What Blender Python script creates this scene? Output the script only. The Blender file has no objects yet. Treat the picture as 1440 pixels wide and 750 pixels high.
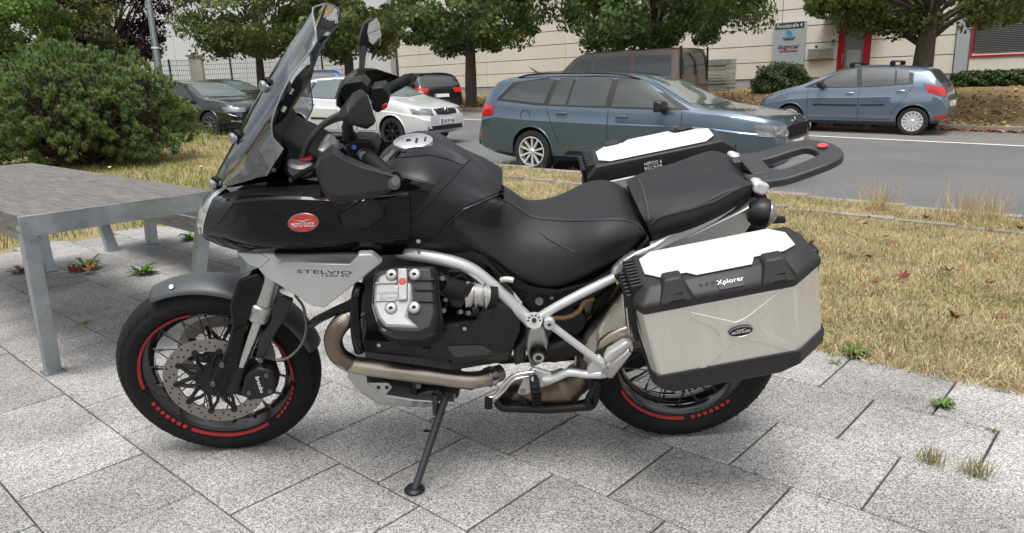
import bpy, bmesh, math, random
import numpy as np
from mathutils import Vector, Matrix
from mathutils.bvhtree import BVHTree
rad = math.radians
random.seed(7); RNG = np.random.default_rng(7)
scene = bpy.context.scene
COL = scene.collection

# ------------------------------------------------------------------ camera
FOC, PITCH, ROLL, CH = 1030.0, rad(14.2), rad(2.0), 1.2
FWD = Vector((0, math.cos(PITCH), -math.sin(PITCH))); UP0 = Vector((0, math.sin(PITCH), math.cos(PITCH))); RT0 = Vector((1, 0, 0))
CC, SS = math.cos(ROLL), math.sin(ROLL)
RIGHT = RT0 * CC - UP0 * SS; UPV = RT0 * SS + UP0 * CC
EYE = Vector((0, 0, CH))
cam = bpy.data.cameras.new('camera'); cam_o = bpy.data.objects.new('camera', cam); COL.objects.link(cam_o)
cam.sensor_width = 36; cam.lens = 36 * FOC / 1440; cam.clip_end = 2000; cam.clip_start = .05
cam_o.matrix_world = Matrix(((RIGHT.x, UPV.x, -FWD.x, EYE.x), (RIGHT.y, UPV.y, -FWD.y, EYE.y), (RIGHT.z, UPV.z, -FWD.z, EYE.z), (0, 0, 0, 1)))
scene.camera = cam_o

# ------------------------------------------------------------------ sky, sun, exposure
SUN_EL, SUN_AZ = rad(70), rad(190)          # azimuth clockwise from +Y
world = bpy.data.worlds.new('World'); scene.world = world; world.use_nodes = True
nt = world.node_tree; bg = nt.nodes['Background']
sky = nt.nodes.new('ShaderNodeTexSky'); sky.sky_type = 'NISHITA'; sky.sun_disc = False
sky.sun_elevation = SUN_EL; sky.sun_rotation = SUN_AZ; sky.air_density = 1.0; sky.dust_density = 6.0; sky.ozone_density = 1.0
hs = nt.nodes.new('ShaderNodeHueSaturation'); hs.inputs['Saturation'].default_value = .22
tc = nt.nodes.new('ShaderNodeTexCoord'); ns = nt.nodes.new('ShaderNodeTexNoise'); ns.inputs['Scale'].default_value = 2.6; ns.inputs['Detail'].default_value = 6
mr = nt.nodes.new('ShaderNodeMapRange'); mr.inputs['From Min'].default_value = .35; mr.inputs['From Max'].default_value = .68
mr.inputs['To Min'].default_value = .68; mr.inputs['To Max'].default_value = 1.5
mx = nt.nodes.new('ShaderNodeVectorMath'); mx.operation = 'SCALE'
mp = nt.nodes.new('ShaderNodeMapping'); mp.inputs['Scale'].default_value = (1, 1, 2.5)
nt.links.new(tc.outputs['Generated'], mp.inputs['Vector']); nt.links.new(mp.outputs['Vector'], ns.inputs['Vector'])
nt.links.new(ns.outputs['Fac'], mr.inputs['Value'])
nt.links.new(sky.outputs['Color'], hs.inputs['Color']); nt.links.new(hs.outputs['Color'], mx.inputs[0]); nt.links.new(mr.outputs['Result'], mx.inputs['Scale'])
nt.links.new(mx.outputs['Vector'], bg.inputs['Color']); bg.inputs['Strength'].default_value = .14
sun = bpy.data.lights.new('sun', 'SUN'); sun.energy = 1.5; sun.angle = rad(26); sun.color = (1, .96, .9)
sun_o = bpy.data.objects.new('sun', sun); COL.objects.link(sun_o)
sd = Vector((math.sin(SUN_AZ) * math.cos(SUN_EL), math.cos(SUN_AZ) * math.cos(SUN_EL), math.sin(SUN_EL)))
sun_o.rotation_euler = sd.to_track_quat('Z', 'Y').to_euler()
vs = scene.view_settings; vs.view_transform = 'Standard'; vs.look = 'None'; vs.gamma = 1; vs.use_curve_mapping = False
vs.exposure = .55

# ------------------------------------------------------------------ measuring helpers
def pray(px, py):
    x, y = px - 720, py - 375
    return RIGHT * x - UPV * y + FWD * FOC
def gp(px, py, z=0.0):
    d = pray(px, py); return EYE + d * ((z - CH) / d.z)
def atY(px, py, Y):
    d = pray(px, py); return EYE + d * (Y / d.y)
def proj(P):
    q = Vector(P) - EYE; Z = q.dot(FWD)
    return 720 + q.dot(RIGHT) / Z * FOC, 375 - q.dot(UPV) / Z * FOC
RA = rad(42.5)
UD = Vector((-math.cos(RA), math.sin(RA), 0)); VD = Vector((math.sin(RA), math.cos(RA), 0))
def uvw(u, v, z=0.0):
    p = UD * u + VD * v; return Vector((p.x, p.y, z))
def touv(p): return p[0] * UD.x + p[1] * UD.y, p[0] * VD.x + p[1] * VD.y
def wallpt(px, py, v):                     # point on the vertical plane v = const
    d = pray(px, py); return EYE + d * (v / d.dot(VD))
V_PATIO, V_KERB, V_WHITE, V_FAR, V_BLD = 3.155, 8.2, 16.3, 19.4, 27.5
U_PATIO = 7.0
def smooth(t): t = max(0, min(1, t)); return t * t * (3 - 2 * t)
def zroad(u): return -.33 + .025 * min(max(u, -40), 48)
def zground(u, v):
    if v >= V_FAR: return zroad(u) + .11 + .5 * smooth((v - V_FAR) / 7.5)
    if v >= V_KERB: return zroad(u)
    t = max((v - V_PATIO) / (V_KERB - V_PATIO), (u - U_PATIO) / 14.0)
    return (zroad(u) + .11) * smooth(t)

# ------------------------------------------------------------------ materials
MATS = {}
def mat(name, col, rough=.6, metal=0.0, var=0.0, vscale=20, bump=0.0, bscale=200, spec=.5, coat=0.0, trans=0.0, ior=1.45, alpha=1.0, emit=None, rvar=0.0, col2=None, obj_rand=0.0, stretch=None, sss=0):
    if name in MATS: return MATS[name]
    m = bpy.data.materials.new(name); m.use_nodes = True; MATS[name] = m
    n, l = m.node_tree.nodes, m.node_tree.links; b = n['Principled BSDF']
    b.inputs['Base Color'].default_value = (*col, 1); b.inputs['Roughness'].default_value = rough; b.inputs['Metallic'].default_value = metal
    b.inputs['Specular IOR Level'].default_value = spec; b.inputs['Coat Weight'].default_value = coat; b.inputs['Coat Roughness'].default_value = .04
    b.inputs['Transmission Weight'].default_value = trans; b.inputs['IOR'].default_value = ior; b.inputs['Alpha'].default_value = alpha
    if emit: b.inputs['Emission Color'].default_value = (*emit[0], 1); b.inputs['Emission Strength'].default_value = emit[1]
    vec = None
    if var or bump or rvar:
        t = n.new('ShaderNodeTexCoord'); vec = t.outputs['Object']
        if stretch:
            mp = n.new('ShaderNodeMapping'); mp.inputs['Scale'].default_value = stretch; l.new(vec, mp.inputs['Vector']); vec = mp.outputs['Vector']
    if var or rvar:
        ns = n.new('ShaderNodeTexNoise'); ns.inputs['Scale'].default_value = vscale; ns.inputs['Detail'].default_value = 5; ns.inputs['Roughness'].default_value = .65
        l.new(vec, ns.inputs['Vector'])
        if var:
            mr = n.new('ShaderNodeMapRange'); mr.inputs['From Min'].default_value = .3; mr.inputs['From Max'].default_value = .7; l.new(ns.outputs['Fac'], mr.inputs['Value'])
            mx = n.new('ShaderNodeMix'); mx.data_type = 'RGBA'
            c2 = col2 if col2 else tuple(min(1, c * (1 + var)) for c in col); c1 = col if col2 else tuple(c * (1 - var) for c in col)
            mx.inputs[6].default_value = (*c1, 1); mx.inputs[7].default_value = (*c2, 1)
            l.new(mr.outputs['Result'], mx.inputs[0]); out = mx.outputs[2]
            if obj_rand:
                oi = n.new('ShaderNodeObjectInfo'); m2 = n.new('ShaderNodeMapRange'); m2.inputs['To Min'].default_value = 1 - obj_rand; m2.inputs['To Max'].default_value = 1 + obj_rand
                l.new(oi.outputs['Random'], m2.inputs['Value']); vm = n.new('ShaderNodeVectorMath'); vm.operation = 'SCALE'
                l.new(out, vm.inputs[0]); l.new(m2.outputs['Result'], vm.inputs['Scale']); out = vm.outputs['Vector']
            l.new(out, b.inputs['Base Color'])
        if rvar:
            m3 = n.new('ShaderNodeMapRange'); m3.inputs['To Min'].default_value = max(0, rough - rvar); m3.inputs['To Max'].default_value = min(1, rough + rvar)
            m3.inputs['From Min'].default_value = .3; m3.inputs['From Max'].default_value = .7
            l.new(ns.outputs['Fac'], m3.inputs['Value']); l.new(m3.outputs['Result'], b.inputs['Roughness'])
    if bump:
        nb = n.new('ShaderNodeTexNoise'); nb.inputs['Scale'].default_value = bscale; nb.inputs['Detail'].default_value = 3; l.new(vec, nb.inputs['Vector'])
        bp = n.new('ShaderNodeBump'); bp.inputs['Strength'].default_value = bump; bp.inputs['Distance'].default_value = .004
        l.new(nb.outputs['Fac'], bp.inputs['Height']); l.new(bp.outputs['Normal'], b.inputs['Normal'])
    return m

# ------------------------------------------------------------------ mesh helpers
def tag(o, label=None, cat=None, group=None, kind=None):
    if label: o['label'] = label
    if cat: o['category'] = cat
    if group: o['group'] = group
    if kind: o['kind'] = kind
    return o
def empty(name, loc=(0, 0, 0), rz=0.0, matrix=None):
    o = bpy.data.objects.new(name, None); COL.objects.link(o); o.empty_display_size = .1
    if matrix is not None: o.matrix_world = matrix
    else: o.location = loc; o.rotation_euler = (0, 0, rz)
    return o
def finish(me, ang=35):
    me.polygons.foreach_set('use_smooth', [True] * len(me.polygons))
    me.set_sharp_from_angle(angle=rad(ang))
def catmull(P, n):
    """points resampled with a centripetal-ish Catmull-Rom, n segments per span"""
    P = [Vector(p) for p in P]; out = []
    for i in range(len(P) - 1):
        a = P[i - 1] if i > 0 else P[0] * 2 - P[1]; b = P[i]; c = P[i + 1]; d = P[i + 2] if i + 2 < len(P) else P[-1] * 2 - P[-2]
        for k in range(n):
            t = k / n
            out.append(.5 * ((2 * b) + (c - a) * t + (2 * a - 5 * b + 4 * c - d) * t * t + (3 * b - a - 3 * c + d) * t ** 3))
    out.append(P[-1]); return out
def resample(P, n):
    P = [Vector(p) for p in P]; L = [0]
    for a, b in zip(P, P[1:]): L.append(L[-1] + (b - a).length)
    out = []; j = 0
    for k in range(n + 1):
        s = L[-1] * k / n
        while j < len(P) - 2 and L[j + 1] < s: j += 1
        t = (s - L[j]) / max(1e-9, L[j + 1] - L[j]); out.append(P[j].lerp(P[j + 1], t))
    return out
class MB:
    def __init__(s): s.v = []; s.f = []
    def add(s, vs, fs):
        o = len(s.v); s.v += [Vector(p) for p in vs]; s.f += [tuple(i + o for i in q) for q in fs]; return s
    def box(s, c, d, R=None):
        c = Vector(c); h = [x / 2 for x in d]; vs = []
        for x in (-1, 1):
            for y in (-1, 1):
                for z in (-1, 1):
                    p = Vector((x * h[0], y * h[1], z * h[2])); vs.append(c + (R @ p if R else p))
        return s.add(vs, [(0, 1, 3, 2), (4, 6, 7, 5), (0, 4, 5, 1), (2, 3, 7, 6), (0, 2, 6, 4), (1, 5, 7, 3)])
    def prism(s, poly, off, inset=None):
        """poly: front face; off: vector to the back face (or the back points)"""
        n = len(poly); P = [Vector(p) for p in poly]
        Q = [p + Vector(off) for p in P] if not isinstance(off[0], (tuple, list, Vector)) else [Vector(p) for p in off]
        return s.add(P + Q, [tuple(range(n)), tuple(range(2 * n - 1, n - 1, -1))] + [(i, i + n, (i + 1) % n + n, (i + 1) % n) for i in range(n)])
    def tube(s, pts, r, n=10, closed=False, flat=None, up=None):
        P = [Vector(p) for p in pts]; m = len(P); R = r if isinstance(r, (list, tuple)) else [r] * m
        vs = []; prev = None
        for i in range(m):
            t = (P[(i + 1) % m] - P[i - 1]) if closed else (P[min(i + 1, m - 1)] - P[max(i - 1, 0)])
            t.normalize()
            if prev is None or up is not None:
                a = Vector(up) if up is not None else (Vector((0, 0, 1)) if abs(t.z) < .9 else Vector((1, 0, 0)))
                e1 = (a - t * a.dot(t)).normalized()
            else: e1 = (prev - t * prev.dot(t)).normalized()
            prev = e1; e2 = t.cross(e1)
            for k in range(n):
                w = 2 * math.pi * (k + .5) / n
                vs.append(P[i] + (e1 * math.cos(w) * (flat or 1) + e2 * math.sin(w)) * R[i])
        fs = [(i * n + k, i * n + (k + 1) % n, ((i + 1) % m) * n + (k + 1) % n, ((i + 1) % m) * n + k) for i in range(m if closed else m - 1) for k in range(n)]
        if not closed: fs += [tuple(range(n - 1, -1, -1)), tuple((m - 1) * n + k for k in range(n))]
        return s.add(vs, fs)
    def lathe(s, prof, o, ax, n=24, a0=0, a1=2 * math.pi, closed_prof=False):
        """prof: (radius, height along ax)"""
        ax = Vector(ax).normalized(); o = Vector(o); a = Vector((0, 0, 1)) if abs(ax.z) < .9 else Vector((1, 0, 0))
        e1 = (a - ax * a.dot(ax)).normalized(); e2 = ax.cross(e1); full = abs(a1 - a0 - 2 * math.pi) < 1e-6; m = n if full else n + 1
        vs = [o + ax * h + (e1 * math.cos(a0 + (a1 - a0) * k / n) + e2 * math.sin(a0 + (a1 - a0) * k / n)) * r for r, h in prof for k in range(m)]
        q = len(prof); fs = []
        for j in range(q if closed_prof else q - 1):
            for k in range(n):
                k2 = (k + 1) % m if full else k + 1; j2 = (j + 1) % q
                fs.append((j * m + k, j * m + k2, j2 * m + k2, j2 * m + k))
        return s.add(vs, fs)
    def cyl(s, a, b, r, n=16, r2=None):
        a, b = Vector(a), Vector(b); L = (b - a).length; r2 = r if r2 is None else r2
        return s.lathe([(0.0001, 0), (r, 0), (r2, L), (0.0001, L)], a, b - a, n)
    def grid(s, rows, flip=False):
        m = len(rows[0]); vs = [p for r in rows for p in r]
        fs = [(i * m + k, i * m + k + 1, (i + 1) * m + k + 1, (i + 1) * m + k) for i in range(len(rows) - 1) for k in range(m - 1)]
        return s.add(vs, [f[::-1] for f in fs] if flip else fs)
    def mirror(s):
        o = len(s.v); s.v += [Vector((p.x, -p.y, p.z)) for p in s.v]; s.f += [tuple(i + o for i in q[::-1]) for q in s.f]; return s
    def mesh(s, name, ang=35, merge=1e-5):
        me = bpy.data.meshes.new(name); me.from_pydata([tuple(p) for p in s.v], [], s.f)
        bm = bmesh.new(); bm.from_mesh(me)
        if merge: bmesh.ops.remove_doubles(bm, verts=bm.verts, dist=merge)
        bmesh.ops.recalc_face_normals(bm, faces=bm.faces); bm.to_mesh(me); bm.free(); finish(me, ang); return me
    def build(s, name, m, parent=None, ang=35, bevel=None, solid=None, subsurf=0, merge=1e-5, label=None):
        o = bpy.data.objects.new(name, s.mesh(name, ang, merge)); COL.objects.link(o)
        if m: o.data.materials.append(m)
        if parent: o.parent = parent
        if solid: q = o.modifiers.new('s', 'SOLIDIFY'); q.thickness = solid; q.offset = -1
        if bevel:
            q = o.modifiers.new('b', 'BEVEL'); q.width = bevel; q.segments = 2; q.limit_method = 'ANGLE'; q.angle_limit = rad(30); q.harden_normals = False
        if subsurf: q = o.modifiers.new('u', 'SUBSURF'); q.levels = q.render_levels = subsurf
        if label: o['label'] = label
        return o
def surf(rows, nu=5, nv=5):
    """smooth grid through rows of control points"""
    R = [catmull(r, nu) for r in rows]; cols = [catmull(c, nv) for c in zip(*R)]
    return [list(r) for r in zip(*cols)]
def link(name, me, m=None, parent=None):
    o = bpy.data.objects.new(name, me); COL.objects.link(o)
    if m and not me.materials: me.materials.append(m)
    if parent: o.parent = parent
    return o
def copy_tree(o, parent=None):
    c = o.copy(); COL.objects.link(c)
    if parent: c.parent = parent
    for ch in list(o.children): copy_tree(ch, c)
    return c
def text_obj(name, s, m, parent, origin, xdir, ydir, height, width=None, depth=.001, shear=0):
    cu = bpy.data.curves.new(name, 'FONT'); cu.body = s; cu.extrude = depth; cu.shear = shear; cu.align_x = 'CENTER'; cu.align_y = 'CENTER'; cu.resolution_u = 2
    t = bpy.data.objects.new(name, cu); COL.objects.link(t); dg = bpy.context.evaluated_depsgraph_get()
    me = bpy.data.meshes.new_from_object(t.evaluated_get(dg)); bpy.data.objects.remove(t); bpy.data.curves.remove(cu)
    xs = [v.co.x for v in me.vertices]; ys = [v.co.y for v in me.vertices]
    sy = height / max(1e-6, max(ys) - min(ys)); sx = width / (max(xs) - min(xs)) if width else sy
    cx, cy = (max(xs) + min(xs)) / 2, (max(ys) + min(ys)) / 2
    X, Y = Vector(xdir).normalized(), Vector(ydir).normalized(); Y = (Y - X * X.dot(Y)).normalized(); N = X.cross(Y)
    for v in me.vertices: c = v.co.copy(); v.co = Vector(origin) + X * (c.x - cx) * sx + Y * (c.y - cy) * sy + N * c.z
    return link(name, me, m, parent)
def bvh_of(*objs):
    vs = []; fs = []; dg = bpy.context.evaluated_depsgraph_get()
    for o in objs:
        e = o.evaluated_get(dg).to_mesh(); k = len(vs); vs += [v.co.copy() for v in e.vertices]; fs += [tuple(i + k for i in p.vertices) for p in e.polygons]
    return BVHTree.FromPolygons(vs, fs)
def cast(bvh, p, d, off):
    d = Vector(d).normalized(); h = bvh.ray_cast(Vector(p) - d * 3, d)
    if h[0] is None: return None
    n = h[1] if h[1].dot(d) < 0 else -h[1]
    return h[0] + n * off
def patch(bvh, bot, top, d, off=.004, nu=10, nv=4):
    B, T = resample(bot, nu), resample(top, nu); rows = []
    for j in range(nv + 1):
        row = []
        for b, t in zip(B, T):
            p = b.lerp(t, j / nv); q = cast(bvh, p, d, off); row.append(q if q is not None else p)
        rows.append(row)
    return MB().grid(rows)
def leaf_mesh(name, C, N, S, aspect=1.0, shape=6):
    """C centres (n,3), N normals-ish (n,3), S sizes (n,) -> mesh of bent leaf quads (two quads folded)"""
    n = len(C); N = N / np.linalg.norm(N, axis=1)[:, None]
    A = RNG.normal(size=(n, 3)); A -= N * np.sum(A * N, 1)[:, None]; A /= np.linalg.norm(A, axis=1)[:, None]; Bv = np.cross(N, A)
    S = S[:, None]; w = S * .5 * aspect; h = S * .5
    fold = N * S * .12
    V = np.stack([C - A * h, C - Bv * w + fold, C + A * h, C + Bv * w + fold], 1).reshape(-1, 3)
    me = bpy.data.meshes.new(name); me.vertices.add(4 * n); me.vertices.foreach_set('co', V.ravel())
    idx = np.arange(n)[:, None] * 4; F = np.concatenate([idx + [[0, 1, 2]], idx + [[0, 2, 3]]], 1).reshape(-1)
    me.loops.add(6 * n); me.loops.foreach_set('vertex_index', F.astype(np.int32)); me.polygons.add(2 * n)
    me.polygons.foreach_set('loop_start', np.arange(0, 6 * n, 3, dtype=np.int32)); me.update(calc_edges=True); me.validate(); return me
def tri_mesh(name, V, F):
    me = bpy.data.meshes.new(name); V = np.asarray(V, dtype=np.float32); F = np.asarray(F, dtype=np.int32)
    me.vertices.add(len(V)); me.vertices.foreach_set('co', V.ravel()); me.loops.add(F.size); me.loops.foreach_set('vertex_index', F.ravel())
    me.polygons.add(len(F)); me.polygons.foreach_set('loop_start', np.arange(0, F.size, F.shape[1], dtype=np.int32)); me.update(calc_edges=True); me.validate(); return me
# ================================================================== the setting
def node_mat(name):
    m = bpy.data.materials.new(name); m.use_nodes = True; MATS[name] = m
    return m, m.node_tree.nodes, m.node_tree.links, m.node_tree.nodes['Principled BSDF']
def ramp(n, l, src, stops):
    r = n.new('ShaderNodeValToRGB'); e = r.color_ramp.elements
    while len(e) < len(stops): e.new(.5)
    for q, (p, c) in zip(e, stops): q.position = p; q.color = (*c, 1)
    l.new(src, r.inputs['Fac']); return r.outputs['Color']
def noise(n, l, vec, sc, det=4, ro=.6):
    t = n.new('ShaderNodeTexNoise'); t.inputs['Scale'].default_value = sc; t.inputs['Detail'].default_value = det; t.inputs['Roughness'].default_value = ro
    l.new(vec, t.inputs['Vector']); return t.outputs['Fac']
def mixc(n, l, fac, a, b, mode='MIX'):
    x = n.new('ShaderNodeMix'); x.data_type = 'RGBA'; x.blend_type = mode
    for s, v in ((0, fac), (6, a), (7, b)):
        if hasattr(v, 'links'): l.new(v, x.inputs[s])
        else: x.inputs[s].default_value = v if s == 0 else (*v, 1)
    return x.outputs[2]
def maprange(n, l, src, a, b, c, d):
    r = n.new('ShaderNodeMapRange'); r.inputs[1].default_value = a; r.inputs[2].default_value = b; r.inputs[3].default_value = c; r.inputs[4].default_value = d
    l.new(src, r.inputs[0]); return r.outputs[0]
def bumpn(n, l, b, h, st, dist=.004):
    q = n.new('ShaderNodeBump'); q.inputs['Strength'].default_value = st; q.inputs['Distance'].default_value = dist; l.new(h, q.inputs['Height']); l.new(q.outputs['Normal'], b.inputs['Normal'])
# paver: washed granite chippings
def paver_mat():
    m, n, l, b = node_mat('granite paver'); t = n.new('ShaderNodeTexCoord'); g = n.new('ShaderNodeNewGeometry'); pos = g.outputs['Position']
    v1 = n.new('ShaderNodeTexVoronoi'); v1.inputs['Scale'].default_value = 290; l.new(pos, v1.inputs['Vector'])
    sep = n.new('ShaderNodeSeparateColor'); l.new(v1.outputs['Color'], sep.inputs['Color'])
    c = ramp(n, l, sep.outputs[0], [(0, (.10, .098, .095)), (.22, (.18, .176, .172)), (.5, (.32, .315, .307)), (.8, (.43, .425, .415)), (1, (.57, .565, .555))])
    f = maprange(n, l, noise(n, l, pos, 2.2, 6), .3, .72, .62, 1.12)
    oi = n.new('ShaderNodeObjectInfo'); f2 = maprange(n, l, oi.outputs['Random'], 0, 1, .84, 1.12)
    mm = n.new('ShaderNodeMath'); mm.operation = 'MULTIPLY'; l.new(f, mm.inputs[0]); l.new(f2, mm.inputs[1])
    vm = n.new('ShaderNodeVectorMath'); vm.operation = 'SCALE'; l.new(c, vm.inputs[0]); l.new(mm.outputs[0], vm.inputs['Scale'])
    st = maprange(n, l, noise(n, l, pos, 5.5, 5, .7), .62, .74, 0, .5)
    c2 = mixc(n, l, st, vm.outputs['Vector'], (.10, .095, .085)); l.new(c2, b.inputs['Base Color'])
    b.inputs['Roughness'].default_value = .85; b.inputs['Specular IOR Level'].default_value = .25; bumpn(n, l, b, sep.outputs[0], .35, .003); return m
PAV = paver_mat()
def ground_mat(name, stops, sc=1.2, fine=60, bump=.5):
    m, n, l, b = node_mat(name); g = n.new('ShaderNodeNewGeometry'); pos = g.outputs['Position']
    a = noise(n, l, pos, sc, 6, .7); f = noise(n, l, pos, fine, 4, .7); c = ramp(n, l, a, stops)
    vm = n.new('ShaderNodeVectorMath'); vm.operation = 'SCALE'; l.new(c, vm.inputs[0]); l.new(maprange(n, l, f, .25, .75, .6, 1.4), vm.inputs['Scale'])
    l.new(vm.outputs['Vector'], b.inputs['Base Color']); b.inputs['Roughness'].default_value = .95; b.inputs['Specular IOR Level'].default_value = .1; bumpn(n, l, b, f, bump, .02); return m
SOIL = ground_mat('dry turf', [(.3, (.20, .155, .085)), (.5, (.27, .22, .125)), (.7, (.20, .175, .08))])
VERGE = ground_mat('leaf strewn verge', [(.3, (.13, .085, .045)), (.5, (.21, .15, .08)), (.7, (.16, .12, .045))], 1.6, 14)
ASPH = ground_mat('asphalt', [(.3, (.115, .118, .124)), (.7, (.15, .153, .158))], .5, 220, .3)
JOINT = ground_mat('joint sand', [(.3, (.02, .018, .015)), (.7, (.045, .04, .03))], 6, 90)
CONC = ground_mat('kerb concrete', [(.3, (.20, .19, .175)), (.7, (.30, .285, .26))], 3, 120, .3)
def brick_mat():
    m, n, l, b = node_mat('parking lane blocks'); t = n.new('ShaderNodeTexCoord')
    br = n.new('ShaderNodeTexBrick'); br.inputs['Scale'].default_value = 1; br.inputs['Brick Width'].default_value = .2; br.inputs['Row Height'].default_value = .1; br.inputs['Mortar Size'].default_value = .008
    br.inputs['Color1'].default_value = (.15, .14, .135, 1); br.inputs['Color2'].default_value = (.20, .185, .175, 1); br.inputs['Mortar'].default_value = (.06, .055, .05, 1)
    l.new(t.outputs['Object'], br.inputs['Vector']); l.new(br.outputs['Color'], b.inputs['Base Color']); b.inputs['Roughness'].default_value = .9; return m
PARK = brick_mat()

def sheet(name, us, vs, zf, m, dz=0.0, kind='structure'):
    rows = [[uvw(u, v, zf(u, v) + dz) for u in us] for v in vs]
    o = MB().grid(rows).build(name, m, ang=60, merge=0); tag(o, kind=kind); return o
rng = lambda a, b, s: [a + (b - a) * i / max(1, round((b - a) / s)) for i in range(max(1, round((b - a) / s)) + 1)]
us = [-600, -200, -80] + rng(-40, 80, 1.5) + [160, 400, 900]
near_v = [-600, -200, -60, -20] + rng(-6, 3.1, 1.3) + rng(3.16, V_KERB - .12, .35)
sheet('ground', us, near_v, lambda u, v: -.055 if (v < V_PATIO and u < U_PATIO) else zground(u, v), SOIL)
sheet('far_verge', us, rng(V_FAR + .13, 27.4, .5) + [27.4, 60, 200, 900], lambda u, v: (zroad(u) + .1) + (.62 - zroad(u) - .1) * smooth((v - V_FAR) / 7.5), VERGE)
def zverge(u, v): return (zroad(u) + .1) + (.62 - zroad(u) - .1) * smooth((v - V_FAR) / 7.5)
sheet('road', us, [V_KERB - .2, 10, 12, 14, V_WHITE + .2], lambda u, v: zroad(u), ASPH)
pk = sheet('parking_lane', us, [V_WHITE + .1, 18, V_FAR + .2], lambda u, v: zroad(u), PARK, .004)
WHITE = mat('worn road paint', (.62, .61, .58), .8, var=.18, vscale=9)
wl = sheet('white_line', [u for u in us if -40 < u < 60], [V_WHITE - .06, V_WHITE + .09], lambda u, v: zroad(u), WHITE, .008)
# kerbs of single stones
kmesh = {}
def kerb(name, v, w, u0, u1, h):
    par = empty(name); tag(par, kind='structure')
    me = MB().box((0, 0, -.11), (.988, w, .26)).mesh('kerb_stone'); me.materials.append(CONC); par.location = (0, 0, 0)
    u = u0
    while u < u1:
        o = bpy.data.objects.new('kerb_stone', me); COL.objects.link(o); o.parent = par
        o.location = uvw(u, v, zroad(u) + h + random.uniform(-.006, .006)); o.rotation_euler = (random.uniform(-.006, .006), 0, math.pi - RA + random.uniform(-.004, .004)); u += 1.0
        q = o.modifiers.new('b', 'BEVEL'); q.width = .012; q.segments = 2
    return par
kerb('near_kerb', V_KERB - .06, .14, -2.5, 22, .10)
kerb('far_kerb', V_FAR + .06, .16, -4, 40, .10)
# a line of edging stones lying in the turf
par = empty('turf_edging'); tag(par, kind='structure')
me = MB().box((0, 0, -.05), (.49, .10, .12)).mesh('edging_stone'); me.materials.append(CONC)
for k in range(26):
    u = -3.4 + k * .5; o = bpy.data.objects.new('edging_stone', me); COL.objects.link(o); o.parent = par
    o.location = uvw(u, 7.22 + random.uniform(-.01, .01), zground(u, 7.22) + .012 + random.uniform(-.008, .006)); o.rotation_euler = (random.uniform(-.03, .03), 0, math.pi - RA + random.uniform(-.015, .015))

# patio: base of joint sand and single pavers
pb = MB().grid([[uvw(u, v, -.032) for u in rng(-12, U_PATIO, 1)] for v in rng(-8, V_PATIO - .01, .8)]).build('patio', JOINT, merge=0); tag(pb, kind='structure')
PW, PL = .3865, .398
pav_me = []
for k in range(3):
    mb = MB().box((0, 0, -.025), (PL - .007 - k * .0012, PW - .007 + k * .0008, .05)); me = mb.mesh('paver', 30); me.materials.append(PAV)
    bm = bmesh.new(); bm.from_mesh(me); bmesh.ops.bevel(bm, geom=[e for e in bm.edges if all(v.co.z > -.01 for v in e.verts)], offset=.004, segments=1, affect='EDGES'); bm.to_mesh(me); bm.free(); pav_me.append(me)
far_pav = MB()
for r in range(-2, 24):
    v1 = V_PATIO - .005 - r * PW; vc = v1 - PW / 2
    if r < 0: continue
    off = .537 if r % 2 == 0 else .725
    # rows counted from the grass edge: first row joints at .913, second .722 ...
    off = .52 if r % 2 == 0 else .722
    if r % 2 == 0: off = .525
    for k in range(-28, 17):
        uc = off + PL * (k + .5)
        if uc > U_PATIO - .1: continue
        p = uvw(uc, vc); x, y = proj(p)
        q = Vector(p) - EYE
        if q.dot(FWD) < .4 or not (-60 < x < 1500 and y < 860):
            R = Matrix.Rotation(math.pi - RA, 3, 'Z'); far_pav.box((p.x, p.y, -.025 + random.uniform(-.002, .001)), (PL - .009, PW - .009, .05), R); continue
        o = bpy.data.objects.new('paver', random.choice(pav_me)); COL.objects.link(o); o.parent = pb
        o.location = (p.x, p.y, random.uniform(-.002, .001)); o.rotation_euler = (random.uniform(-.003, .003), random.uniform(-.003, .003), math.pi - RA + random.uniform(-.002, .002) + random.choice((0, math.pi)))

tag(far_pav.build('paver_field', PAV, pb), kind='stuff')
# ------------------------------------------------------------------ grass
def grass_mat(name, stops, sc, rnd=.5):
    m, n, l, b = node_mat(name); g = n.new('ShaderNodeNewGeometry'); a = noise(n, l, g.outputs['Position'], sc, 4, .6)
    mm = n.new('ShaderNodeMath'); mm.operation = 'MULTIPLY_ADD'; l.new(g.outputs['Random Per Island'], mm.inputs[0]); mm.inputs[1].default_value = rnd; mm.inputs[2].default_value = -rnd / 2
    ad = n.new('ShaderNodeMath'); l.new(mm.outputs[0], ad.inputs[0]); l.new(a, ad.inputs[1]); c = ramp(n, l, ad.outputs[0], stops)
    l.new(c, b.inputs['Base Color']); b.inputs['Roughness'].default_value = .7; b.inputs['Specular IOR Level'].default_value = .2
    tr = n.new('ShaderNodeBsdfTranslucent'); l.new(c, tr.inputs['Color']); mix = n.new('ShaderNodeMixShader'); mix.inputs[0].default_value = .25
    l.new(b.outputs[0], mix.inputs[1]); l.new(tr.outputs[0], mix.inputs[2]); l.new(mix.outputs[0], n['Material Output'].inputs['Surface']); return m
DRY = grass_mat('dry lawn blades', [(.25, (.145, .17, .06)), (.38, (.255, .235, .105)), (.51, (.41, .34, .19)), (.74, (.56, .475, .305))], 1.7, .42)
GREEN = grass_mat('meadow blades', [(.25, (.09, .15, .025)), (.42, (.15, .21, .045)), (.58, (.26, .26, .08)), (.78, (.42, .34, .14))], .55)
STRAW = grass_mat('tall straw', [(.3, (.34, .25, .11)), (.6, (.48, .37, .18)), (.8, (.58, .47, .26))], 3)
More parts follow.
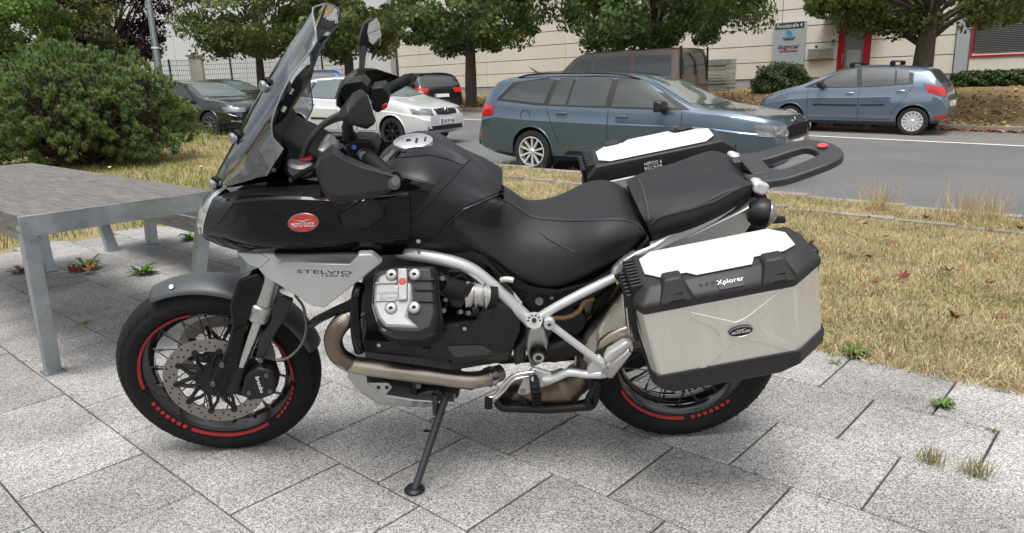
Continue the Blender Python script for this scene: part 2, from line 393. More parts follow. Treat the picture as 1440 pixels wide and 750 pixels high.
def blades(P, hgt, wid, lean):
    n = len(P); th = RNG.uniform(0, 2 * np.pi, n); d = np.stack([np.cos(th), np.sin(th), np.zeros(n)], 1)
    ph = RNG.uniform(0, 2 * np.pi, n); e = np.stack([np.cos(ph), np.sin(ph), np.zeros(n)], 1); ln = np.abs(RNG.normal(0, lean, n))[:, None]
    h = hgt[:, None]; w = wid[:, None]; up = np.array([[0, 0, 1.0]])
    mid = P + up * h * .55 + e * h * ln * .35; tip = P + up * h * np.maximum(.15, 1 - ln * .4) + e * h * ln
    V = np.stack([P - d * w, P + d * w, mid + d * w * .7, mid - d * w * .7, tip], 1).reshape(-1, 3)
    i = np.arange(n)[:, None] * 5; F = np.concatenate([i + [[0, 1, 2]], i + [[0, 2, 3]], i + [[3, 2, 4]]], 1).reshape(-1, 3); return V, F
def scatter(n, u0, u1, v0, v1, keep=None, zf=zground):
    U = RNG.uniform(u0, u1, n); Vv = RNG.uniform(v0, v1, n)
    X = U * UD.x + Vv * VD.x; Y = U * UD.y + Vv * VD.y
    # keep those in view (with a margin) and thin out with distance
    ok = (Y > -1) & ((np.abs(X) < .85 * Y + 1.2) | ((np.abs(X) < 2.2 * Y + 5) & (RNG.random(n) < .35)))
    if keep is not None: ok &= keep(U, Vv, X, Y)
    U, Vv, X, Y = U[ok], Vv[ok], X[ok], Y[ok]
    Z = np.array([zf(a, b) for a, b in zip(U, Vv)]) if len(U) else np.zeros(0)
    return np.stack([X, Y, Z], 1)
def patchy(X, Y):
    return .5 + .5 * (np.sin(X * 2.3 + 1.7 * np.sin(Y * 1.1)) * np.sin(Y * 1.9 + 1.3 * np.sin(X * 1.4)) * .6 + np.sin(X * 5.1 + Y * 3.3 + 2 * np.sin(Y * 2.2)) * .4)
def thin(c): return lambda U, V, X, Y: RNG.random(len(U)) < np.minimum(1, (c / np.maximum(Y, .1)) ** 1.6) * (.35 + .65 * np.clip(patchy(X, Y) * 1.6, 0, 1))
# right-hand lawn
P = scatter(600000, -9, 10, V_PATIO + .02, V_KERB - .14, thin(3.6)); n = len(P)
V, F = blades(P, RNG.uniform(.015, .05, n) * (.6 + .8 * patchy(P[:, 0] + 3, P[:, 1])) * (1 + .04 * P[:, 1]), RNG.uniform(.0012, .0026, n) * (1 + .10 * P[:, 1]), 1.1)
o = link('dry_lawn', tri_mesh('dry_lawn', V, F), DRY); tag(o, 'short straw coloured lawn between paving and street', 'grass', kind='stuff')
P = scatter(9000, -5, 7.0, V_PATIO - .05, V_PATIO + .12); n = len(P)
V, F = blades(P, RNG.uniform(.03, .09, n), RNG.uniform(.0015, .003, n), 1.2)
o = link('grass_fringe', tri_mesh('grass_fringe', V, F), DRY); tag(o, 'grass fringe hanging over the paving edge', 'grass', kind='stuff')
# left-hand meadow (beyond the table)
P = scatter(560000, U_PATIO + .02, 36, -22, V_KERB - .14, thin(8)); n = len(P)
V, F = blades(P, RNG.uniform(.05, .13, n), RNG.uniform(.002, .004, n) * (1 + .05 * P[:, 1]), .8)
o = link('meadow', tri_mesh('meadow', V, F), GREEN); tag(o, 'taller green and yellow meadow grass beyond the table', 'grass', kind='stuff')
# tall straw by the near kerb
Vs, Fs, k = [], [], 0
for (u, v, nn, hh, sp) in [(2.15, 7.7, 170, .46, .11), (1.3, 7.8, 260, .48, .15), (.6, 7.7, 120, .3, .25), (3.6, 7.9, 120, .2, .4), (5.6, 7.95, 160, .16, .6), (8.2, 7.9, 220, .2, .8), (2.8, 7.6, 100, .2, .4), (-.2, 7.6, 260, .3, .5)]:
    U = RNG.normal(u, sp, nn); W = RNG.normal(v, sp * .5, nn); W = np.minimum(W, V_KERB - .1)
    P = np.array([[*uvw(a, b, zground(a, min(b, V_KERB - .13)))] for a, b in zip(U, W)])
    a, f = blades(P, RNG.uniform(.25, 1, nn) * hh, RNG.uniform(.0012, .0026, nn), .6); Vs.append(a); Fs.append(f + k); k += len(a)
o = link('kerb_straw', tri_mesh('kerb_straw', np.concatenate(Vs), np.concatenate(Fs)), STRAW); tag(o, 'tall dry straw growing along the near kerb', 'grass', kind='stuff')
Vs, Fs, k = [], [], 0
for (px, py, nn, hh, sp, ) in [(250, 190, 700, .5, .45), (285, 195, 600, .4, .5), (215, 205, 400, .45, .5), (180, 215, 300, .4, .4)]:
    c = gp(px, py + 8, .05)
    P = np.stack([RNG.normal(c.x, sp, nn), RNG.normal(c.y, sp, nn), np.full(nn, .03)], 1)
    a, f = blades(P, RNG.uniform(.4, 1, nn) * hh, RNG.uniform(.004, .009, nn), .5); Vs.append(a); Fs.append(f + k); k += len(a)
o = link('weed_patch', tri_mesh('weed_patch', np.concatenate(Vs), np.concatenate(Fs)), GREEN); tag(o, 'tall yellowing weeds between pine bush and black car', 'weeds', kind='stuff')

# ------------------------------------------------------------------ fallen leaves
LEAFM = [mat('brown leaf', (.19, .075, .03), .7, var=.3, vscale=30), mat('rust leaf', (.18, .068, .03), .7, var=.3, vscale=30), mat('tan leaf', (.30, .21, .12), .7, var=.25, vscale=30), mat('red leaf', (.13, .025, .02), .6, var=.3, vscale=30), mat('orange leaf', (.5, .2, .03), .6, var=.3, vscale=30)]
def leaf_bm(w, curl):
    pts = [(-.5, 0), (-.3, .22), (-.28, .40), (-.02, .28), (.1, .46), (.2, .2), (.5, 0), (.2, -.2), (.1, -.46), (-.02, -.28), (-.28, -.40), (-.3, -.22)]
    mb = MB(); vs = [Vector((0, 0, 0))] + [Vector((x * w, y * w, curl * w * (x * x * 1.5 + y * y * 2.2 + .3 * x * y))) for x, y in pts]
    return mb.add(vs, [(0, i + 1, (i + 1) % 12 + 1) for i in range(12)])
leaf_me = [leaf_bm(1, c).mesh('fallen_leaf', 80, 0) for c in (.5, .9, -.4)]
LM = {}
def fallen(p, size, mi, k, label, group):
    key = (k, mi)
    if key not in LM: LM[key] = leaf_me[k].copy(); LM[key].materials.append(LEAFM[mi])
    o = link('fallen_leaf', LM[key]); o.location = p; o.scale = (size,) * 3; o.rotation_euler = (random.uniform(-.5, .5), random.uniform(-.5, .5), random.uniform(0, 6.3)); tag(o, label, 'leaf', group); return o
for (px, py, s, mi, lab) in [(1338, 446, .075, 1, 'curled rust brown leaf lying nearest the paving'), (1334, 382, .08, 2, 'pale tan and rust leaf in middle of lawn'), (1270, 391, .075, 3, 'dark red leaf left of the pale tan leaf'), (1232, 391, .06, 1, 'rust leaf behind the top case corner'), (1408, 440, .075, 0, 'long brown curled leaf at right of lawn'), (1142, 342, .06, 1, 'rust leaf close beside the aluminium pannier lid')]:
    z = zground(*touv(gp(px, py, -.02))); fallen(gp(px, py, z + .03) , s * 1.15, mi, random.randrange(3), lab, 'leaves singled out on the lawn')
for k in range(46):
    u = random.uniform(-1.5, 4.5); v = random.uniform(4.2, 7.9); z = zground(u, v)
    fallen(uvw(u, v, z + .035), random.uniform(.05, .085), random.choice((0, 0, 1, 2)), random.randrange(3), 'small brown leaf scattered on the dry lawn', 'small leaves on the lawn')
# leaf litter on the far verge and in the gutter
n = 9000; U = RNG.uniform(-3, 38, n); W = V_FAR + .2 + np.abs(RNG.normal(0, 3.2, n)); W = np.minimum(W, 27)
Pz = np.array([zverge(a, b) for a, b in zip(U, W)]) + .02; C = np.stack([U * UD.x + W * VD.x, U * UD.y + W * VD.y, Pz], 1)
n2 = 900; U2 = RNG.uniform(-3, 12, n2); W2 = V_FAR - np.abs(RNG.normal(0, .13, n2)) - .03; C2 = np.stack([U2 * UD.x + W2 * VD.x, U2 * UD.y + W2 * VD.y, np.array([zroad(a) for a in U2]) + .03], 1)
def litter(name, C, stops, s0, s1, lab):
    me = leaf_mesh(name, C, np.stack([RNG.normal(0, .4, len(C)), RNG.normal(0, .4, len(C)), np.ones(len(C))], 1), RNG.uniform(s0, s1, len(C)), .8)
    m, nn, l, b = node_mat(name + ' colours'); g = nn.new('ShaderNodeNewGeometry'); l.new(ramp(nn, l, g.outputs['Random Per Island'], stops), b.inputs['Base Color']); b.inputs['Roughness'].default_value = .8
    tag(link(name, me, m), lab, 'leaves', kind='stuff')
litter('verge_leaf_litter', C, [(.0, (.34, .24, .12)), (.4, (.42, .31, .16)), (.7, (.30, .16, .06)), (1, (.5, .36, .1))], .06, .13, 'pale fallen leaves covering the verge across the street')
litter('gutter_leaves', C2, [(.0, (.30, .10, .05)), (.5, (.36, .15, .07)), (1, (.42, .25, .12))], .07, .14, 'reddish leaves collected in the far gutter')
# ================================================================== buildings, fence, sign, street furniture
CREAM = mat('cream cladding', (.66, .635, .565), .55, var=.05, vscale=.6, bump=.05, bscale=40)
PLINTH = mat('grey plinth', (.33, .345, .36), .7, var=.08, vscale=2)
GREYW = mat('light grey cladding', (.50, .52, .525), .5, var=.03, vscale=.4)
DGREY = mat('dark grey steel', (.05, .055, .06), .5)
MGREY = mat('blue grey panel', (.34, .375, .40), .5, var=.04, vscale=3)
RED = mat('red door paint', (.38, .012, .02), .4)
GLASSD = mat('dark window glass', (.10, .12, .125), .06, spec=.7)
BLACK = mat('black plastic', (.015, .0155, .017), .45, bump=.1, bscale=900)
SHEETM = mat('weathered grey sheets', (.30, .295, .29), .8, var=.15, vscale=4)
ROTW = math.pi - RA                      # local x runs along -u? : x axis = UD
RW = Matrix(((UD.x, -VD.x, 0), (UD.y, -VD.y, 0), (0, 0, 1)))   # x=u, y=towards street, z up
bld = empty('cream_hall', uvw(14, V_BLD, .6)); tag(bld, 'long cream clad hall with grey plinth across the street', 'building')
bld.matrix_world = Matrix.Translation(uvw(0, V_BLD)) @ RW.to_4x4()
HOLES = [(8.30, 9.36, .6, 2.72), (-3.2, 5.32, 1.5, 3.6), (5.34, 5.76, .4, 9)]
zl = [.95 + .6 * i for i in range(13)]
ul = [-13.6 + 5 * i for i in range(10)]; ul[-1] = 33.3; ul = [-13.6, -8.6, -3.6, 1.4, 6.4, 11.4, 16.4, 21.4, 26.4, 31.4, 33.3]
pm = {}
def panel(u0, u1, z0, z1):
    g = .007; k = (round(u1 - u0, 3), round(z1 - z0, 3))
    if k not in pm:
        a, b = k[0] - 2 * g, k[1] - 2 * g; t = .012; d = .05
        mb = MB(); mb.prism([(t, d, t), (a - t, d, t), (a - t, d, b - t), (t, d, b - t)], [(0, 0, 0), (a, 0, 0), (a, 0, b), (0, 0, b)]); pm[k] = mb.mesh('panel', 20); pm[k].materials.append(CREAM)
    o = link('panel', pm[k], None, bld); o.location = (u0 + g, 0, z0 + g)
for i in range(len(ul) - 1):
    for j in range(12):
        cells = [(ul[i], ul[i + 1], zl[j], zl[j + 1])]
        for (a, b, c, d) in HOLES:
            nx = []
            for (u0, u1, z0, z1) in cells:
                if u1 <= a + .01 or u0 >= b - .01 or z1 <= c + .05 or z0 >= d - .05: nx.append((u0, u1, z0, z1)); continue
                if u0 < a - .02: nx.append((u0, a, z0, z1))
                if u1 > b + .02: nx.append((b, u1, z0, z1))
                if z0 < c - .02: nx.append((max(u0, a), min(u1, b), z0, c))
                if z1 > d + .02: nx.append((max(u0, a), min(u1, b), d, z1))
            cells = nx
        for c in cells: panel(*c)
MB().box((10, -.25, 4), (46.4, .4, 8.2)).build('wall', mat('panel joint grey', (.47, .45, .41), .8), bld)  # backing wall, its even grey seen through the panel joints
for (a, b) in ((-13.6, 5.34), (5.76, 8.3), (9.36, 33.3)): MB().box(((a + b) / 2, -.02, .55), (b - a, .08, .78)).build('plinth', PLINTH, bld)
d = MB(); d.box((8.41, .01, 1.66), (.2, .1, 2.1)); d.box((9.25, .01, 1.66), (.2, .1, 2.1)); d.box((8.83, .01, 2.65), (.76, .1, .13)); d.box((8.83, .0, .85), (.76, .08, .46)); dr = d.build('door', RED, bld, bevel=.008)
MB().box((8.83, -.01, 1.83), (.755, .03, 1.5)).build('pane', mat('door glass', (.20, .24, .25), .1, spec=.7), dr)
MB().prism([(8.60, .012, 1.85), (9.06, .012, 1.85), (9.06, .012, 1.35), (8.83, .012, 1.15), (8.60, .012, 1.35)], (0, -.01, 0)).build('door_poster', mat('frosted print', (.36, .40, .41), .5), dr)
MB().box((9.18, .09, 1.55), (.03, .06, .35)).build('handle', mat('steel', (.55, .55, .55), .3, 1), dr, bevel=.008)
MB().box((8.83, .45, 2.95), (2.1, .95, .07)).build('canopy', DGREY, bld, bevel=.01)
MB().box((5.55, .04, 4.2), (.37, .16, 8)).build('pillar', MGREY, bld, bevel=.01)
# blinds
w = MB(); w.box((1.06, .0, 1.455), (8.5, .16, .06)); w.box((5.29, .0, 2.6), (.05, .14, 2.2)); wf = w.build('window_frame', RED, bld)
MB().box((1.06, -.03, 2.55), (8.4, .02, 2.1)).build('window', GLASSD, bld)
SL = mat('blind slat', (.20, .20, .205), .45, .4)
slm = MB().prism([(0, .02, 0), (8.3, .02, 0), (8.3, .06, .035), (0, .06, .035)], (0, .003, -.006)).mesh('slat'); slm.materials.append(SL)
for k in range(38):
    o = link('slat', slm, None, bld); o.location = (-3.1, 0, 1.53 + k * .053)
MB().box((33.35, .03, 4), (.16, .14, 8)).build('corner_trim', DGREY, bld)
MB().tube([(6.35, .09, .6), (6.35, .09, 7.5)], .03, 8).build('downpipe', DGREY, bld)
# company sign
TXT = mat('sign white', (.75, .75, .74), .5); BLUE = mat('sign blue', (.06, .28, .55), .5); TXB = mat('sign black', (.02, .02, .022), .5); ORG = mat('sign red', (.55, .05, .03), .5)
sg = empty('company_sign'); sg.matrix_world = Matrix.Translation(uvw(0, V_BLD)) @ RW.to_4x4(); tag(sg, 'tall grey company sign mounted on the cream wall', 'sign')
MB().box((11.07, .12, 2.18), (1.17, .08, 1.5)).build('board', MGREY, sg, bevel=.006)
MB().box((11.07, .165, 2.80), (1.05, .012, .2)).build('title_bar', mat('sign navy', (.03, .045, .06), .5), sg)
tx = (-1, 0, 0)
def st(name, s, m, x, z, h, w): text_obj(name, s, m, sg, (x, .174, z), tx, (0, 0, 1), h, w, .002)
st('lettering', 'Pascalstraße 4', TXT, 11.07, 2.80, .13, .92)
st('lettering', 'dagocar', TXB, 11.07, 2.06, .2, .78)
MB().box((11.07, .17, 1.93), (.66, .012, .028)).build('small_print', ORG, sg)
for (a, r) in ((11.12, .09), (11.03, .075)):
    MB().cyl((a, .16, 2.58 if a > 11.1 else 2.52), (a, .172, 2.58 if a > 11.1 else 2.52), r, 20).build('emblem', BLUE, sg)
MB().box((11.07, .17, 2.40), (.5, .012, .03)).build('small_print', BLUE, sg); MB().box((11.07, .17, 2.33), (.36, .012, .022)).build('small_print', TXB, sg)
for a in (11.44, 10.76): MB().cyl((a, .16, 2.05), (a, .172, 2.05), .03, 12).build('dot', ORG, sg)
# letter boxes
lb = empty('letter_boxes'); lb.matrix_world = sg.matrix_world.copy(); tag(lb, 'block of grey metal letter boxes beside the red door', 'letter box')
STL = mat('letterbox metal', (.42, .42, .40), .4, .5)
MB().box((9.92, .13, 1.77), (.84, .18, .36)).build('casing', STL, lb, bevel=.006)
for r in range(3):
    for c in range(2):
        f = MB().box((9.71 + c * .41, .225, 1.655 + r * .115), (.385, .014, .1)).build('flap', STL, lb, bevel=.004)
iu = empty('intercom'); iu.matrix_world = sg.matrix_world.copy(); tag(iu, 'small grey intercom box left of red door frame', 'intercom')
MB().box((9.52, .08, 2.13), (.11, .06, .22)).build('case', STL, iu, bevel=.005); MB().box((9.52, .115, 2.17), (.07, .012, .06)).build('speaker', BLACK, iu)
cm = empty('security_camera'); cm.matrix_world = sg.matrix_world.copy(); tag(cm, 'tiny black security camera above the letter boxes', 'camera')
MB().box((10.1, .09, 2.02), (.07, .1, .07)).build('body', BLACK, cm, bevel=.01); MB().cyl((10.1, .14, 2.02), (10.1, .16, 2.02), .025, 10).build('lens', GLASSD, cm)
# stack of grey sheets by the wall
def zv(px, py, v): return wallpt(px, py, v).z
p0, p1 = wallpt(986, 100, 26.2), wallpt(1028, 100, 26.2); ua, ub = touv(p0)[0], touv(p1)[0]; zb = zverge(ua, 26.2); zt = zv(1005, 84, 26.2)
sk = empty('sheet_stack', uvw((ua + ub) / 2, 26.2, zb)); tag(sk, 'neat stack of grey weathered sheets against the hall wall', 'stack')
sk.rotation_euler = (0, 0, math.pi - RA); nsh = 22; hh = (zt - zb) / nsh
sm = MB().box((0, 0, hh * .45), (abs(ua - ub), .8, hh * .8)).mesh('sheet'); sm.materials.append(SHEETM)
for k in range(nsh): o = link('sheet', sm, None, sk); o.location = (random.uniform(-.02, .02), random.uniform(-.02, .02), k * hh)

# light grey hall further left
gw = empty('grey_hall', (-22, 46, .8)); tag(gw, 'tall light grey windowless hall behind the left trees', 'building')
a = Vector((-6.8, 45.5, 0)); b = Vector((-46, 51, 0)); dx = (b - a).normalized(); nb = Vector((dx.y, -dx.x, 0)) if Vector((dx.y, -dx.x, 0)).y < 0 else Vector((-dx.y, dx.x, 0))
L = (b - a).length; npn = 26; pw = L / npn
g0 = gw.location
MB().prism([p - g0 * 1 for p in (a, b, b - nb * 12, a - nb * 12)], (0, 0, 13)).build('wall', GREYW, gw)
Rg = Matrix((dx, nb, Vector((0, 0, 1)))).transposed()
pme = MB().box((pw / 2, .03, 6.4), (pw - .02, .06, 12.8)).mesh('panel'); pme.materials.append(GREYW)
for k in range(npn):
    o = link('panel', pme, None, gw); o.matrix_basis = Matrix.Translation(a - g0 + dx * (pw * k)) @ Rg.to_4x4()
# dark green sign or container between, mesh fence
fn = empty('mesh_fence', (-14, 40, .9)); tag(fn, 'long welded mesh fence with dark posts before grey hall', 'fence')
FG = mat('fence wire', (.20, .215, .22), .5, .5)
x0, x1, fy = -24.0, -8.0, 40.0; npst = 11; st_ = (x1 - x0) / (npst - 1); zb = .5; zt = 2.85
postm = MB().box((0, 0, (zt - zb) / 2 + .02), (.08, .08, zt - zb + .08)).mesh('post'); postm.materials.append(DGREY)
for k in range(npst):
    o = link('post', postm, None, fn); o.location = (x0 + k * st_ + 14, 0, zb - .9)
fmb = MB()
for k in range(int((x1 - x0) / .1)): fmb.box((0 + k * .1 + x0 + 14, 0, (zb + zt) / 2 - .9), (.012, .012, zt - zb))
fmb.build('wire_mesh', FG, fn)
hb = MB()
for k in range(10): hb.box((-2 + 0, .02, zb - .9 + .08 + k * .25), (x1 - x0, .02, .022))
hb.build('rail', FG, fn)
wp = empty('gate_pillar', atY(280, 120, 39.7)); tag(wp, 'pale square gate pillar standing in the mesh fence', 'pillar'); wp.location.z = .6
MB().box((0, 0, 1.2), (.62, .3, 2.4)).build('shaft', mat('pale render', (.55, .54, .50), .7), wp); MB().box((0, 0, 2.43), (.85, .4, .1)).build('cap', PLINTH, wp)
# lamp post
lp = empty('lamp_post', (0, 0, 0)); tag(lp, 'galvanised grey lamp post rising behind the pine bush', 'lamp post')
base = atY(226, 118, 30); base.z = .3; lp.location = base
GALV = mat('galvanised steel', (.33, .36, .38), .42, .75, var=.18, vscale=9, rvar=.1)
MB().tube([(0, 0, 0), (0, 0, 1.2), (0, 0, 7.5)], [.16, .14, .09], 14).build('pole', GALV, lp)
MB().tube(catmull([(0, 0, 7.4), (0, 0, 8.0), (.5, -.2, 8.4), (1.4, -.5, 8.5)], 5), .05, 8).build('arm', GALV, lp); MB().box((1.7, -.6, 8.5), (.8, .25, .12)).build('lamp_head', GALV, lp, bevel=.03)
for z in (2.6,): MB().cyl((0, 0, z), (0, 0, z + .06), .155, 14).build('band', mat('white tape', (.7, .7, .7), .6), lp)
# ================================================================== trees and bushes
def foliage(name, stops, trans=.36, rough=.55):
    m, n, l, b = node_mat(name); g = n.new('ShaderNodeNewGeometry'); a = noise(n, l, g.outputs['Position'], .9, 3)
    mm = n.new('ShaderNodeMath'); mm.operation = 'MULTIPLY_ADD'; l.new(g.outputs['Random Per Island'], mm.inputs[0]); mm.inputs[1].default_value = .6; mm.inputs[2].default_value = -.05
    ad = n.new('ShaderNodeMath'); ad.operation = 'MULTIPLY_ADD'; l.new(a, ad.inputs[0]); ad.inputs[1].default_value = .5; l.new(mm.outputs[0], ad.inputs[2])
    c = ramp(n, l, ad.outputs[0], stops); l.new(c, b.inputs['Base Color']); b.inputs['Roughness'].default_value = rough; b.inputs['Specular IOR Level'].default_value = .3
    tr = n.new('ShaderNodeBsdfTranslucent'); l.new(c, tr.inputs['Color']); mix = n.new('ShaderNodeMixShader'); mix.inputs[0].default_value = trans
    l.new(b.outputs[0], mix.inputs[1]); l.new(tr.outputs[0], mix.inputs[2]); l.new(mix.outputs[0], n['Material Output'].inputs['Surface']); return m
F_MAPLE = foliage('maple leaves', [(.15, (0.068, 0.121, 0.041)), (.5, (0.114, 0.186, 0.059)), (.72, (0.194, 0.244, 0.074)), (.9, (0.227, 0.211, 0.056)), (.97, (0.389, 0.194, 0.049))])
F_MAPLE2 = foliage('maple leaves turning', [(.15, (0.068, 0.116, 0.037)), (.45, (0.123, 0.184, 0.055)), (.68, (0.215, 0.245, 0.077)), (.84, (0.291, 0.223, 0.061)), (.96, (0.491, 0.199, 0.046))])
F_BRIGHT = foliage('bright leaves', [(.2, (.06, .11, .02)), (.5, (.10, .17, .03)), (.8, (.17, .24, .06))])
F_OLIVE = foliage('olive leaves', [(.2, (0.046, 0.072, 0.023)), (.5, (0.078, 0.111, 0.033)), (.75, (0.195, 0.169, 0.052))])
F_PURPLE = foliage('purple leaves', [(.2, (.022, .012, .016)), (.5, (.045, .02, .026)), (.8, (.09, .04, .045))])
F_HEDGE = foliage('hedge leaves', [(.2, (.02, .045, .012)), (.5, (.04, .075, .02)), (.8, (.08, .12, .035))], .2, .4)
BARK = mat('bark', (.085, .068, .052), .9, var=.4, vscale=14, bump=1.0, bscale=30, stretch=(1, 1, .25))
def crown_points(n, c, R, ncl, spread, seed, zcut=None, lowbias=1.0):
    r = np.random.default_rng(seed); cl = []
    while len(cl) < ncl:
        p = r.normal(size=3); p /= np.linalg.norm(p); rr = r.uniform(.35, 1) ** .45
        q = p * rr * np.array(R)
        if q[2] < 0: q[2] = -R[2] * .8 * abs(p[2] * rr) ** .62
        if q[2] > 0 and r.random() > lowbias: continue
        cl.append(q)
    cl = np.array(cl); k = r.integers(0, ncl, n); sz = r.uniform(.6, 1.3, ncl)
    off = r.normal(size=(n, 3)); off /= np.linalg.norm(off, axis=1)[:, None]; off *= (r.random(n) ** .4)[:, None] * spread * sz[k][:, None]; off[:, 2] *= .65
    P = cl[k] + off; return P + np.array(c), cl + np.array(c)
def tree(name, label, base, trunk_r, trunk_h, c, R, nleaf, ncl, spread, leaf, m, seed, group=None, lowbias=1.0, cat='tree', leanx=0.0, trunkname='trunk', branches=26):
    root = empty(name, base); tag(root, label, cat, group); r = random.Random(seed)
    P, cl = crown_points(nleaf, c, R, ncl, spread, seed, lowbias=lowbias)
    N = P - np.array(c); N[:, 2] += 1.5; N += RNG.normal(0, 1.6, N.shape)
    link('crown', leaf_mesh('crown', P, N, RNG.uniform(.65, 1.3, len(P)) * leaf, .75), m, root)
    top = Vector((c[0] * .8 + leanx, c[1] * .8, trunk_h + R[2] * .8)); t = MB()
    pts = catmull([Vector((0, 0, -.2)), Vector((leanx * .1, 0, trunk_h * .3)), Vector((leanx * .4, 0, trunk_h)), top.lerp(Vector((0, 0, trunk_h)), .4), top], 4)
    rr = [trunk_r * (1.35 if i == 0 else 1.12 if i < 2 else 1 - .75 * max(0, i - 5) / (len(pts) - 5)) for i in range(len(pts))]
    t.tube(pts, rr, 14); tr = t.build('trunk', BARK, root)
    lim = MB(); order = sorted(range(len(cl)), key=lambda i: r.random())[:branches]
    for i in order:
        e = Vector(cl[i]); h = trunk_h * r.uniform(.85, 1.15) + max(0, (e.z - trunk_h)) * r.uniform(.1, .5); s = Vector((leanx * .4, 0, h))
        mid = s.lerp(e, .5) + Vector((r.uniform(-.2, .2), r.uniform(-.2, .2), r.uniform(.05, .35)))
        q = catmull([s, mid, e], 4); w = trunk_r * r.uniform(.16, .42); lim.tube(q, [w * (1 - .8 * j / 8) for j in range(9)], 6)
    lim.build('limbs', BARK, root); return root
def tbase(px, s):
    pass
Y0 = 18.0; TX = [(10.0, 18.0)]; sp = .408 * Y0
TL = ['broad maple tree standing behind the blue grey hatchback', 'dark green maple rising behind the brown van', 'round maple standing alone between two parked cars', 'maple behind the motorcycle mirror, its trunk partly hidden', 'yellowing maple standing by the mesh fence']
for k, px in enumerate((1292, 917, 662, 492, 366)):
    # each trunk on its own line of sight, all on the tree row v = 20.1
    p = wallpt(px, 130, 20.25 if k else 20.1); p = Vector((p.x, p.y, 0)); u, v = touv(p); p.z = zverge(u, v)
    if k == 4: p = Vector((*atY(366, 110, 36).xy, .45))
    tr_r = (.245, .24, .22, .2, .2)[k]; R = ((3.4, 3.3, 3.0), (3.8, 3.5, 3.0), (3.1, 3.1, 3.2), (3.4, 3.4, 3.4), (3.4, 3.2, 3.6))[k]
    ch = (4.55, 4.3, 4.55, 4.7, 4.9)[k]
    tree('maple_tree', TL[k], p, tr_r, (1.95, 1.75, 2.2, 2.3, 2.3)[k], (0.25 if k == 0 else 0, 0, ch), R, (46000, 44000, 32000, 27000, 27000)[k], (150, 150, 130, 110, 110)[k], (.55, .55, .6, .65, .7)[k], (.12, .13, .145, .16, .16)[k], F_MAPLE2 if k in (0, 3, 4) else F_MAPLE, 31 + k, 'maples along the far side of the street', lowbias=.7, leanx=.15)
# left background trees
for (nm, lab, px, Y, z, r, h, m, nl, sd) in (('leafy_tree', 'bright green tree at the far left edge', -40, 26, .2, (3.4, 3, 3.8), 3.4, F_BRIGHT, 20000, 51), ('leafy_tree', 'olive green tree between the bright and purple trees', 75, 33, .3, (3.2, 3, 3.2), 3.9, F_OLIVE, 18000, 52), ('purple_tree', 'dark purple leaved tree beside the lamp post', 172, 37, .4, (2.6, 2.3, 3.0), 4.6, F_PURPLE, 16000, 53)):
    p = atY(px, 120, Y); p.z = z
    tree(nm, lab, p, .2, 1.6, (0, 0, h), r, int(nl * 1.6), 110, .6, .145, m, sd, None if nm == 'purple_tree' else 'leafy trees on the left', lowbias=.8)
def bush(name, label, base, R, n, leaf, m, seed, ncl=60, spread=.25, group=None, cat='bush'):
    root = empty(name, base); tag(root, label, cat, group); r = np.random.default_rng(seed)
    P = r.normal(size=(n, 3)); P[:, 2] = np.abs(P[:, 2]) * 1.0; P /= np.linalg.norm(P, axis=1)[:, None]
    lump = 1 + .10 * np.sin(P[:, 0] * 5 + seed) * np.cos(P[:, 1] * 6) + .07 * np.sin(P[:, 2] * 9 + P[:, 0] * 7)
    P = np.sign(P) * np.abs(P) ** .8; P *= (r.uniform(.72, 1, n) * lump)[:, None] * np.array(R)
    N = P + r.normal(0, .5, P.shape) + np.array([0, 0, .4]); link('foliage', leaf_mesh('foliage', P, N, r.uniform(.6, 1.3, n) * leaf, .6), m, root)
    mb = MB()
    for k in range(9): e = Vector((random.uniform(-.6, .6) * R[0], random.uniform(-.6, .6) * R[1], R[2] * .8)); mb.tube([Vector((0, 0, -.05)), e * .5 + Vector((0, 0, .02)), e], [.03, .02, .008], 6)
    mb.build('stems', BARK, root); return root
def wp(px, py, v):
    p = wallpt(px, py, v); u = touv(p)[0]; return uvw(u, v, zverge(u, v))
bush('clipped_bush', 'rounded dark green bush below the company sign', wp(1099, 118, 25.4), (1.0, .75, .95), 9000, .085, F_HEDGE, 5)
for k in range(4): bush('ground_cover_bush', 'low dark ground cover shrub under the slatted window, ' + ('beside the grey pillar', 'second from the pillar', 'third from the pillar', 'at the right edge')[k], wp(1366 + k * 34, 112, 26.3), (.7, .5, .42), 3500, .09, F_HEDGE, 11 + k, group='ground cover under the blinds')

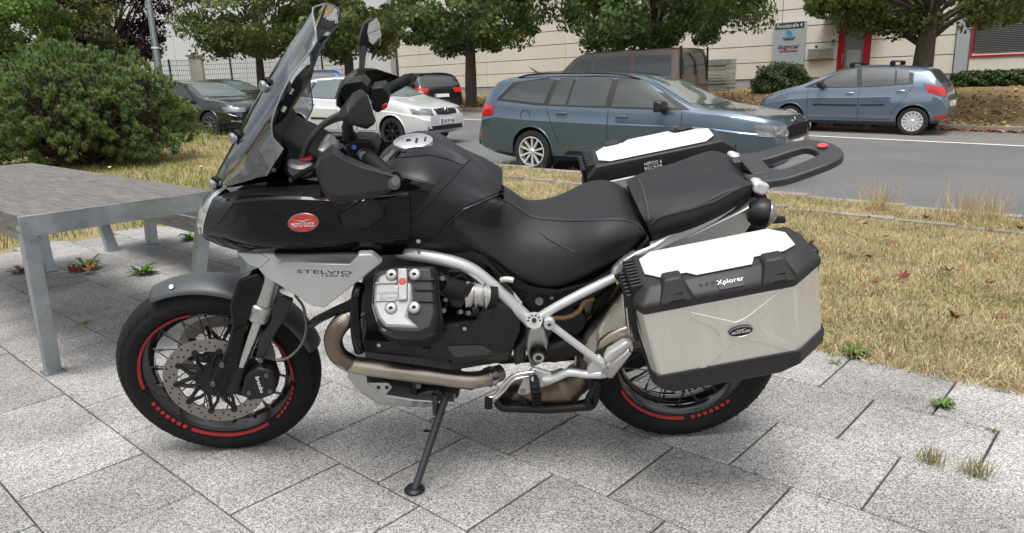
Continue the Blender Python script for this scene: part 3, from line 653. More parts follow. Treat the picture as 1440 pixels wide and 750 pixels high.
# mugo pine: upright needle tufts over a dome of twisted branches
def pine_bush():
    c = gp(118, 222, .0); c = Vector((c.x, c.y, .0)); base = atY(118, 222, 12.6); base.z = .12
    root = empty('pine_bush', base); tag(root, 'large rounded mountain pine bush on the left lawn', 'bush'); r = np.random.default_rng(3)
    T = []
    while len(T) < 2700:
        a = r.uniform(0, 2 * np.pi); h = r.uniform(-.40, 1); rad_ = np.sqrt(max(0, 1 - max(h, 0) ** 2.2)) * (1 if h > .05 else .80 + .2 * max(0, (h + .40) / .45))
        ins = r.uniform(.86, 1.03) if r.random() < .75 else r.uniform(.4, .85)
        lob = 1 + .06 * np.sin(3 * a + 1) + .05 * np.sin(7 * a + h * 6) + .04 * np.sin(11 * a - h * 9)
        c_ = np.array([np.cos(a) * 1.58 * rad_ * ins * lob, np.sin(a) * 1.5 * rad_ * ins * lob, .5 + 1.26 * h * ins * lob])
        if c_[2] < .05 + r.uniform(0, .12): continue
        for _ in range(r.integers(5, 9)): T.append((c_ + r.normal(0, 1, 3) * np.array([.085, .085, .06]), ins))
    V, F = [], []; nn = 150
    for p, ins in T:
        out = np.array([p[0] / 1.92, p[1] / 1.6, (p[2] - .5) / 1.3]); d = out * .8 + np.array([0, 0, .65]) + r.normal(0, .16, 3); d /= np.linalg.norm(d)
        L = r.uniform(.05, .12); k = nn; t = r.random(k) ** .8; a0 = p + d * (t[:, None] * L)
        q = r.normal(size=(k, 3)); q -= np.outer(q @ d, d); q /= np.linalg.norm(q, axis=1)[:, None]
        nd = q * .9 + d * (.35 + .75 * t)[:, None]; nd /= np.linalg.norm(nd, axis=1)[:, None]; ln = r.uniform(.05, .08, k)[:, None]
        w = np.cross(nd, r.normal(size=(k, 3))); w /= np.linalg.norm(w, axis=1)[:, None]; w *= .0030
        o = len(V) * 3 * nn if False else sum(0 for _ in ())
        V.append(np.stack([a0 - w, a0 + w, a0 + nd * ln], 1).reshape(-1, 3))
    V = np.concatenate(V); F = np.arange(len(V)).reshape(-1, 3)
    m, n, l, b = node_mat('pine needles'); g = n.new('ShaderNodeNewGeometry'); a = noise(n, l, g.outputs['Position'], 4.5, 3)
    c1 = ramp(n, l, a, [(.3, (.08, .14, .042)), (.5, (.14, .22, .062)), (.62, (.22, .30, .09)), (.8, (.17, .15, .06))]); c2 = mixc(n, l, .25, c1, ramp(n, l, g.outputs['Random Per Island'], [(0, (.02, .04, .015)), (1, (.20, .28, .09))]))
    l.new(c2, b.inputs['Base Color']); b.inputs['Roughness'].default_value = .5
    link('foliage', tri_mesh('foliage', V, F), m, root)
    mb = MB()
    for k in range(20):
        a = random.uniform(0, 6.28); q = random.uniform(.45, .8); e = Vector((math.cos(a) * 1.6 * q, math.sin(a) * 1.3 * q, random.uniform(.45, 1.5)))
        s = Vector((random.uniform(-.25, .25), random.uniform(-.2, .2), -.1)); md = s.lerp(e, .5) + Vector((random.uniform(-.15, .15), random.uniform(-.15, .15), -.25)); md.z = max(.06, md.z)
        mb.tube(catmull([s, md, e], 5), [.055 - .0042 * j for j in range(11)], 6)
    mb.build('branches', BARK, root)
    # inner twigs, the bush's dark interior shade put into their colour
    n2 = 17000; Q = r.normal(size=(n2, 3)); Q /= np.linalg.norm(Q, axis=1)[:, None]; Q *= (r.uniform(.3, .86, n2))[:, None]; Q = Q * np.array([1.75, 1.4, 1.0]) + np.array([0, 0, .75]); Q = Q[Q[:, 2] > .12]
    link('inner_shade_twigs', leaf_mesh('inner_shade_twigs', Q, r.normal(size=Q.shape), r.uniform(.07, .16, len(Q)), .2), mat('bush interior shade', (.05, .042, .024), .9), root)
    return root
pine_bush()
# ---- small weeds in the paving joints and on the lawn edge
WEED = foliage('weed leaves', [(.2, (.05, .10, .02)), (.5, (.09, .17, .03)), (.8, (.16, .24, .05))], .2); WEEDR = mat('reddish weed', (.13, .05, .035), .6, var=.4, vscale=40)
def weed(px, py, n, s, label, kind='rosette', m=None):
    p = gp(px, py, 0); root = empty('weed', p); tag(root, label, 'weed', 'weeds in the paving joints'); r = random.Random(px * 3 + py)
    if kind == 'tuft':
        P = np.array([[r.gauss(0, s * .22), r.gauss(0, s * .22), 0] for _ in range(n)]); V, F = blades(P, RNG.uniform(.4, 1, n) * s, RNG.uniform(.0009, .0018, n), .75); link('blades', tri_mesh('blades', V, F), m or DRY, root)
    else:
        mb = MB()
        for k in range(n):
            a = r.uniform(0, 6.28); L = s * r.uniform(.5, 1); d = Vector((math.cos(a), math.sin(a), 0)); sd = Vector((-d.y, d.x, 0)); hgt = r.uniform(.15, .7) * L; w = L * r.uniform(.10, .2)
            cs = [Vector((0, 0, .004)), d * L * .3 + Vector((0, 0, hgt * .6)), d * L * .65 + Vector((0, 0, hgt)), d * L + Vector((0, 0, hgt * .75))]
            ws = [.12, .7, 1, .1]; rows = [[c - sd * w * q, c - Vector((0, 0, w * q * .3)), c + sd * w * q] for c, q in zip(cs, ws)]; mb.grid(rows)
        mb.build('leaves', m or WEED, root, ang=60)
    return root
weed(122, 379, 26, .15, 'leafy green weed beside the near table leg'); weed(200, 386, 40, .12, 'spreading green weed in paving right of the table leg')
weed(28, 384, 20, .12, 'reddish brown weed at the left edge', m=WEEDR); weed(272, 338, 26, .14, 'brownish green weed under the bench'); weed(120, 457, 8, .05, 'tiny flat weed in the paving below the table')
weed(1326, 572, 30, .05, 'small feathery weed in joint near the grass'); weed(1372, 668, 90, .085, 'right grass tuft in long joint by right edge', 'tuft'); weed(1310, 651, 80, .08, 'left grass tuft in the same long joint', 'tuft')
weed(1398, 606, 9, .03, 'small weed in the short joint at right edge'); weed(1203, 500, 60, .075, 'bright green weed at the paving corner by the pannier'); weed(1176, 512, 8, .04, 'yellow leaved weed beside the pannier base')
for (px, py, mi, s, lab) in ((104, 383, 3, .10, 'red leaf under weed by table leg'), (130, 379, 4, .11, 'orange leaf under weed by table leg')):
    fallen(gp(px, py, .03), s, mi, 1, lab, None)
for (px, py, wl) in ((21, 214, 'white flower head at the left edge under the pine bush'), (152, 236, 'white flower head beyond the far table corner'), (280, 235, 'white flower head close to the motorcycle windscreen')):
    p = gp(px, py, .35 if py < 245 else .73); 
    if py > 244: continue
    root = empty('white_flower', Vector((p.x, p.y, .05))); tag(root, wl, 'flower', 'white flowers in the meadow')
    MB().tube([(0, 0, 0), (.02, 0, .3)], .004, 5).build('stem', WEED, root); MB().lathe([(.001, .31), (.018, .315), (.02, .305), (.001, .295)], (.02, 0, 0), (0, 0, 1), 10).build('flower_head', mat('white petals', (.7, .7, .62), .7), root)
# ================================================================== parked cars
TYRE = mat('tyre rubber', (.018, .018, .019), .8, var=.2, vscale=40)
RIMS = mat('silver alloy', (.66, .67, .68), .33, .45); RIMB = mat('black alloy', (.03, .03, .032), .3, .6); RIMG = mat('grey alloy', (.25, .26, .27), .3, .9)
CGLASS = mat('car glass', (.018, .023, .024), .02, spec=.8, ior=1.6); CGLASSL = mat('car windscreen', (.09, .11, .11), .03, spec=1.0, ior=1.75)
TRIM = mat('black car trim', (.012, .012, .013), .4); SEAM = mat('panel gap', (.008, .008, .009), .9)
CHROME = mat('chrome', (.75, .75, .75), .12, 1); LENS = mat('headlamp glass', (.22, .235, .245), .06, .6, spec=.8, coat=1); REDL = mat('red lamp glass', (.45, .012, .015), .12, coat=1)
PLATE = mat('number plate', (.75, .75, .73), .5); PLB = mat('plate blue', (.02, .07, .4), .5); INK = mat('plate ink', (.01, .01, .01), .6)
def paint(name, col, metal=.5, rough=.34): return mat(name, col, rough, metal, coat=1.0, spec=.6)
def car_wheel_meshes(r, w, style):
    rr = r * .70
    t = MB().lathe([(rr * .97, -w / 2 + .012), (rr * 1.08, -w / 2), (r * .93, -w / 2 + .004), (r * .985, -w / 2 + .025), (r, -w / 2 + .05), (r, w / 2 - .05), (r * .985, w / 2 - .025), (r * .93, w / 2 - .004), (rr * 1.08, w / 2), (rr * .97, w / 2 - .012)], (0, 0, 0), (0, 1, 0), 36).mesh('wheel', 40); t.materials.append(TYRE)
    q = MB().lathe([(rr, -w / 2 + .006), (rr * .93, -w / 2 + .004), (rr * .91, -w / 2 + .05), (rr * .88, w * .2)], (0, 0, 0), (0, 1, 0), 36)
    y0 = -w / 2 + .02
    if style == 'five':
        for k in range(5):
            for s in (-1, 1):
                a = 2 * math.pi * k / 5 + .3; e1 = Vector((math.sin(a), 0, math.cos(a))); e2 = Vector((math.cos(a), 0, -math.sin(a)))
                b0 = e1 * rr * .16 + e2 * s * rr * .05; b1 = e1 * rr * .93 + e2 * s * rr * .26; wd = e2 * rr * .07
                q.prism([b0 - wd * .8 + Vector((0, y0, 0)), b0 + wd * .8 + Vector((0, y0, 0)), b1 + wd + Vector((0, y0 - .01, 0)), b1 - wd + Vector((0, y0 - .01, 0))], (0, .035, 0))
        n = 0
    else:
        n, fr = dict(hub=(14, .58), multi=(10, .32), ten=(7, .3))[style]
        for k in range(n):
            a = 2 * math.pi * (k + .5) / n; e1 = Vector((math.sin(a), 0, math.cos(a))); e2 = Vector((math.cos(a), 0, -math.sin(a)))
            h0 = rr * .22 * math.pi / n * 1.2; h1 = rr * .93 * math.pi / n * (fr + (.15 if style == 'hub' else .0)) * (1 if style == 'hub' else 1.0)
            yo = Vector((0, y0, 0)); q.prism([e1 * rr * .2 - e2 * h0 + yo, e1 * rr * .2 + e2 * h0 + yo, e1 * rr * .93 + e2 * h1 + yo, e1 * rr * .93 - e2 * h1 + yo], (0, .03, 0))
    q.lathe([(.001, y0 - .012), (rr * .13, y0 - .012), (rr * .2, y0), (rr * .2, y0 + .05)], (0, 0, 0), (0, 1, 0), 20)
    rim = q.mesh('rim', 35)
    bk = MB().lathe([(.001, 0), (rr * .9, 0)], (0, 0, 0), (0, 1, 0), 24)
    bk.lathe([(.001, -.02), (rr * .55, -.02)], (0, 0, 0), (0, 1, 0), 24); disc = bk.mesh('brake_disc', 40); return t, rim, disc
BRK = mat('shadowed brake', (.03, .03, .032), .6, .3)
def make_car(name, label, S, loc, head, group='parked cars'):
    """local frame: x forward, y to the car's left, z up, origin mid-wheelbase on the ground"""
    prof = catmull([Vector((x, 0, z)) for x, z in S['prof']], 5); belt = S['belt']; W = S['w']; WR = S['roofw']; top_max = max(z for _, z in S['prof'])
    def lin(tab, x):
        if x >= tab[0][0]: return tab[0][1]
        for (a, b), (c, d) in zip(tab, tab[1:]):
            if c <= x <= a: return b + (d - b) * (a - x) / max(1e-6, a - c)
        return tab[-1][1]
    x_f, x_r = S['prof'][0][0], S['prof'][-1][0]
    wtab = S.get('wtab') or [(x_f, .70), (x_f - .06, .80), (x_f - .2, .91), (x_f - .5, .98), (x_f - .9, 1), (x_r + .8, 1), (x_r + .3, .965), (x_r + .1, .91), (x_r, .84)]
    btab = [(x_f, .36), (x_f - .12, .25), (x_f - .5, .2), (x_r + .6, .2), (x_r + .12, .27), (x_r, .36)]
    rows = []
    for p in prof:
        x, top = p.x, p.z; w = W * lin(wtab, x); bot = lin(btab, x); bl = min(lin(belt, x), top - .025); k = max(0, min(1, (top - bl - .03) / (top_max - .98)))
        top = max(top, bot + .08); bl = max(bl, bot + .05); wr = (.93 * w) * (1 - k) + WR * k * min(1, w / W + .05); H = bl - bot
        p5 = Vector((x, .962 * w, bl)); p7 = Vector((x, wr, top - (.018 + .055 * k)))
        half = [(0, bot), (.80 * w, bot), (.955 * w, bot + .10 * H), (.975 * w, bot + .22 * H), (1.0 * w, bot + .48 * H), (.999 * w, bot + .735 * H), (.986 * w, bot + .76 * H), (.976 * w, bot + .93 * H), (p5.y, p5.z)]
        m6 = p5.lerp(p7, .33); m6b = p5.lerp(p7, .7); half += [(m6.y + .012 * k, m6.z), (m6b.y + .010 * k, m6b.z), (p7.y, p7.z), (wr * .93, top - (.008 + .03 * k)), (wr * .75, top - .004 - .012 * k), (wr * .4, top - .001), (0, top)]
        rows.append([Vector((x, y, z)) for y, z in half])
    mb = MB().grid(rows); mb.mirror()
    n = len(rows[0])
    for i in (0, len(rows) - 1):
        ring = rows[i] + [Vector((v.x, -v.y, v.z)) for v in rows[i][-2:0:-1]]; mb.add(ring, [tuple(range(len(ring)))])
    root = empty(name); tag(root, label, 'van' if S.get('van') else 'car', group)
    hd = Vector(head).normalized(); lf = Vector((-hd.y, hd.x, 0)).normalized(); upv = hd.cross(lf)
    M = Matrix((hd, lf, upv)).transposed().to_4x4(); M.translation = Vector(loc); root.matrix_world = M
    body = mb.build('body', S['paint'], root, ang=28); bvh = bvh_of(body)
    # wheel arches
    r = S['r']; wb = S['wb'] / 2; tr = S.get('track', W - .115); body.data.materials.append(BLACK)
    cuts = []
    for cx in (wb, -wb):
        for s in (-1, 1):
            c = MB().cyl((cx, s * (W - .42), r + .015), (cx, s * (W + .3), r + .015), r * 1.11, 40); me = c.mesh('c'); me.materials.append(BLACK); co = bpy.data.objects.new('c', me); COL.objects.link(co); co.matrix_world = M; cuts.append(co)
            q = body.modifiers.new('c', 'BOOLEAN'); q.operation = 'DIFFERENCE'; q.object = co; q.solver = 'EXACT'
            try: q.material_mode = 'TRANSFER'
            except Exception: pass
    bpy.context.view_layer.update(); dg = bpy.context.evaluated_depsgraph_get(); me = bpy.data.meshes.new_from_object(body.evaluated_get(dg)); finish(me, 28)
    body.modifiers.clear(); old = body.data; body.data = me; bpy.data.meshes.remove(old)
    for c in cuts: m_ = c.data; bpy.data.objects.remove(c); bpy.data.meshes.remove(m_)
    tm, rm, dm = car_wheel_meshes(r, S.get('tw', .21), S['rim'])
    if not rm.materials: rm.materials.append(S['rimmat']); dm.materials.append(BRK)
    for cx in (wb, -wb):
        for s in (-1, 1):
            wo = link('wheel', tm, None, root); wo.location = (cx, s * tr, r); wo.rotation_euler = (0, 0, 0 if s < 0 else math.pi)
            link('rim', rm, None, wo); link('brake_disc', dm, None, wo)
    # arch lips
    for cx in (wb, -wb):
        for s in (-1, 1):
            pts = []
            for i in range(25):
                a = math.pi * (-.08 + 1.16 * i / 24); p = Vector((cx + math.cos(a) * r * 1.125, s * 2, r + .015 + math.sin(a) * r * 1.125)); q = cast(bvh, p, (0, -s, 0), -.002)
                if q is not None and q.z > .2: pts.append(q)
            if len(pts) > 4: MB().tube(pts, .016, 6).build('arch_lip', S.get('lipmat', S['paint']), body, ang=60)
    glass = S.get('glass', CGLASS)
    def sidep(nm, bot, top, m, off, both=True, nu=12, nv=4, par=body):
        for s in ((-1, 1) if both else (S.get('vis', -1),)):
            patch(bvh, [(x, s * 2, z) for x, z in bot], [(x, s * 2, z) for x, z in top], (0, -s, 0), off, nu, nv).build(nm, m, par, ang=60)
    if 'frame' in S: sidep('window_surround', S['frame'][0], S['frame'][1], TRIM, .003, nu=26)
    for b, t in S['windows']: sidep('side_window', b, t, glass, .007)
    for (x0, z0, x1, z1) in S.get('seams', []):
        d = Vector((x1 - x0, z1 - z0)); nrm = Vector((-d.y, d.x)).normalized() * .004
        sidep('panel_gap', [(x0 + nrm.x, z0 + nrm.y), (x1 + nrm.x, z1 + nrm.y)], [(x0 - nrm.x, z0 - nrm.y), (x1 - nrm.x, z1 - nrm.y)], SEAM, .002, nu=16, nv=1)
    for (x, z) in S.get('handles', []):
        for s in (-1, 1):
            q = cast(bvh, (x, s * 2, z), (0, -s, 0), .018)
            if q is not None: MB().box(q, (.17, .025, .028)).build('door_handle', S.get('handlemat', S['paint']), body, bevel=.008)
    for nm, m, bot, top in S.get('sidebits', []): sidep(nm, bot, top, m, .006, nu=10, nv=3)
    if 'screen' in S:
        b, t = S['screen']; patch(bvh, [(x, y, 3) for x, y in b], [(x, y, 3) for x, y in t], (0, 0, -1), .005, 16, 8).build('windscreen', S.get('sglass', CGLASSL), body, ang=60)
    for nm, m, bot, top in S.get('front', []): patch(bvh, [(4, y, z) for y, z in bot], [(4, y, z) for y, z in top], (-1, 0, 0), .006, 12, 5).build(nm, m, body, ang=60)
    for nm, m, bot, top in S.get('rear', []): patch(bvh, [(-4, y, z) for y, z in bot], [(-4, y, z) for y, z in top], (1, 0, 0), .006, 12, 5).build(nm, m, body, ang=60)
    for nm, m, bot, top, dr in S.get('corner', []):
        for s in (-1, 1):
            f = lambda P: [(x, s * y, z) for x, y, z in P]
            patch(bvh, f(bot), f(top), (dr[0], s * dr[1], dr[2]), .007, 10, 5).build(nm, m, body, ang=60)
    if 'mirror' in S:
        x, z = S['mirror']
        for s in (-1, 1):
            q = cast(bvh, (x, s * 2, z), (0, -s, 0), 0); y = s * ((abs(q.y) if q is not None else W) + .13)
            mo = MB().prism([(x + .07, y - .11, z - .02), (x + .07, y + .11, z - .02), (x + .075, y + .11, z + .09), (x + .06, y - .10, z + .11)], [(x - .06, y - .12, z - .04), (x - .06, y + .12, z - .04), (x - .06, y + .12, z + .12), (x - .06, y - .12, z + .12)]).build('door_mirror', S.get('mirrormat', TRIM), root, bevel=.03)
            MB().box((x, y - s * .12, z - .01), (.07, .12, .04)).build('mirror_foot', TRIM, mo)
    if S.get('rails'):
        x0, x1, yy = S['rails']
        for s in (-1, 1):
            pts = []
            for i in range(13):
                x = x0 + (x1 - x0) * i / 12; q = cast(bvh, (x, s * yy, 3), (0, 0, -1), .0); e = abs(i - 6) / 6
                if q is not None: pts.append(q + Vector((0, 0, .045 * (1 - e ** 6) + .002)))
            MB().tube(pts, .017, 8, flat=.8).build('roof_rail', TRIM, root, ang=60)
    if S.get('bars'):
        for xb in S['bars']:
            yy = WR * .93; q = cast(bvh, (xb, yy, 3), (0, 0, -1), 0); zt = q.z + .10
            bo = MB().box((xb, 0, zt), (.06, 2 * yy + .12, .03)).build('roof_bar', TRIM, root, bevel=.01)
            for s in (-1, 1): MB().box((xb, s * yy, zt - .05), (.11, .07, .09)).build('bar_foot', TRIM, bo, bevel=.015)
    if 'plate' in S:
        s, z, txt, th = S['plate']; q = cast(bvh, (s * 4, 0, z), (-s, 0, 0), .012); x = q.x if q is not None else (x_f if s > 0 else x_r); 
        po = MB().box((x, 0, z), (.016, .52, .11)).build('number_plate', PLATE, root)
        MB().box((x + s * .009, -s * .235 * -1 * (1 if s > 0 else 1) * (-1), z), (.006, .045, .108)).build('plate_band', PLB, po)
        if txt: text_obj('lettering', txt, INK, po, (x + s * .0105, s * .025, z), (0, s, 0), (0, 0, 1), .07, .40, .002)
    if S.get('extra'): S['extra'](root, body, bvh)
    return root
def car_at(px, py, S, ang, wheel, side, z=None):
    """origin from the ground contact of one wheel; ang: heading angle measured from -UD"""
    z0 = -.15
    for _ in range(6):
        p = gp(px, py, z0); z0 = zroad(touv(p)[0]) if z is None else z
    h = Matrix.Rotation(ang, 3, 'Z') @ Vector((-UD.x, -UD.y, 0)); sl = -.025 * (-(h.x * UD.x + h.y * UD.y)); h = Vector((h.x, h.y, sl if z is None else 0)).normalized()
    l = Vector((-h.y, h.x, 0)).normalized(); tr = S.get('track', S['w'] - .115) + .09
    o = p - h * (S['wb'] / 2 * (1 if wheel == 'f' else -1)) - l * (tr * side); return o, h
def badge(x, y, z, r, m, nrm=(1, 0, 0)):
    def f(root, body, bvh): MB().cyl(Vector((x, y, z)), Vector((x, y, z)) + Vector(nrm) * .012, r, 18).build('badge', m, body)
    return f
# ---- grey estate (nearest car)
P1 = paint('slate grey paint', (.072, .112, .152), .5, .28)
def oct_extra(root, body, bvh):
    for s in (-1, 1):
        for (yy, zz, rr) in ((.80, .725, .045), (.66, .70, .05)):
            q = cast(bvh, (2.6, s * yy * 1.02 + s * .25, zz), (-.75, -.6 * s, 0), .008)
            if q is not None: MB().lathe([(rr * .35, .004), (rr * .8, .002), (rr, .006), (rr, 0)], q, (.75, s * .65, 0), 16).build('headlamp_ring', CHROME, body)
    for k in range(17):
        y = -.42 + k * .0525; q = cast(bvh, (4, y, .70), (-1, 0, 0), .012)
        if q is not None: MB().box(q, (.02, .010, .16)).build('grille_bar', TRIM, body)
    q = cast(bvh, (4, 0, .82), (-1, 0, 0), .01); MB().cyl(q, q + Vector((.012, 0, .006)), .045, 18).build('badge', CHROME, body)
    MB().box((.98, -.25, .985), (.06, .7, .02)).build('wiper', TRIM, body, bevel=.005)
    MB().tube([(-1.75, 0, 1.43), (-1.95, 0, 1.55)], [.02, .004], 6).build('antenna', TRIM, body)
    for s in (-1, 1):
        q = cast(bvh, (-1.45, s * 2, .84), (0, -s, 0), .002); pts = [q + Vector((math.cos(a) * .085, 0, math.sin(a) * .085)) for a in [2 * math.pi * i / 20 for i in range(20)]]
        if s < 0: MB().tube(pts, .003, 5, closed=True).build('fuel_flap', SEAM, body)
OCT = dict(paint=P1, w=.905, roofw=.60, wb=2.69, r=.318, tw=.22, rim='five', rimmat=RIMS,
  prof=[(2.25, .42), (2.25, .66), (2.215, .80), (2.08, .875), (1.68, .95), (1.12, 1.02), (.70, 1.21), (.30, 1.385), (-.15, 1.452), (-.9, 1.46), (-1.65, 1.425), (-2.08, 1.365), (-2.24, 1.18), (-2.34, .98), (-2.40, .72), (-2.405, .45)],
  belt=[(2.25, .66), (2.1, .82), (1.5, .905), (1.0, .94), (0, .95), (-1.3, .985), (-2.0, 1.02), (-2.3, .93), (-2.4, .6)],
  frame=([(1.08, .965), (.5, .962), (-.4, .975), (-1.3, .995), (-2.02, 1.06)], [(.98, 1.02), (.34, 1.345), (-.3, 1.405), (-1.1, 1.40), (-1.80, 1.315)]),
  windows=[([(.90, .985), (-.05, .985)], [(.36, 1.315), (-.05, 1.385)]), ([(-.15, .99), (-.74, .995)], [(-.15, 1.388), (-.72, 1.388)]), ([(-.78, 1.0), (-1.06, 1.005)], [(-.76, 1.388), (-1.0, 1.375)]), ([(-1.15, 1.015), (-1.93, 1.075)], [(-1.08, 1.365), (-1.66, 1.315)])],
  seams=[(.98, .93, .98, .35), (-.09, .95, -.09, .30), (-1.10, .98, -.98, .70), (-.98, .70, -.86, .45), (.98, .34, -.75, .30), (-.09, .30, -.09, .34)],
  handles=[(.12, .86), (-.83, .885)], rails=(.25, -1.75, .60), mirror=(.72, .975), mirrormat=TRIM,
  screen=([(1.03, -.70), (1.14, -.35), (1.17, 0), (1.14, .35), (1.03, .70)], [(.42, -.54), (.33, -.3), (.30, 0), (.33, .3), (.42, .54)]),
  front=[('grille', TRIM, [(-.46, .60), (0, .58), (.46, .60)], [(-.52, .755), (0, .80), (.52, .755)]), ('lower_grille', TRIM, [(-.55, .36), (.55, .36)], [(-.55, .44), (.55, .44)])],
  corner=[('headlamp', LENS, [(2.2, .54, .635), (2.0, .86, .66)], [(2.2, .54, .77), (1.95, .88, .805)], (-.75, -.65, 0)), ('tail_lamp', REDL, [(-2.3, .62, .80), (-2.1, .9, .84)], [(-2.3, .62, .98), (-2.1, .9, .99)], (.7, -.7, 0))],
  sidebits=[('sill_trim', TRIM, [(.95, .30), (-.80, .30)], [(.95, .36), (-.72, .36)]), ('side_marker', REDL, [(-2.28, .53), (-2.36, .53)], [(-2.28, .57), (-2.36, .57)])], plate=(1, .52, '', 0), extra=oct_extra)
o, h = car_at(748, 243, OCT, rad(8), 'r', -1); make_car('parked_car', 'slate grey estate car with roof rails parked nearest', OCT, o, h)
# ---- blue grey hatchback
P2 = paint('pale blue grey paint', (.125, .168, .218), .5, .30)
def clio_extra(root, body, bvh):
    q = cast(bvh, (-4, 0, .96), (1, 0, 0), .01); MB().cyl(q, q + Vector((-.012, 0, 0)), .05, 4).build('badge', CHROME, body)
    MB().box((-1.78, -.1, 1.07), (.03, .45, .02)).build('wiper', TRIM, body)
CLI = dict(paint=P2, w=.86, roofw=.56, wb=2.575, r=.30, tw=.19, rim='hub', rimmat=RIMS, vis=1,
  prof=[(2.12, .42), (2.12, .58), (2.06, .70), (1.88, .82), (1.50, .96), (1.12, 1.06), (.70, 1.25), (.25, 1.415), (-.2, 1.475), (-.9, 1.465), (-1.42, 1.395), (-1.60, 1.22), (-1.76, 1.02), (-1.86, .80), (-1.90, .55), (-1.90, .42)],
  belt=[(2.1, .58), (1.8, .78), (1.3, .93), (.8, .97), (0, .985), (-1.2, 1.05), (-1.6, 1.06), (-1.8, .9), (-1.9, .6)],
  frame=([(1.02, .99), (.3, .985), (-.5, 1.01), (-1.22, 1.07)], [(.92, 1.05), (.22, 1.375), (-.4, 1.425), (-1.18, 1.30)]),
  windows=[([(.82, 1.005), (-.12, 1.005)], [(.28, 1.345), (-.02, 1.40)]), ([(-.22, 1.015), (-.86, 1.045)], [(-.12, 1.405), (-.80, 1.395)]), ([(-.90, 1.05), (-1.14, 1.085)], [(-.84, 1.39), (-1.08, 1.34)])],
  seams=[(.92, .96, .90, .34), (-.17, .985, -.19, .32), (-1.24, 1.06, -1.05, .74), (-1.05, .74, -.84, .42), (.90, .33, -.84, .32), (-1.42, 1.1, -1.46, .95)],
  handles=[(.02, .88), (-1.0, .93)], handlemat=CHROME, mirror=(.62, 1.02), bars=(.10, -.72),
  screen=([(1.06, -.66), (1.16, 0), (1.06, .66)], [(.36, -.5), (.26, 0), (.36, .5)]),
  corner=[('headlamp', LENS, [(1.95, .55, .66), (1.7, .86, .74)], [(1.9, .55, .80), (1.55, .86, .86)], (-.65, -.75, 0)), ('tail_lamp', REDL, [(-1.78, .62, .80), (-1.55, .86, .90)], [(-1.74, .60, .99), (-1.50, .86, 1.07)], (.7, -.7, 0)), ('rear_reflector', REDL, [(-1.86, .52, .36), (-1.70, .82, .36)], [(-1.86, .52, .43), (-1.72, .82, .43)], (.75, -.65, 0))],
  rear=[('rear_window', CGLASS, [(-.56, 1.09), (.56, 1.09)], [(-.46, 1.36), (.46, 1.36)])],
  sidebits=[('rub_strip', TRIM, [(.78, .60), (-.16, .60)], [(.78, .635), (-.16, .635)]), ('rub_strip', TRIM, [(-.22, .61), (-.72, .62)], [(-.22, .64), (-.72, .65)])], plate=(-1, .66, '', 0), extra=clio_extra)
o, h = car_at(1280, 191, CLI, math.pi + rad(4), 'r', 1); make_car('parked_car', 'pale blue grey hatchback with roof bars across the street', CLI, o, h)
# ---- silver saloon hatch
P3 = paint('silver paint', (.70, .71, .72), .3, .28)
def ast_extra(root, body, bvh):
    q = cast(bvh, (4, 0, .70), (-1, 0, 0), .012)
    MB().tube([q + Vector((0, math.cos(a) * .06, math.sin(a) * .06)) for a in [2 * math.pi * i / 20 for i in range(20)]], .009, 6, closed=True).build('badge', CHROME, body); MB().box(q, (.01, .12, .012)).build('badge_bar', CHROME, body)
    MB().box((1.02, -.2, 1.0), (.05, .8, .02)).build('wiper', TRIM, body)
AST = dict(paint=P3, w=.855, roofw=.58, wb=2.61, r=.30, tw=.2, rim='ten', rimmat=RIMB, glass=CGLASSL,
  prof=[(2.12, .40), (2.12, .60), (2.07, .72), (1.9, .80), (1.5, .90), (1.12, .985), (.7, 1.18), (.28, 1.355), (-.2, 1.42), (-.8, 1.41), (-1.3, 1.32), (-1.7, 1.12), (-1.88, .95), (-1.96, .7), (-1.96, .42)],
  belt=[(2.1, .6), (1.9, .76), (1.4, .87), (.9, .91), (0, .93), (-1.2, .97), (-1.8, .9), (-1.95, .6)],
  frame=([(1.03, .935), (.2, .94), (-.7, .96), (-1.5, 1.02)], [(.95, .98), (.3, 1.305), (-.3, 1.365), (-1.2, 1.25)]),
  windows=[([(.84, .95), (-.1, .955)], [(.34, 1.28), (-.08, 1.345)]), ([(-.2, .96), (-.95, .98)], [(-.18, 1.345), (-.86, 1.33)]), ([(-1.02, .985), (-1.42, 1.03)], [(-.92, 1.315), (-1.2, 1.24)])],
  seams=[(.92, .90, .92, .32), (-.15, .93, -.15, .3), (-1.02, .96, -.95, .6), (.92, .32, -.7, .3)], handles=[(.02, .83), (-.85, .85)], mirror=(.7, .96), mirrormat=P3,
  screen=([(1.04, -.68), (1.15, 0), (1.04, .68)], [(.40, -.53), (.28, 0), (.40, .53)]),
  front=[('grille', TRIM, [(-.34, .64), (0, .625), (.34, .64)], [(-.38, .745), (0, .76), (.38, .745)]), ('lower_grille', TRIM, [(-.62, .33), (.62, .33)], [(-.64, .42), (.64, .42)])],
  corner=[('headlamp', LENS, [(2.05, .44, .63), (1.85, .8, .66)], [(2.05, .44, .755), (1.8, .82, .78)], (-.8, -.6, 0)), ('tail_lamp', REDL, [(-1.9, .5, .7), (-1.7, .84, .72)], [(-1.9, .5, .9), (-1.7, .84, .92)], (.7, -.7, 0))],
  sidebits=[('rub_strip', TRIM, [(.88, .52), (-.9, .52)], [(.88, .565), (-.9, .565)])], plate=(1, .50, 'DU·FP 404', 0), extra=ast_extra)
o, h = car_at(552, 207, AST, rad(12), 'f', -1); make_car('parked_car', 'silver compact hatchback behind the handlebars', AST, o, h)
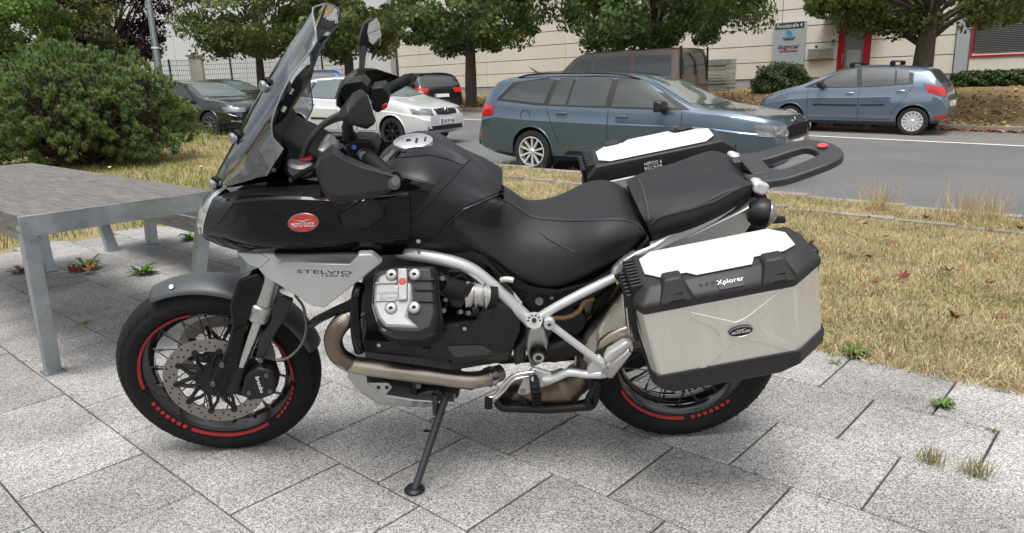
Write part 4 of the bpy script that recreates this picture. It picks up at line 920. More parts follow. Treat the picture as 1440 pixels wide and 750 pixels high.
# ---- black estate on the left
P4 = paint('black paint', (.006, .0065, .008), .2, .22)
BMW = dict(OCT); BMW.update(paint=P4, w=.93, roofw=.62, wb=2.97, r=.345, rim='multi', rimmat=RIMG, rails=(.2, -1.9, .62),
  prof=[(2.42, .45), (2.42, .66), (2.36, .78), (2.15, .87), (1.75, .96), (1.15, 1.05), (.72, 1.24), (.3, 1.41), (-.15, 1.475), (-.9, 1.48), (-1.8, 1.44), (-2.25, 1.34), (-2.42, 1.1), (-2.5, .8), (-2.5, .45)],
  belt=[(2.4, .64), (2.1, .82), (1.5, .93), (1.0, .96), (0, .97), (-1.5, 1.0), (-2.3, .95), (-2.5, .6)], extra=None, seams=[], front=[('grille', TRIM, [(-.36, .55), (.36, .55)], [(-.38, .78), (.38, .78)]), ('lower_grille', TRIM, [(-.7, .34), (.7, .34)], [(-.72, .44), (.72, .44)])],
  corner=[('headlamp', LENS, [(2.35, .46, .66), (2.1, .9, .69)], [(2.35, .46, .77), (2.05, .92, .80)], (-.75, -.65, 0)), ('bumper_trim', CHROME, [(2.35, .62, .42), (2.25, .84, .44)], [(2.35, .62, .46), (2.25, .84, .48)], (-.8, -.6, 0))], plate=(1, .48, '', 0))
o, h = car_at(298, 197, BMW, rad(10), 'f', -1, z=.02); make_car('parked_car', 'black estate car parked behind the pine bush', BMW, o, h)
# ---- small cars further back
def far_car(label, S, px, py, Y, ang, z):
    p = atY(px, py, Y); h = Matrix.Rotation(ang, 3, 'Z') @ Vector((1, 0, 0)); make_car('parked_car', label, S, Vector((p.x, p.y, z)), h)
HAT = dict(CLI); HAT.update(paint=P4, bars=None, corner=[('tail_lamp', REDL, [(-1.8, .42, .78), (-1.6, .84, .82)], [(-1.78, .42, .93), (-1.58, .84, .98)], (.75, -.6, 0))], plate=(-1, .70, '', 0), extra=None, rimmat=RIMG, sidebits=[], handlemat=P4)
far_car('black hatchback seen from behind beyond the silver car', HAT, 592, 140, 26.5, rad(118), .12)
SUV = dict(CLI); SUV.update(paint=paint('bright blue paint', (.03, .12, .32), .5, .3), w=.9, roofw=.62, bars=None, extra=None, rimmat=RIMG, sidebits=[], plate=(-1, .75, '', 0))
far_car('bright blue car half hidden behind the windscreen', SUV, 448, 140, 31, rad(112), .42)
DK = dict(BMW); DK.update(paint=paint('dark green black paint', (.01, .016, .016), .3, .3), rails=None)
far_car('dark car roof showing behind the black estate', DK, 318, 135, 27.5, rad(-28), .15)
# ---- brown van
P5 = paint('brown metallic paint', (.105, .072, .060), .5, .36)
def van_extra(root, body, bvh):
    for s in (-1, 1): MB().box((-2.50, s * .78, 1.5), (.05, .03, .9)).build('door_edge', TRIM, body)
    MB().tube([(-1.0, .3, 1.95), (-1.3, .3, 2.02)], [.02, .006], 6).build('antenna', TRIM, body)
VAN = dict(van=True, paint=P5, w=.95, roofw=.80, wb=3.0, r=.33, rim='ten', rimmat=RIMG, vis=-1, wtab=[(2.4, .8), (2.3, .9), (1.9, 1), (-2.3, 1), (-2.45, .985), (-2.5, .95)],
  prof=[(2.4, .5), (2.4, .8), (2.3, 1.0), (1.9, 1.14), (1.55, 1.28), (1.1, 1.68), (.75, 1.90), (.2, 1.955), (-1.2, 1.96), (-2.2, 1.94), (-2.42, 1.86), (-2.48, 1.4), (-2.5, 1.0), (-2.5, .5)],
  belt=[(2.4, .8), (1.9, 1.05), (1.3, 1.15), (0, 1.18), (-2.3, 1.2), (-2.5, .8)],
  windows=[([(1.2, 1.24), (.35, 1.24)], [(.86, 1.74), (.35, 1.78)]), ([(.22, 1.24), (-.95, 1.24)], [(.22, 1.78), (-.95, 1.78)]), ([(-1.10, 1.24), (-2.28, 1.24)], [(-1.10, 1.78), (-2.22, 1.76)])],
  seams=[(.28, 1.85, .28, .4), (-1.02, 1.85, -1.02, .4)], handles=[(.45, 1.05)], mirror=(1.2, 1.25),
  rear=[('rear_window', CGLASS, [(-.70, 1.22), (-.03, 1.22)], [(-.62, 1.80), (-.03, 1.80)]), ('rear_window', CGLASS, [(.03, 1.22), (.70, 1.22)], [(.03, 1.80), (.62, 1.80)])],
  corner=[('tail_lamp', REDL, [(-2.45, .8, .85), (-2.38, .93, .85)], [(-2.45, .8, 1.15), (-2.38, .93, 1.15)], (.7, -.7, 0))], extra=van_extra)
# the van stands by the far kerb, its tail towards the right
zt = None
pv = wallpt(872, 120, 18.9); u_, v_ = touv(pv); pv = uvw(u_, 18.7, zroad(u_))
make_car('parked_van', 'brown van by the far kerb behind the grey estate', VAN, pv, Matrix.Rotation(math.pi + rad(2), 3, 'Z') @ Vector((-UD.x, -UD.y, 0)))
# ================================================================== the motorcycle
CF, CR = Vector((-.972, 2.350, 0)), Vector((.548, 2.365, 0)); LEAN = rad(14)
BX = (CR - CF).normalized(); BY0 = Vector((-BX.y, BX.x, 0)); BZ = Vector((0, 0, 1)) * math.cos(LEAN) - BY0 * math.sin(LEAN); BY = BZ.cross(BX)
BO = (CF + CR) / 2; HB = (CR - CF).length / 2
BM = Matrix((BX, BY, BZ)).transposed().to_4x4(); BM.translation = BO
def B(px, py, y):
    """measure: where the sight line through a photo pixel meets the bike's own plane y"""
    d = pray(px, py); t = (y - (EYE - BO).dot(BY)) / d.dot(BY); p = EYE + d * t - BO
    return Vector((p.dot(BX), y, p.dot(BZ)))
def crop(ox, oy, s): return lambda x, y, Y: B(ox + x / s, oy + y / s, Y)
cA, cB, cC = crop(260, 200, 2.883), crop(440, 330, 2.883), crop(640, 350, 3.0)
cD, cE, cF = crop(540, 180, 3.126), crop(810, 160, 3.75), crop(850, 300, 2.343)
cG, cH, cW, cS = crop(400, 10, 2.678), crop(260, 0, 2.883), crop(150, 330, 2.344), crop(400, 520, 3.75)
def R3(f, rows): return [[f(*p) for p in r] for r in rows]
def ry(f, pts, y): return [f(x, yy, y) for x, yy in pts]
GLOSS = mat('gloss black paint', (.003, .003, .0035), .05, 0, spec=.36)
GUARDM = mat('grey guard plastic', (.018, .019, .0205), .45, spec=.35, bump=.15, bscale=900)
MUDG = mat('satin grey mudguard', (.060, .065, .070), .46, .2)
MATTE = mat('satin anthracite', (.012, .013, .0145), .40, 0, spec=.36, var=.06, vscale=6, bump=.03, bscale=600)
PLAS = mat('textured black plastic', (.008, .0083, .009), .46, spec=.35, bump=.15, bscale=900)
VINYL = mat('seat vinyl', (.015, .0155, .0175), .56, spec=.4, bump=.22, bscale=700, var=.1, vscale=30)
VINYLS = mat('seat side vinyl', (.024, .025, .027), .5, bump=.12, bscale=900, var=.1, vscale=30)
SILV = mat('satin silver paint', (.60, .605, .61), .36, .45, var=.04, vscale=8)
ALU = mat('machined aluminium', (.50, .50, .49), .38, .8, var=.08, vscale=30, rvar=.06)
BOLT = mat('zinc bolt', (.15, .15, .155), .5, .8)
STEEL = mat('polished steel', (.60, .59, .57), .20, 1, rvar=.06, vscale=12)
HEAT = mat('heat tinted steel', (.43, .38, .32), .32, 1, var=.22, vscale=7, rvar=.08)
HEATD = mat('brown burnt steel', (.19, .155, .125), .42, 1, var=.35, vscale=9, rvar=.1)
BLKM = mat('black cast metal', (.012, .012, .013), .42, .2, bump=.1, bscale=500)
ENG = mat('engine casing', (.085, .086, .088), .5, .6, var=.2, vscale=20, bump=.15, bscale=300)
RUB = mat('rubber', (.007, .007, .0075), .7, spec=.3, bump=.2, bscale=500)
TYREB = mat('motorcycle tyre', (.010, .010, .0105), .7, spec=.25, var=.25, vscale=12, bump=.1, bscale=200)
REDT = mat('red rim tape', (.33, .016, .018), .5); WHT = mat('white print', (.78, .78, .78), .5); BADGE = mat('badge red', (.52, .012, .022), .25, coat=1)
GRILLE = mat('metal mesh', (.20, .20, .21), .45, .7)
bike = empty('motorcycle', matrix=BM); tag(bike, 'black and silver touring motorcycle leaning on its side stand', 'motorcycle')

# ---------------------------------------------------------------- wheels
def bike_wheel(name, x, r, tw, rim_r, steer, nsp, tape, label):
    root = MB()
    o = Vector((0, 0, 0)); ax = (0, 1, 0); h = tw / 2 * .62
    rim = MB().lathe([(rim_r, -h), (rim_r + .006, -h - .004), (rim_r + .006, -h + .006), (rim_r - .012, -h + .018), (rim_r - .022, -h * .25), (rim_r - .022, h * .25), (rim_r - .012, h - .018), (rim_r + .006, h - .006), (rim_r + .006, h + .004), (rim_r, h)], o, ax, 72)
    w = rim.build(name, mat('gloss black rim', (.010, .010, .011), .16, .3, coat=1), bike, ang=40, label=label); w.location = (x, 0, r); w.rotation_euler = (0, 0, steer)
    b = tw / 2
    prof = [(rim_r + .002, -h), (rim_r + .012, -h - .012), (rim_r + (r - rim_r) * .45, -b), (r - .035, -b + .006), (r - .020, -b * .80), (r - .007, -b * .5), (r, 0), (r - .007, b * .5), (r - .020, b * .80), (r - .035, b - .006), (rim_r + (r - rim_r) * .45, b), (rim_r + .012, h + .012), (rim_r + .002, h)]
    pr = [Vector((a, q, 0)) for a, q in prof]; pr = [(v.x, v.y) for v in catmull(pr, 3)]
    MB().lathe(pr, o, ax, 96).build('tyre', TYREB, w, ang=50)
    # tread grooves as shallow dark cuts laid into the shoulder
    gr = MB()
    for k in range(40):
        for s in (-1, 1):
            a = 2 * math.pi * (k + (.5 if s > 0 else 0)) / 40; pts = []
            for t in range(5):
                q = t / 4; yy = s * b * (.16 + .74 * q); aa = a + .10 * q; rr = r - .0024 - (.007 * (abs(yy) / (b * .5)) ** 2 if abs(yy) < b * .5 else .007 + .013 * ((abs(yy) - b * .5) / (b * .3)))
                pts.append(Vector((math.cos(aa) * rr, yy, math.sin(aa) * rr)))
            gr.tube(pts, .0032, 4)
    gr.build('tread_groove', mat('groove', (.006, .006, .006), .9), w)
    # hub
    MB().lathe([(.012, -.07), (.05, -.07), (.055, -.055), (.03, -.045), (.03, .045), (.055, .055), (.05, .07), (.012, .07)], o, ax, 24).build('hub', BLKM, w)
    sm = mat('spoke steel', (.14, .14, .14), .35, .9)
    for k in range(nsp):
        s = -1 if k % 2 else 1; tang = 1 if (k // 2) % 2 else -1; a = 2 * math.pi * k / nsp
        p0 = Vector((math.cos(a + tang * .9) * .05, s * .055, math.sin(a + tang * .9) * .05)); p1 = Vector((math.cos(a) * (rim_r - .016), s * h * .55, math.sin(a) * (rim_r - .016)))
        q = MB().cyl(p0, p1, .0022, 6); q.cyl(p1.lerp(p0, .12), p1, .0042, 6); q.build('spoke', sm, w)
    for (a0, a1, solid) in tape:
        n = max(3, int(abs(a1 - a0) / 4)); segs = [(a0, a1)] if solid else [(a0 + (a1 - a0) * i / 7, a0 + (a1 - a0) * (i + .62) / 7) for i in range(7)]
        for (p, q) in segs:
            for s in (-1, 1):
                rows = [[Vector((math.cos(rad(p + (q - p) * i / n)) * rr, s * (h + .0125 + (.004 if rr > rim_r + .01 else 0)), math.sin(rad(p + (q - p) * i / n)) * rr)) for i in range(n + 1)] for rr in (rim_r + .006, rim_r + .014)]
                m = MB(); m.grid(rows); rows2 = [[v + Vector((0, s * .004, 0)) for v in r_] for r_ in rows]; m.grid(rows2); m.build('rim_tape', REDT, w, ang=60, merge=0)
    return w
FR, RR = .324, .318
# angles: 0 = towards the tail, 90 = up
tapeF = [(92, 186, True), (222, 196, False), (226, 302, True), (318, 345, False), (350, 40, True)]
tapeF = [(98, 186, True), (200, 236, False), (238, 302, True), (312, 348, False), (-8, 42, True)]
fw = bike_wheel('front_wheel', -HB, FR, .112, .230, rad(3), 36, tapeF, 'spoked front wheel with red tape on its black rim')
rw = bike_wheel('rear_wheel', HB, RR, .165, .215, 0, 36, [(206, 274, True), (280, 318, False), (20, 70, True), (100, 150, True)], 'spoked rear wheel half hidden by the pannier')
# front brake discs
DISC = mat('drilled brake disc', (.29, .272, .252), .38, .8, var=.1, vscale=20)
def disc_parts(par, s, r1, r0):
    y = s * .072; m = MB(); n = 72
    m.lathe([(r0, y - .003), (r1, y - .003), (r1, y + .003), (r0, y + .003)], (0, 0, 0), (0, 1, 0), n, closed_prof=True); d = m.build('brake_disc', DISC, par, ang=30)
    hm = MB()
    for k in range(60):
        a = 2 * math.pi * k / 60; rr = r0 + (r1 - r0) * (.22 + .28 * (k % 3)); c = Vector((math.cos(a) * rr, y + s * .0036, math.sin(a) * rr)); hm.cyl(c - Vector((0, s * .001, 0)), c, .0036, 8)
    hm.build('drill_holes', mat('drilled hole', (.012, .012, .012), .9), d)
    cm = MB(); 
    for k in range(10):
        a = 2 * math.pi * k / 10; e = Vector((math.cos(a), 0, math.sin(a))); f = Vector((math.cos(a + .35), 0, math.sin(a + .35)))
        cm.tube([f * .045 + Vector((0, y - s * .012, 0)), (e + f) * .5 * (r0 * .72) + Vector((0, y - s * .004, 0)), e * (r0 + .006) + Vector((0, y, 0))], [.008, .0055, .007], 6); cm.cyl(e * (r0 + .004) + Vector((0, y - s * -.007, 0)), e * (r0 + .004) + Vector((0, y - .004 * s, 0)), .010, 10)
        g = Vector((math.cos(a - .3), 0, math.sin(a - .3))); cm.tube([g * .06 + Vector((0, y - s * .01, 0)), e * (r0 + .002) + Vector((0, y - s * .002, 0))], [.008, .006], 6)
    cm.lathe([(.03, y - s * .016), (.062, y - s * .016), (.066, y - s * .006), (.03, y - s * .004)], (0, 0, 0), (0, 1, 0), 24); cm.build('disc_carrier', BLKM, par)
disc_parts(fw, -1, .160, .117); disc_parts(fw, 1, .160, .117)
disc_parts(rw, 1, .141, .10)
# ---------------------------------------------------------------- mudguard
def fender(a0, a1, r, w0, w1, n=22):
    rows = []
    for i in range(n + 1):
        t = i / n; a = rad(a0 + (a1 - a0) * t); w = w0 + (w1 - w0) * t; tp = min(1, .5 + 3.2 * min(t, 1 - t) ** .7); row = []
        for j in range(9):
            q = -1 + 2 * j / 8; rr = r - .024 * abs(q) ** 2.2; row.append(Vector((-HB + math.cos(a) * rr, q * w * (.82 + .18 * tp), FR + math.sin(a) * rr)))
        rows.append(row)
    return MB().grid(rows)
fg = fender(115, 60, .346, .066, .072).build('front_mudguard', MUDG, bike, ang=60, solid=.004)
fender(66, 14, .350, .072, .058).build('mudguard_rear', MUDG, bike, ang=60, solid=.004)
MB().lathe([(.001, .0), (.007, 0), (.007, .0012), (.001, .0012)], cW(213, 172, -.045), (-.1, -1, .9), 14).build('sticker', WHT, fg)
# ---------------------------------------------------------------- fork
fk = MB()
for s in (-1, 1):
    a = cW(548, 118, -.105); b = cW(506, 262, -.105); c = cW(436, 452, -.105); a.y = b.y = c.y = s * .105; top = a + (a - b).normalized() * .30
    fo = MB().tube([top, a, b + (a - b) * .12], .027, 18).build('fork_tube', ALU, bike)
    MB().lathe([(.027, 0), (.031, .004), (.031, .034), (.034, .04), (.034, .058), (.029, .062)], b + (a - b) * .0 + (b - c).normalized() * -.02, (a - b), 20).build('fork_seal', ALU, fo)
    MB().tube([b, c], .0195, 18).build('fork_stanchion', STEEL, fo)
    f2 = MB().tube([c + (b - c) * .12, c, c + (c - b) * .3], [.026, .028, .03], 14); f2.build('fork_foot', BLKM, fo)
MB().cyl((-HB, -.12, FR), (-HB, .12, FR), .014, 14).build('axle', BLKM, bike)
# black fork leg cover on the near side
cov = [(432, 150), (500, 128), (524, 150), (505, 205), (470, 262), (452, 330), (440, 400), (428, 470), (432, 520), (400, 544), (372, 538), (340, 502), (346, 470), (392, 380), (412, 300), (402, 235), (418, 190)]
MB().prism(ry(cW, cov, -.132), (0, .05, 0)).build('fork_guard', GLOSS, bike, bevel=.008, ang=40)
cov2 = [(548, 235), (575, 205), (612, 220), (600, 262), (560, 320), (520, 402), (505, 425), (490, 405), (512, 330), (540, 290)]
MB().prism(ry(cW, cov2, -.125), (0, .02, 0)).build('fork_bracket', mat('dark green grey metal', (.03, .036, .036), .35, .4), bike, bevel=.004)
for (x, y) in ((382, 428), (352, 490), (508, 412)): MB().cyl(cW(x, y, -.131), cW(x, y, -.131) + Vector((0, -.008, 0)), .008, 12).build('bolt', BOLT, bike)
cal = MB().prism(ry(cW, [(455, 470), (500, 440), (545, 452), (558, 490), (552, 530), (510, 545), (470, 548), (440, 530), (448, 500)], -.142), (0, .06, 0)); co = cal.build('brake_caliper', BLKM, bike, bevel=.008)
text_obj('lettering', 'brembo', WHT, co, cW(505, 496, -.1445), cW(520, 545, -.1445) - cW(490, 455, -.1445), cW(530, 490, -.1445) - cW(490, 500, -.1445), .013, .062, .0006)
for (x, y) in ((470, 520), (540, 515), (528, 462)): MB().cyl(cW(x, y, -.142), cW(x, y, -.142) + Vector((0, -.007, 0)), .007, 10).build('bolt', BOLT, co)
MB().tube(catmull([cW(560, 415, -.13), cW(600, 405, -.14), cW(640, 365, -.15), cW(658, 310, -.15), cW(648, 240, -.14), cW(620, 200, -.12)], 5), .0042, 6).build('brake_hose', mat('braided hose', (.17, .165, .15), .5, .4), bike, ang=60)
# ---------------------------------------------------------------- fairing
fr = [
 [(158, 188, -.02), (225, 178, -.06), (310, 165, -.09), (430, 152, -.11), (545, 160, -.12), (690, 190, -.13), (860, 178, -.13)],
 [(118, 222, -.09), (220, 218, -.16), (320, 208, -.185), (430, 206, -.20), (550, 214, -.205), (690, 222, -.205), (895, 198, -.20)],
 [(98, 262, -.115), (200, 248, -.20), (320, 236, -.225), (430, 232, -.235), (550, 236, -.24), (690, 240, -.235), (910, 228, -.22)],
 [(80, 320, -.12), (205, 318, -.20), (320, 318, -.225), (440, 322, -.24), (560, 326, -.245), (690, 328, -.24), (915, 318, -.22)],
 [(72, 372, -.10), (200, 398, -.18), (320, 408, -.215), (440, 412, -.235), (560, 414, -.24), (690, 416, -.235), (905, 400, -.22)],
 [(84, 396, -.05), (205, 438, -.13), (330, 448, -.18), (440, 454, -.20), (560, 458, -.21), (690, 464, -.21), (880, 455, -.20)]]
fs = surf(R3(cA, fr), 6, 3); fm = MB().grid(fs); fm.mirror(); fair = fm.build('fairing', GLOSS, bike, ang=24)
fb = bvh_of(fair)
# closing skirt behind the nose, headlamp
hl = [[(160, 175, 0.0), (100, 205, 0.0), (62, 260, 0), (46, 325, 0), (56, 372, 0)], [(172, 178, -.05), (118, 205, -.06), (76, 258, -.06), (56, 322, -.06), (64, 374, -.05)], [(165, 188, -.075), (125, 222, -.095), (100, 265, -.115), (82, 322, -.118), (74, 374, -.098)]]
hm = MB().grid(surf(R3(cA, hl), 4, 4)); hm.mirror(); ho = hm.build('headlamp', mat('headlamp lens', (.36, .38, .39), .06, .15, coat=1, spec=.8), bike, ang=50)
nose = MB().grid(R3(cA, [[(70, 380, 0), (150, 420, 0), (250, 445, 0)], [(76, 385, -.05), (150, 423, -.07), (250, 447, -.09)], [(84, 396, -.05), (160, 425, -.10), (250, 446, -.15)]])); nose.mirror(); nose.build('nose_lower', PLAS, bike, ang=60)
# dark grey nose cheek between lamp and gloss panel
def fpatch(nm, bot, top, m, off, nu=12, nv=4, par=fair, ang=60):
    rows = []
    Bp, Tp = resample([Vector((x, y, 0)) for x, y in bot], nu), resample([Vector((x, y, 0)) for x, y in top], nu)
    for j in range(nv + 1):
        row = []
        for b, t in zip(Bp, Tp):
            q = b.lerp(t, j / nv); p = cA(q.x, q.y, -.6); p2 = cA(q.x, q.y, -.1); h = fb.ray_cast(p, (p2 - p).normalized())
            row.append(h[0] + (p - p2).normalized() * off if h[0] is not None else cA(q.x, q.y, -.23))
        rows.append(row)
    m_ = MB().grid(rows); return m_.build(nm, m, par, ang=ang)
fpatch('nose_cheek', [(74, 375), (130, 335), (185, 268)], [(98, 270), (140, 232), (215, 215)], MATTE, .003)
fpatch('upper_trim', [(150, 222), (300, 214), (550, 222)], [(160, 206), (300, 186), (545, 172)], MATTE, .003)
# side scoop outline
sc = [(614, 292), (668, 262), (700, 240), (775, 214), (818, 262), (812, 300), (745, 352), (640, 354)]
def fhit(x, y, off=.0):
    p = cA(x, y, -.6); p2 = cA(x, y, -.1); h = fb.ray_cast(p, (p2 - p).normalized()); q = h[0] if h[0] is not None else cA(x, y, -.23); return q + (p - p2).normalized() * off
MB().tube([fhit(x, y, .001) for x, y in sc], .0045, 6, closed=True).build('scoop_rim', GLOSS, fair, ang=60)
fpatch('air_scoop', [(640, 350), (745, 348), (808, 300)], [(630, 292), (705, 246), (775, 220)], mat('scoop inside', (.004, .004, .004), .35), .002)
# oval badge
ec = fhit(481, 325, .003); ex = fhit(541, 322, .003) - ec; ey = fhit(481, 289, .003) - ec
def oval(k, off): return [ec + ex * math.cos(a) * k + ey * math.sin(a) * k - Vector((0, off, 0)) for a in [2 * math.pi * i / 36 for i in range(36)]]
MB().prism(oval(1.06, .004), (0, .012, 0)).build('badge_rim', mat('brass rim', (.30, .25, .2), .3, .9), fair, bevel=.001)
bd = MB().prism(oval(.95, .006), (0, .005, 0)).build('badge', BADGE, fair)
text_obj('lettering', 'MOTO GUZZI', WHT, bd, ec + ey * -.16 + Vector((0, -.0075, 0)), ex, ey, .0115, ex.length * 1.5, .0006)
wg = [(-.55, .36), (-.2, .38), (0, .30), (.22, .40), (.62, .42), (.25, .30), (.12, .18), (0, .1), (-.1, .2), (-.25, .28)]
MB().prism([ec + ex * a + ey * b + Vector((0, -.008, 0)) for a, b in wg], (0, .001, 0)).build('eagle', mat('brass print', (.6, .52, .36), .4, .6), bd)
# silver side panel
sp = [(312, 452), (362, 453), (388, 486), (664, 493), (706, 457), (756, 456), (800, 490), (568, 672), (520, 668), (420, 604), (330, 545), (296, 516), (345, 480)]
yy = [-.17, -.20, -.235, -.262, -.262, -.255, -.245, -.235, -.225, -.215, -.195, -.175, -.195]
front = [cA(x, y, q) for (x, y), q in zip(sp, yy)]
pan = MB().prism(front, (0, .03, 0)).build('side_panel', SILV, bike, ang=40, bevel=.004)
MB().prism([Vector((p.x, -p.y, p.z)) for p in front], (0, -.03, 0)).build('side_panel', SILV, bike, ang=40)
MB().prism([cA(360, 454, -.20), cA(706, 457, -.258), cA(664, 492, -.258), cA(388, 485, -.236)], (0, .012, 0)).build('mesh_inset', mat('inset dark', (.03, .03, .03), .6), bike)
gm = MB()
for k in range(44):
    t = k / 43
    for sgn in (-1, 1):
        a = cA(366 + 336 * t, 455, -.205 - .055 * t); b = cA(min(max(366 + 336 * t + sgn * 16, 384), 668), 491, -.24 - .02 * t); gm.tube([a + Vector((0, -.002, 0)), b + Vector((0, -.002, 0))], .0011, 4)
for k in range(5):
    q = .1 + .2 * k; gm.tube([cA(360 + 28 * q, 454 + 31 * q, -.206 - .03 * q), cA(706 - 42 * q, 457 + 35 * q, -.263)], .0011, 4)
gm.build('mesh_grille', GRILLE, bike)
tp = cA(565, 527, -.2745)
text_obj('lettering', 'STELVIO', mat('print black', (.01, .01, .01), .4), pan, tp, cA(660, 530, -.2745) - cA(470, 525, -.2745), (0, 0, 1), .0105, .145, .0006)
text_obj('lettering', '1200 4V', mat('print black', (.01, .01, .01), .4), pan, cA(612, 542, -.2745), cA(660, 543, -.2745) - cA(560, 541, -.2745), (0, 0, 1), .0072, .074, .0006)
# front indicator
MB().prism([cA(207, 450, -.12), cA(312, 452, -.17), cA(345, 480, -.19), cA(300, 516, -.18), cA(262, 505, -.15)], (0, .05, 0)).build('indicator', mat('clear indicator lens', (.45, .46, .47), .1, .2, coat=1), bike, bevel=.006)
# ---------------------------------------------------------------- windscreen
ws = [
 [(520, 32, 0), (465, 118, 0), (400, 215, 0), (330, 330, 0), (262, 450, 0), (205, 560, 0), (150, 660, 0), (112, 740, 0)],
 [(518, 60, -.085), (470, 140, -.10), (402, 240, -.105), (330, 352, -.11), (262, 470, -.115), (205, 580, -.115), (152, 680, -.11), (120, 748, -.09)],
 [(528, 112, -.145), (492, 190, -.165), (425, 285, -.18), (362, 385, -.19), (300, 505, -.195), (262, 600, -.195), (225, 690, -.185), (170, 755, -.155)],
 [(535, 166, -.165), (506, 212, -.185), (440, 296, -.205), (388, 392, -.215), (352, 500, -.22), (360, 580, -.222), (368, 640, -.215), (330, 712, -.20)]]
wsf = surf(R3(cH, ws), 5, 4); wm = MB().grid(wsf); wm.mirror()
def screen_mat():
    m, n, l, b = node_mat('tinted screen'); b.inputs['Base Color'].default_value = (.30, .33, .35, 1); b.inputs['Roughness'].default_value = .03; b.inputs['Transmission Weight'].default_value = 1; b.inputs['IOR'].default_value = 1.12
    gl = n.new('ShaderNodeBsdfGlossy'); gl.inputs['Roughness'].default_value = .04; gl.inputs['Color'].default_value = (.8, .84, .88, 1); tr = n.new('ShaderNodeBsdfTransparent'); tr.inputs['Color'].default_value = (.31, .335, .355, 1)
    fz = n.new('ShaderNodeFresnel'); fz.inputs['IOR'].default_value = 1.5; mx = n.new('ShaderNodeMixShader'); l.new(maprange(n, l, fz.outputs[0], 0, 1, .20, .95), mx.inputs[0]); l.new(tr.outputs[0], mx.inputs[1]); l.new(gl.outputs[0], mx.inputs[2]); l.new(mx.outputs[0], n['Material Output'].inputs['Surface']); return m
wo = wm.build('windscreen', screen_mat(), bike, ang=60)
edge = [r[0] for r in wsf][::-1]; edge = [Vector((p.x, -p.y, p.z)) for p in wsf[-1][::-1]] + [Vector((r[0].x, -r[0].y, r[0].z)) for r in wsf[::-1]] + [r[0] for r in wsf[1:]] + wsf[-1][1:]
MB().tube(edge, .0022, 6).build('screen_edge', mat('polished screen edge', (.22, .24, .25), .3, .1), wo, ang=60)
for (x, y, q) in ((335, 345, -.11), (212, 555, -.115), (128, 742, -.10)):
    c = cH(x, y, q); bo = MB().lathe([(.001, .0), (.014, 0), (.016, -.006), (.012, -.012), (.001, -.014)], c + Vector((-.004, -.006, 0)), (.6, .75, .1), 16).build('screen_bolt', mat('dull chrome', (.35, .35, .36), .3, .9), wo); MB().lathe([(.018, .002), (.018, .014), (.001, .014)], c + Vector((-.004, -.006, 0)), (.6, .75, .1), 16).build('washer', RUB, wo)
# bracket and instruments behind the screen
MB().prism(ry(cH, [(452, 305), (482, 320), (470, 370), (385, 505), (362, 500), (385, 420)], -.07), (0, .14, 0)).build('screen_bracket', PLAS, bike, bevel=.008)
for (x, y) in ((438, 358), (408, 430)): MB().tube([cH(x, y, -.075), cH(x - 12, y + 22, -.078)], .006, 8).build('bracket_slot', STEEL, bike)
cl = empty_part = MB().prism(ry(cH, [(250, 560), (340, 500), (372, 540), (405, 600), (380, 690), (300, 735), (235, 700)], -.11), (0, .22, 0)).build('instrument_housing', PLAS, bike, bevel=.015)
MB().prism([cH(300, 605, -.112), cH(345, 545, -.112), cH(400, 605, -.112), cH(345, 690, -.112)], (0, .003, 0)).build('instrument_face', mat('white gauge', (.55, .56, .57), .3), cl)
MB().cyl(cH(290, 655, -.113), cH(290, 655, -.119), .006, 10).build('bolt', BOLT, cl); MB().cyl(cH(360, 690, -.113), cH(360, 690, -.119), .006, 10).build('bolt', BOLT, cl)
# cockpit: yoke, ignition, cables
MB().prism(ry(cH, [(370, 545), (470, 590), (560, 640), (560, 720), (430, 740), (395, 700), (405, 610)], -.10), (0, .2, 0)).build('cockpit_panel', PLAS, bike, bevel=.01)
MB().lathe([(.001, .012), (.026, .012), (.034, .006), (.034, -.02)], cH(468, 665, -.10), (.15, -.25, 1), 24).build('fork_cap', ALU, bike)
MB().prism(ry(cH, [(470, 640), (520, 610), (560, 600), (590, 640), (590, 735), (480, 735)], -.07), (0, .14, 0)).build('top_yoke', ALU, bike, bevel=.01)
MB().tube([cH(470, 650, -.105), cH(515, 638, -.105)], .007, 8).build('damper_knob', BADGE, bike)
HOSE = mat('cable sheath', (.02, .02, .021), .5); HOSEG = mat('grey cable', (.10, .10, .10), .45)
for pts, r, m in (([(470, 640, -.10), (500, 570, -.14), (545, 515, -.16), (600, 475, -.2), (660, 450, -.25)], .006, HOSEG), ([(480, 625, -.10), (520, 560, -.13), (570, 505, -.17), (640, 470, -.24), (700, 452, -.3)], .0055, HOSE), ([(465, 640, -.08), (520, 540, -.02), (580, 500, .05), (640, 478, .08)], .007, HOSEG), ([(440, 725, -.12), (500, 690, -.14), (560, 660, -.16)], .008, HOSE)):
    MB().tube(catmull([cH(*p) for p in pts], 6), r, 8).build('control_cable', m, bike, ang=60)
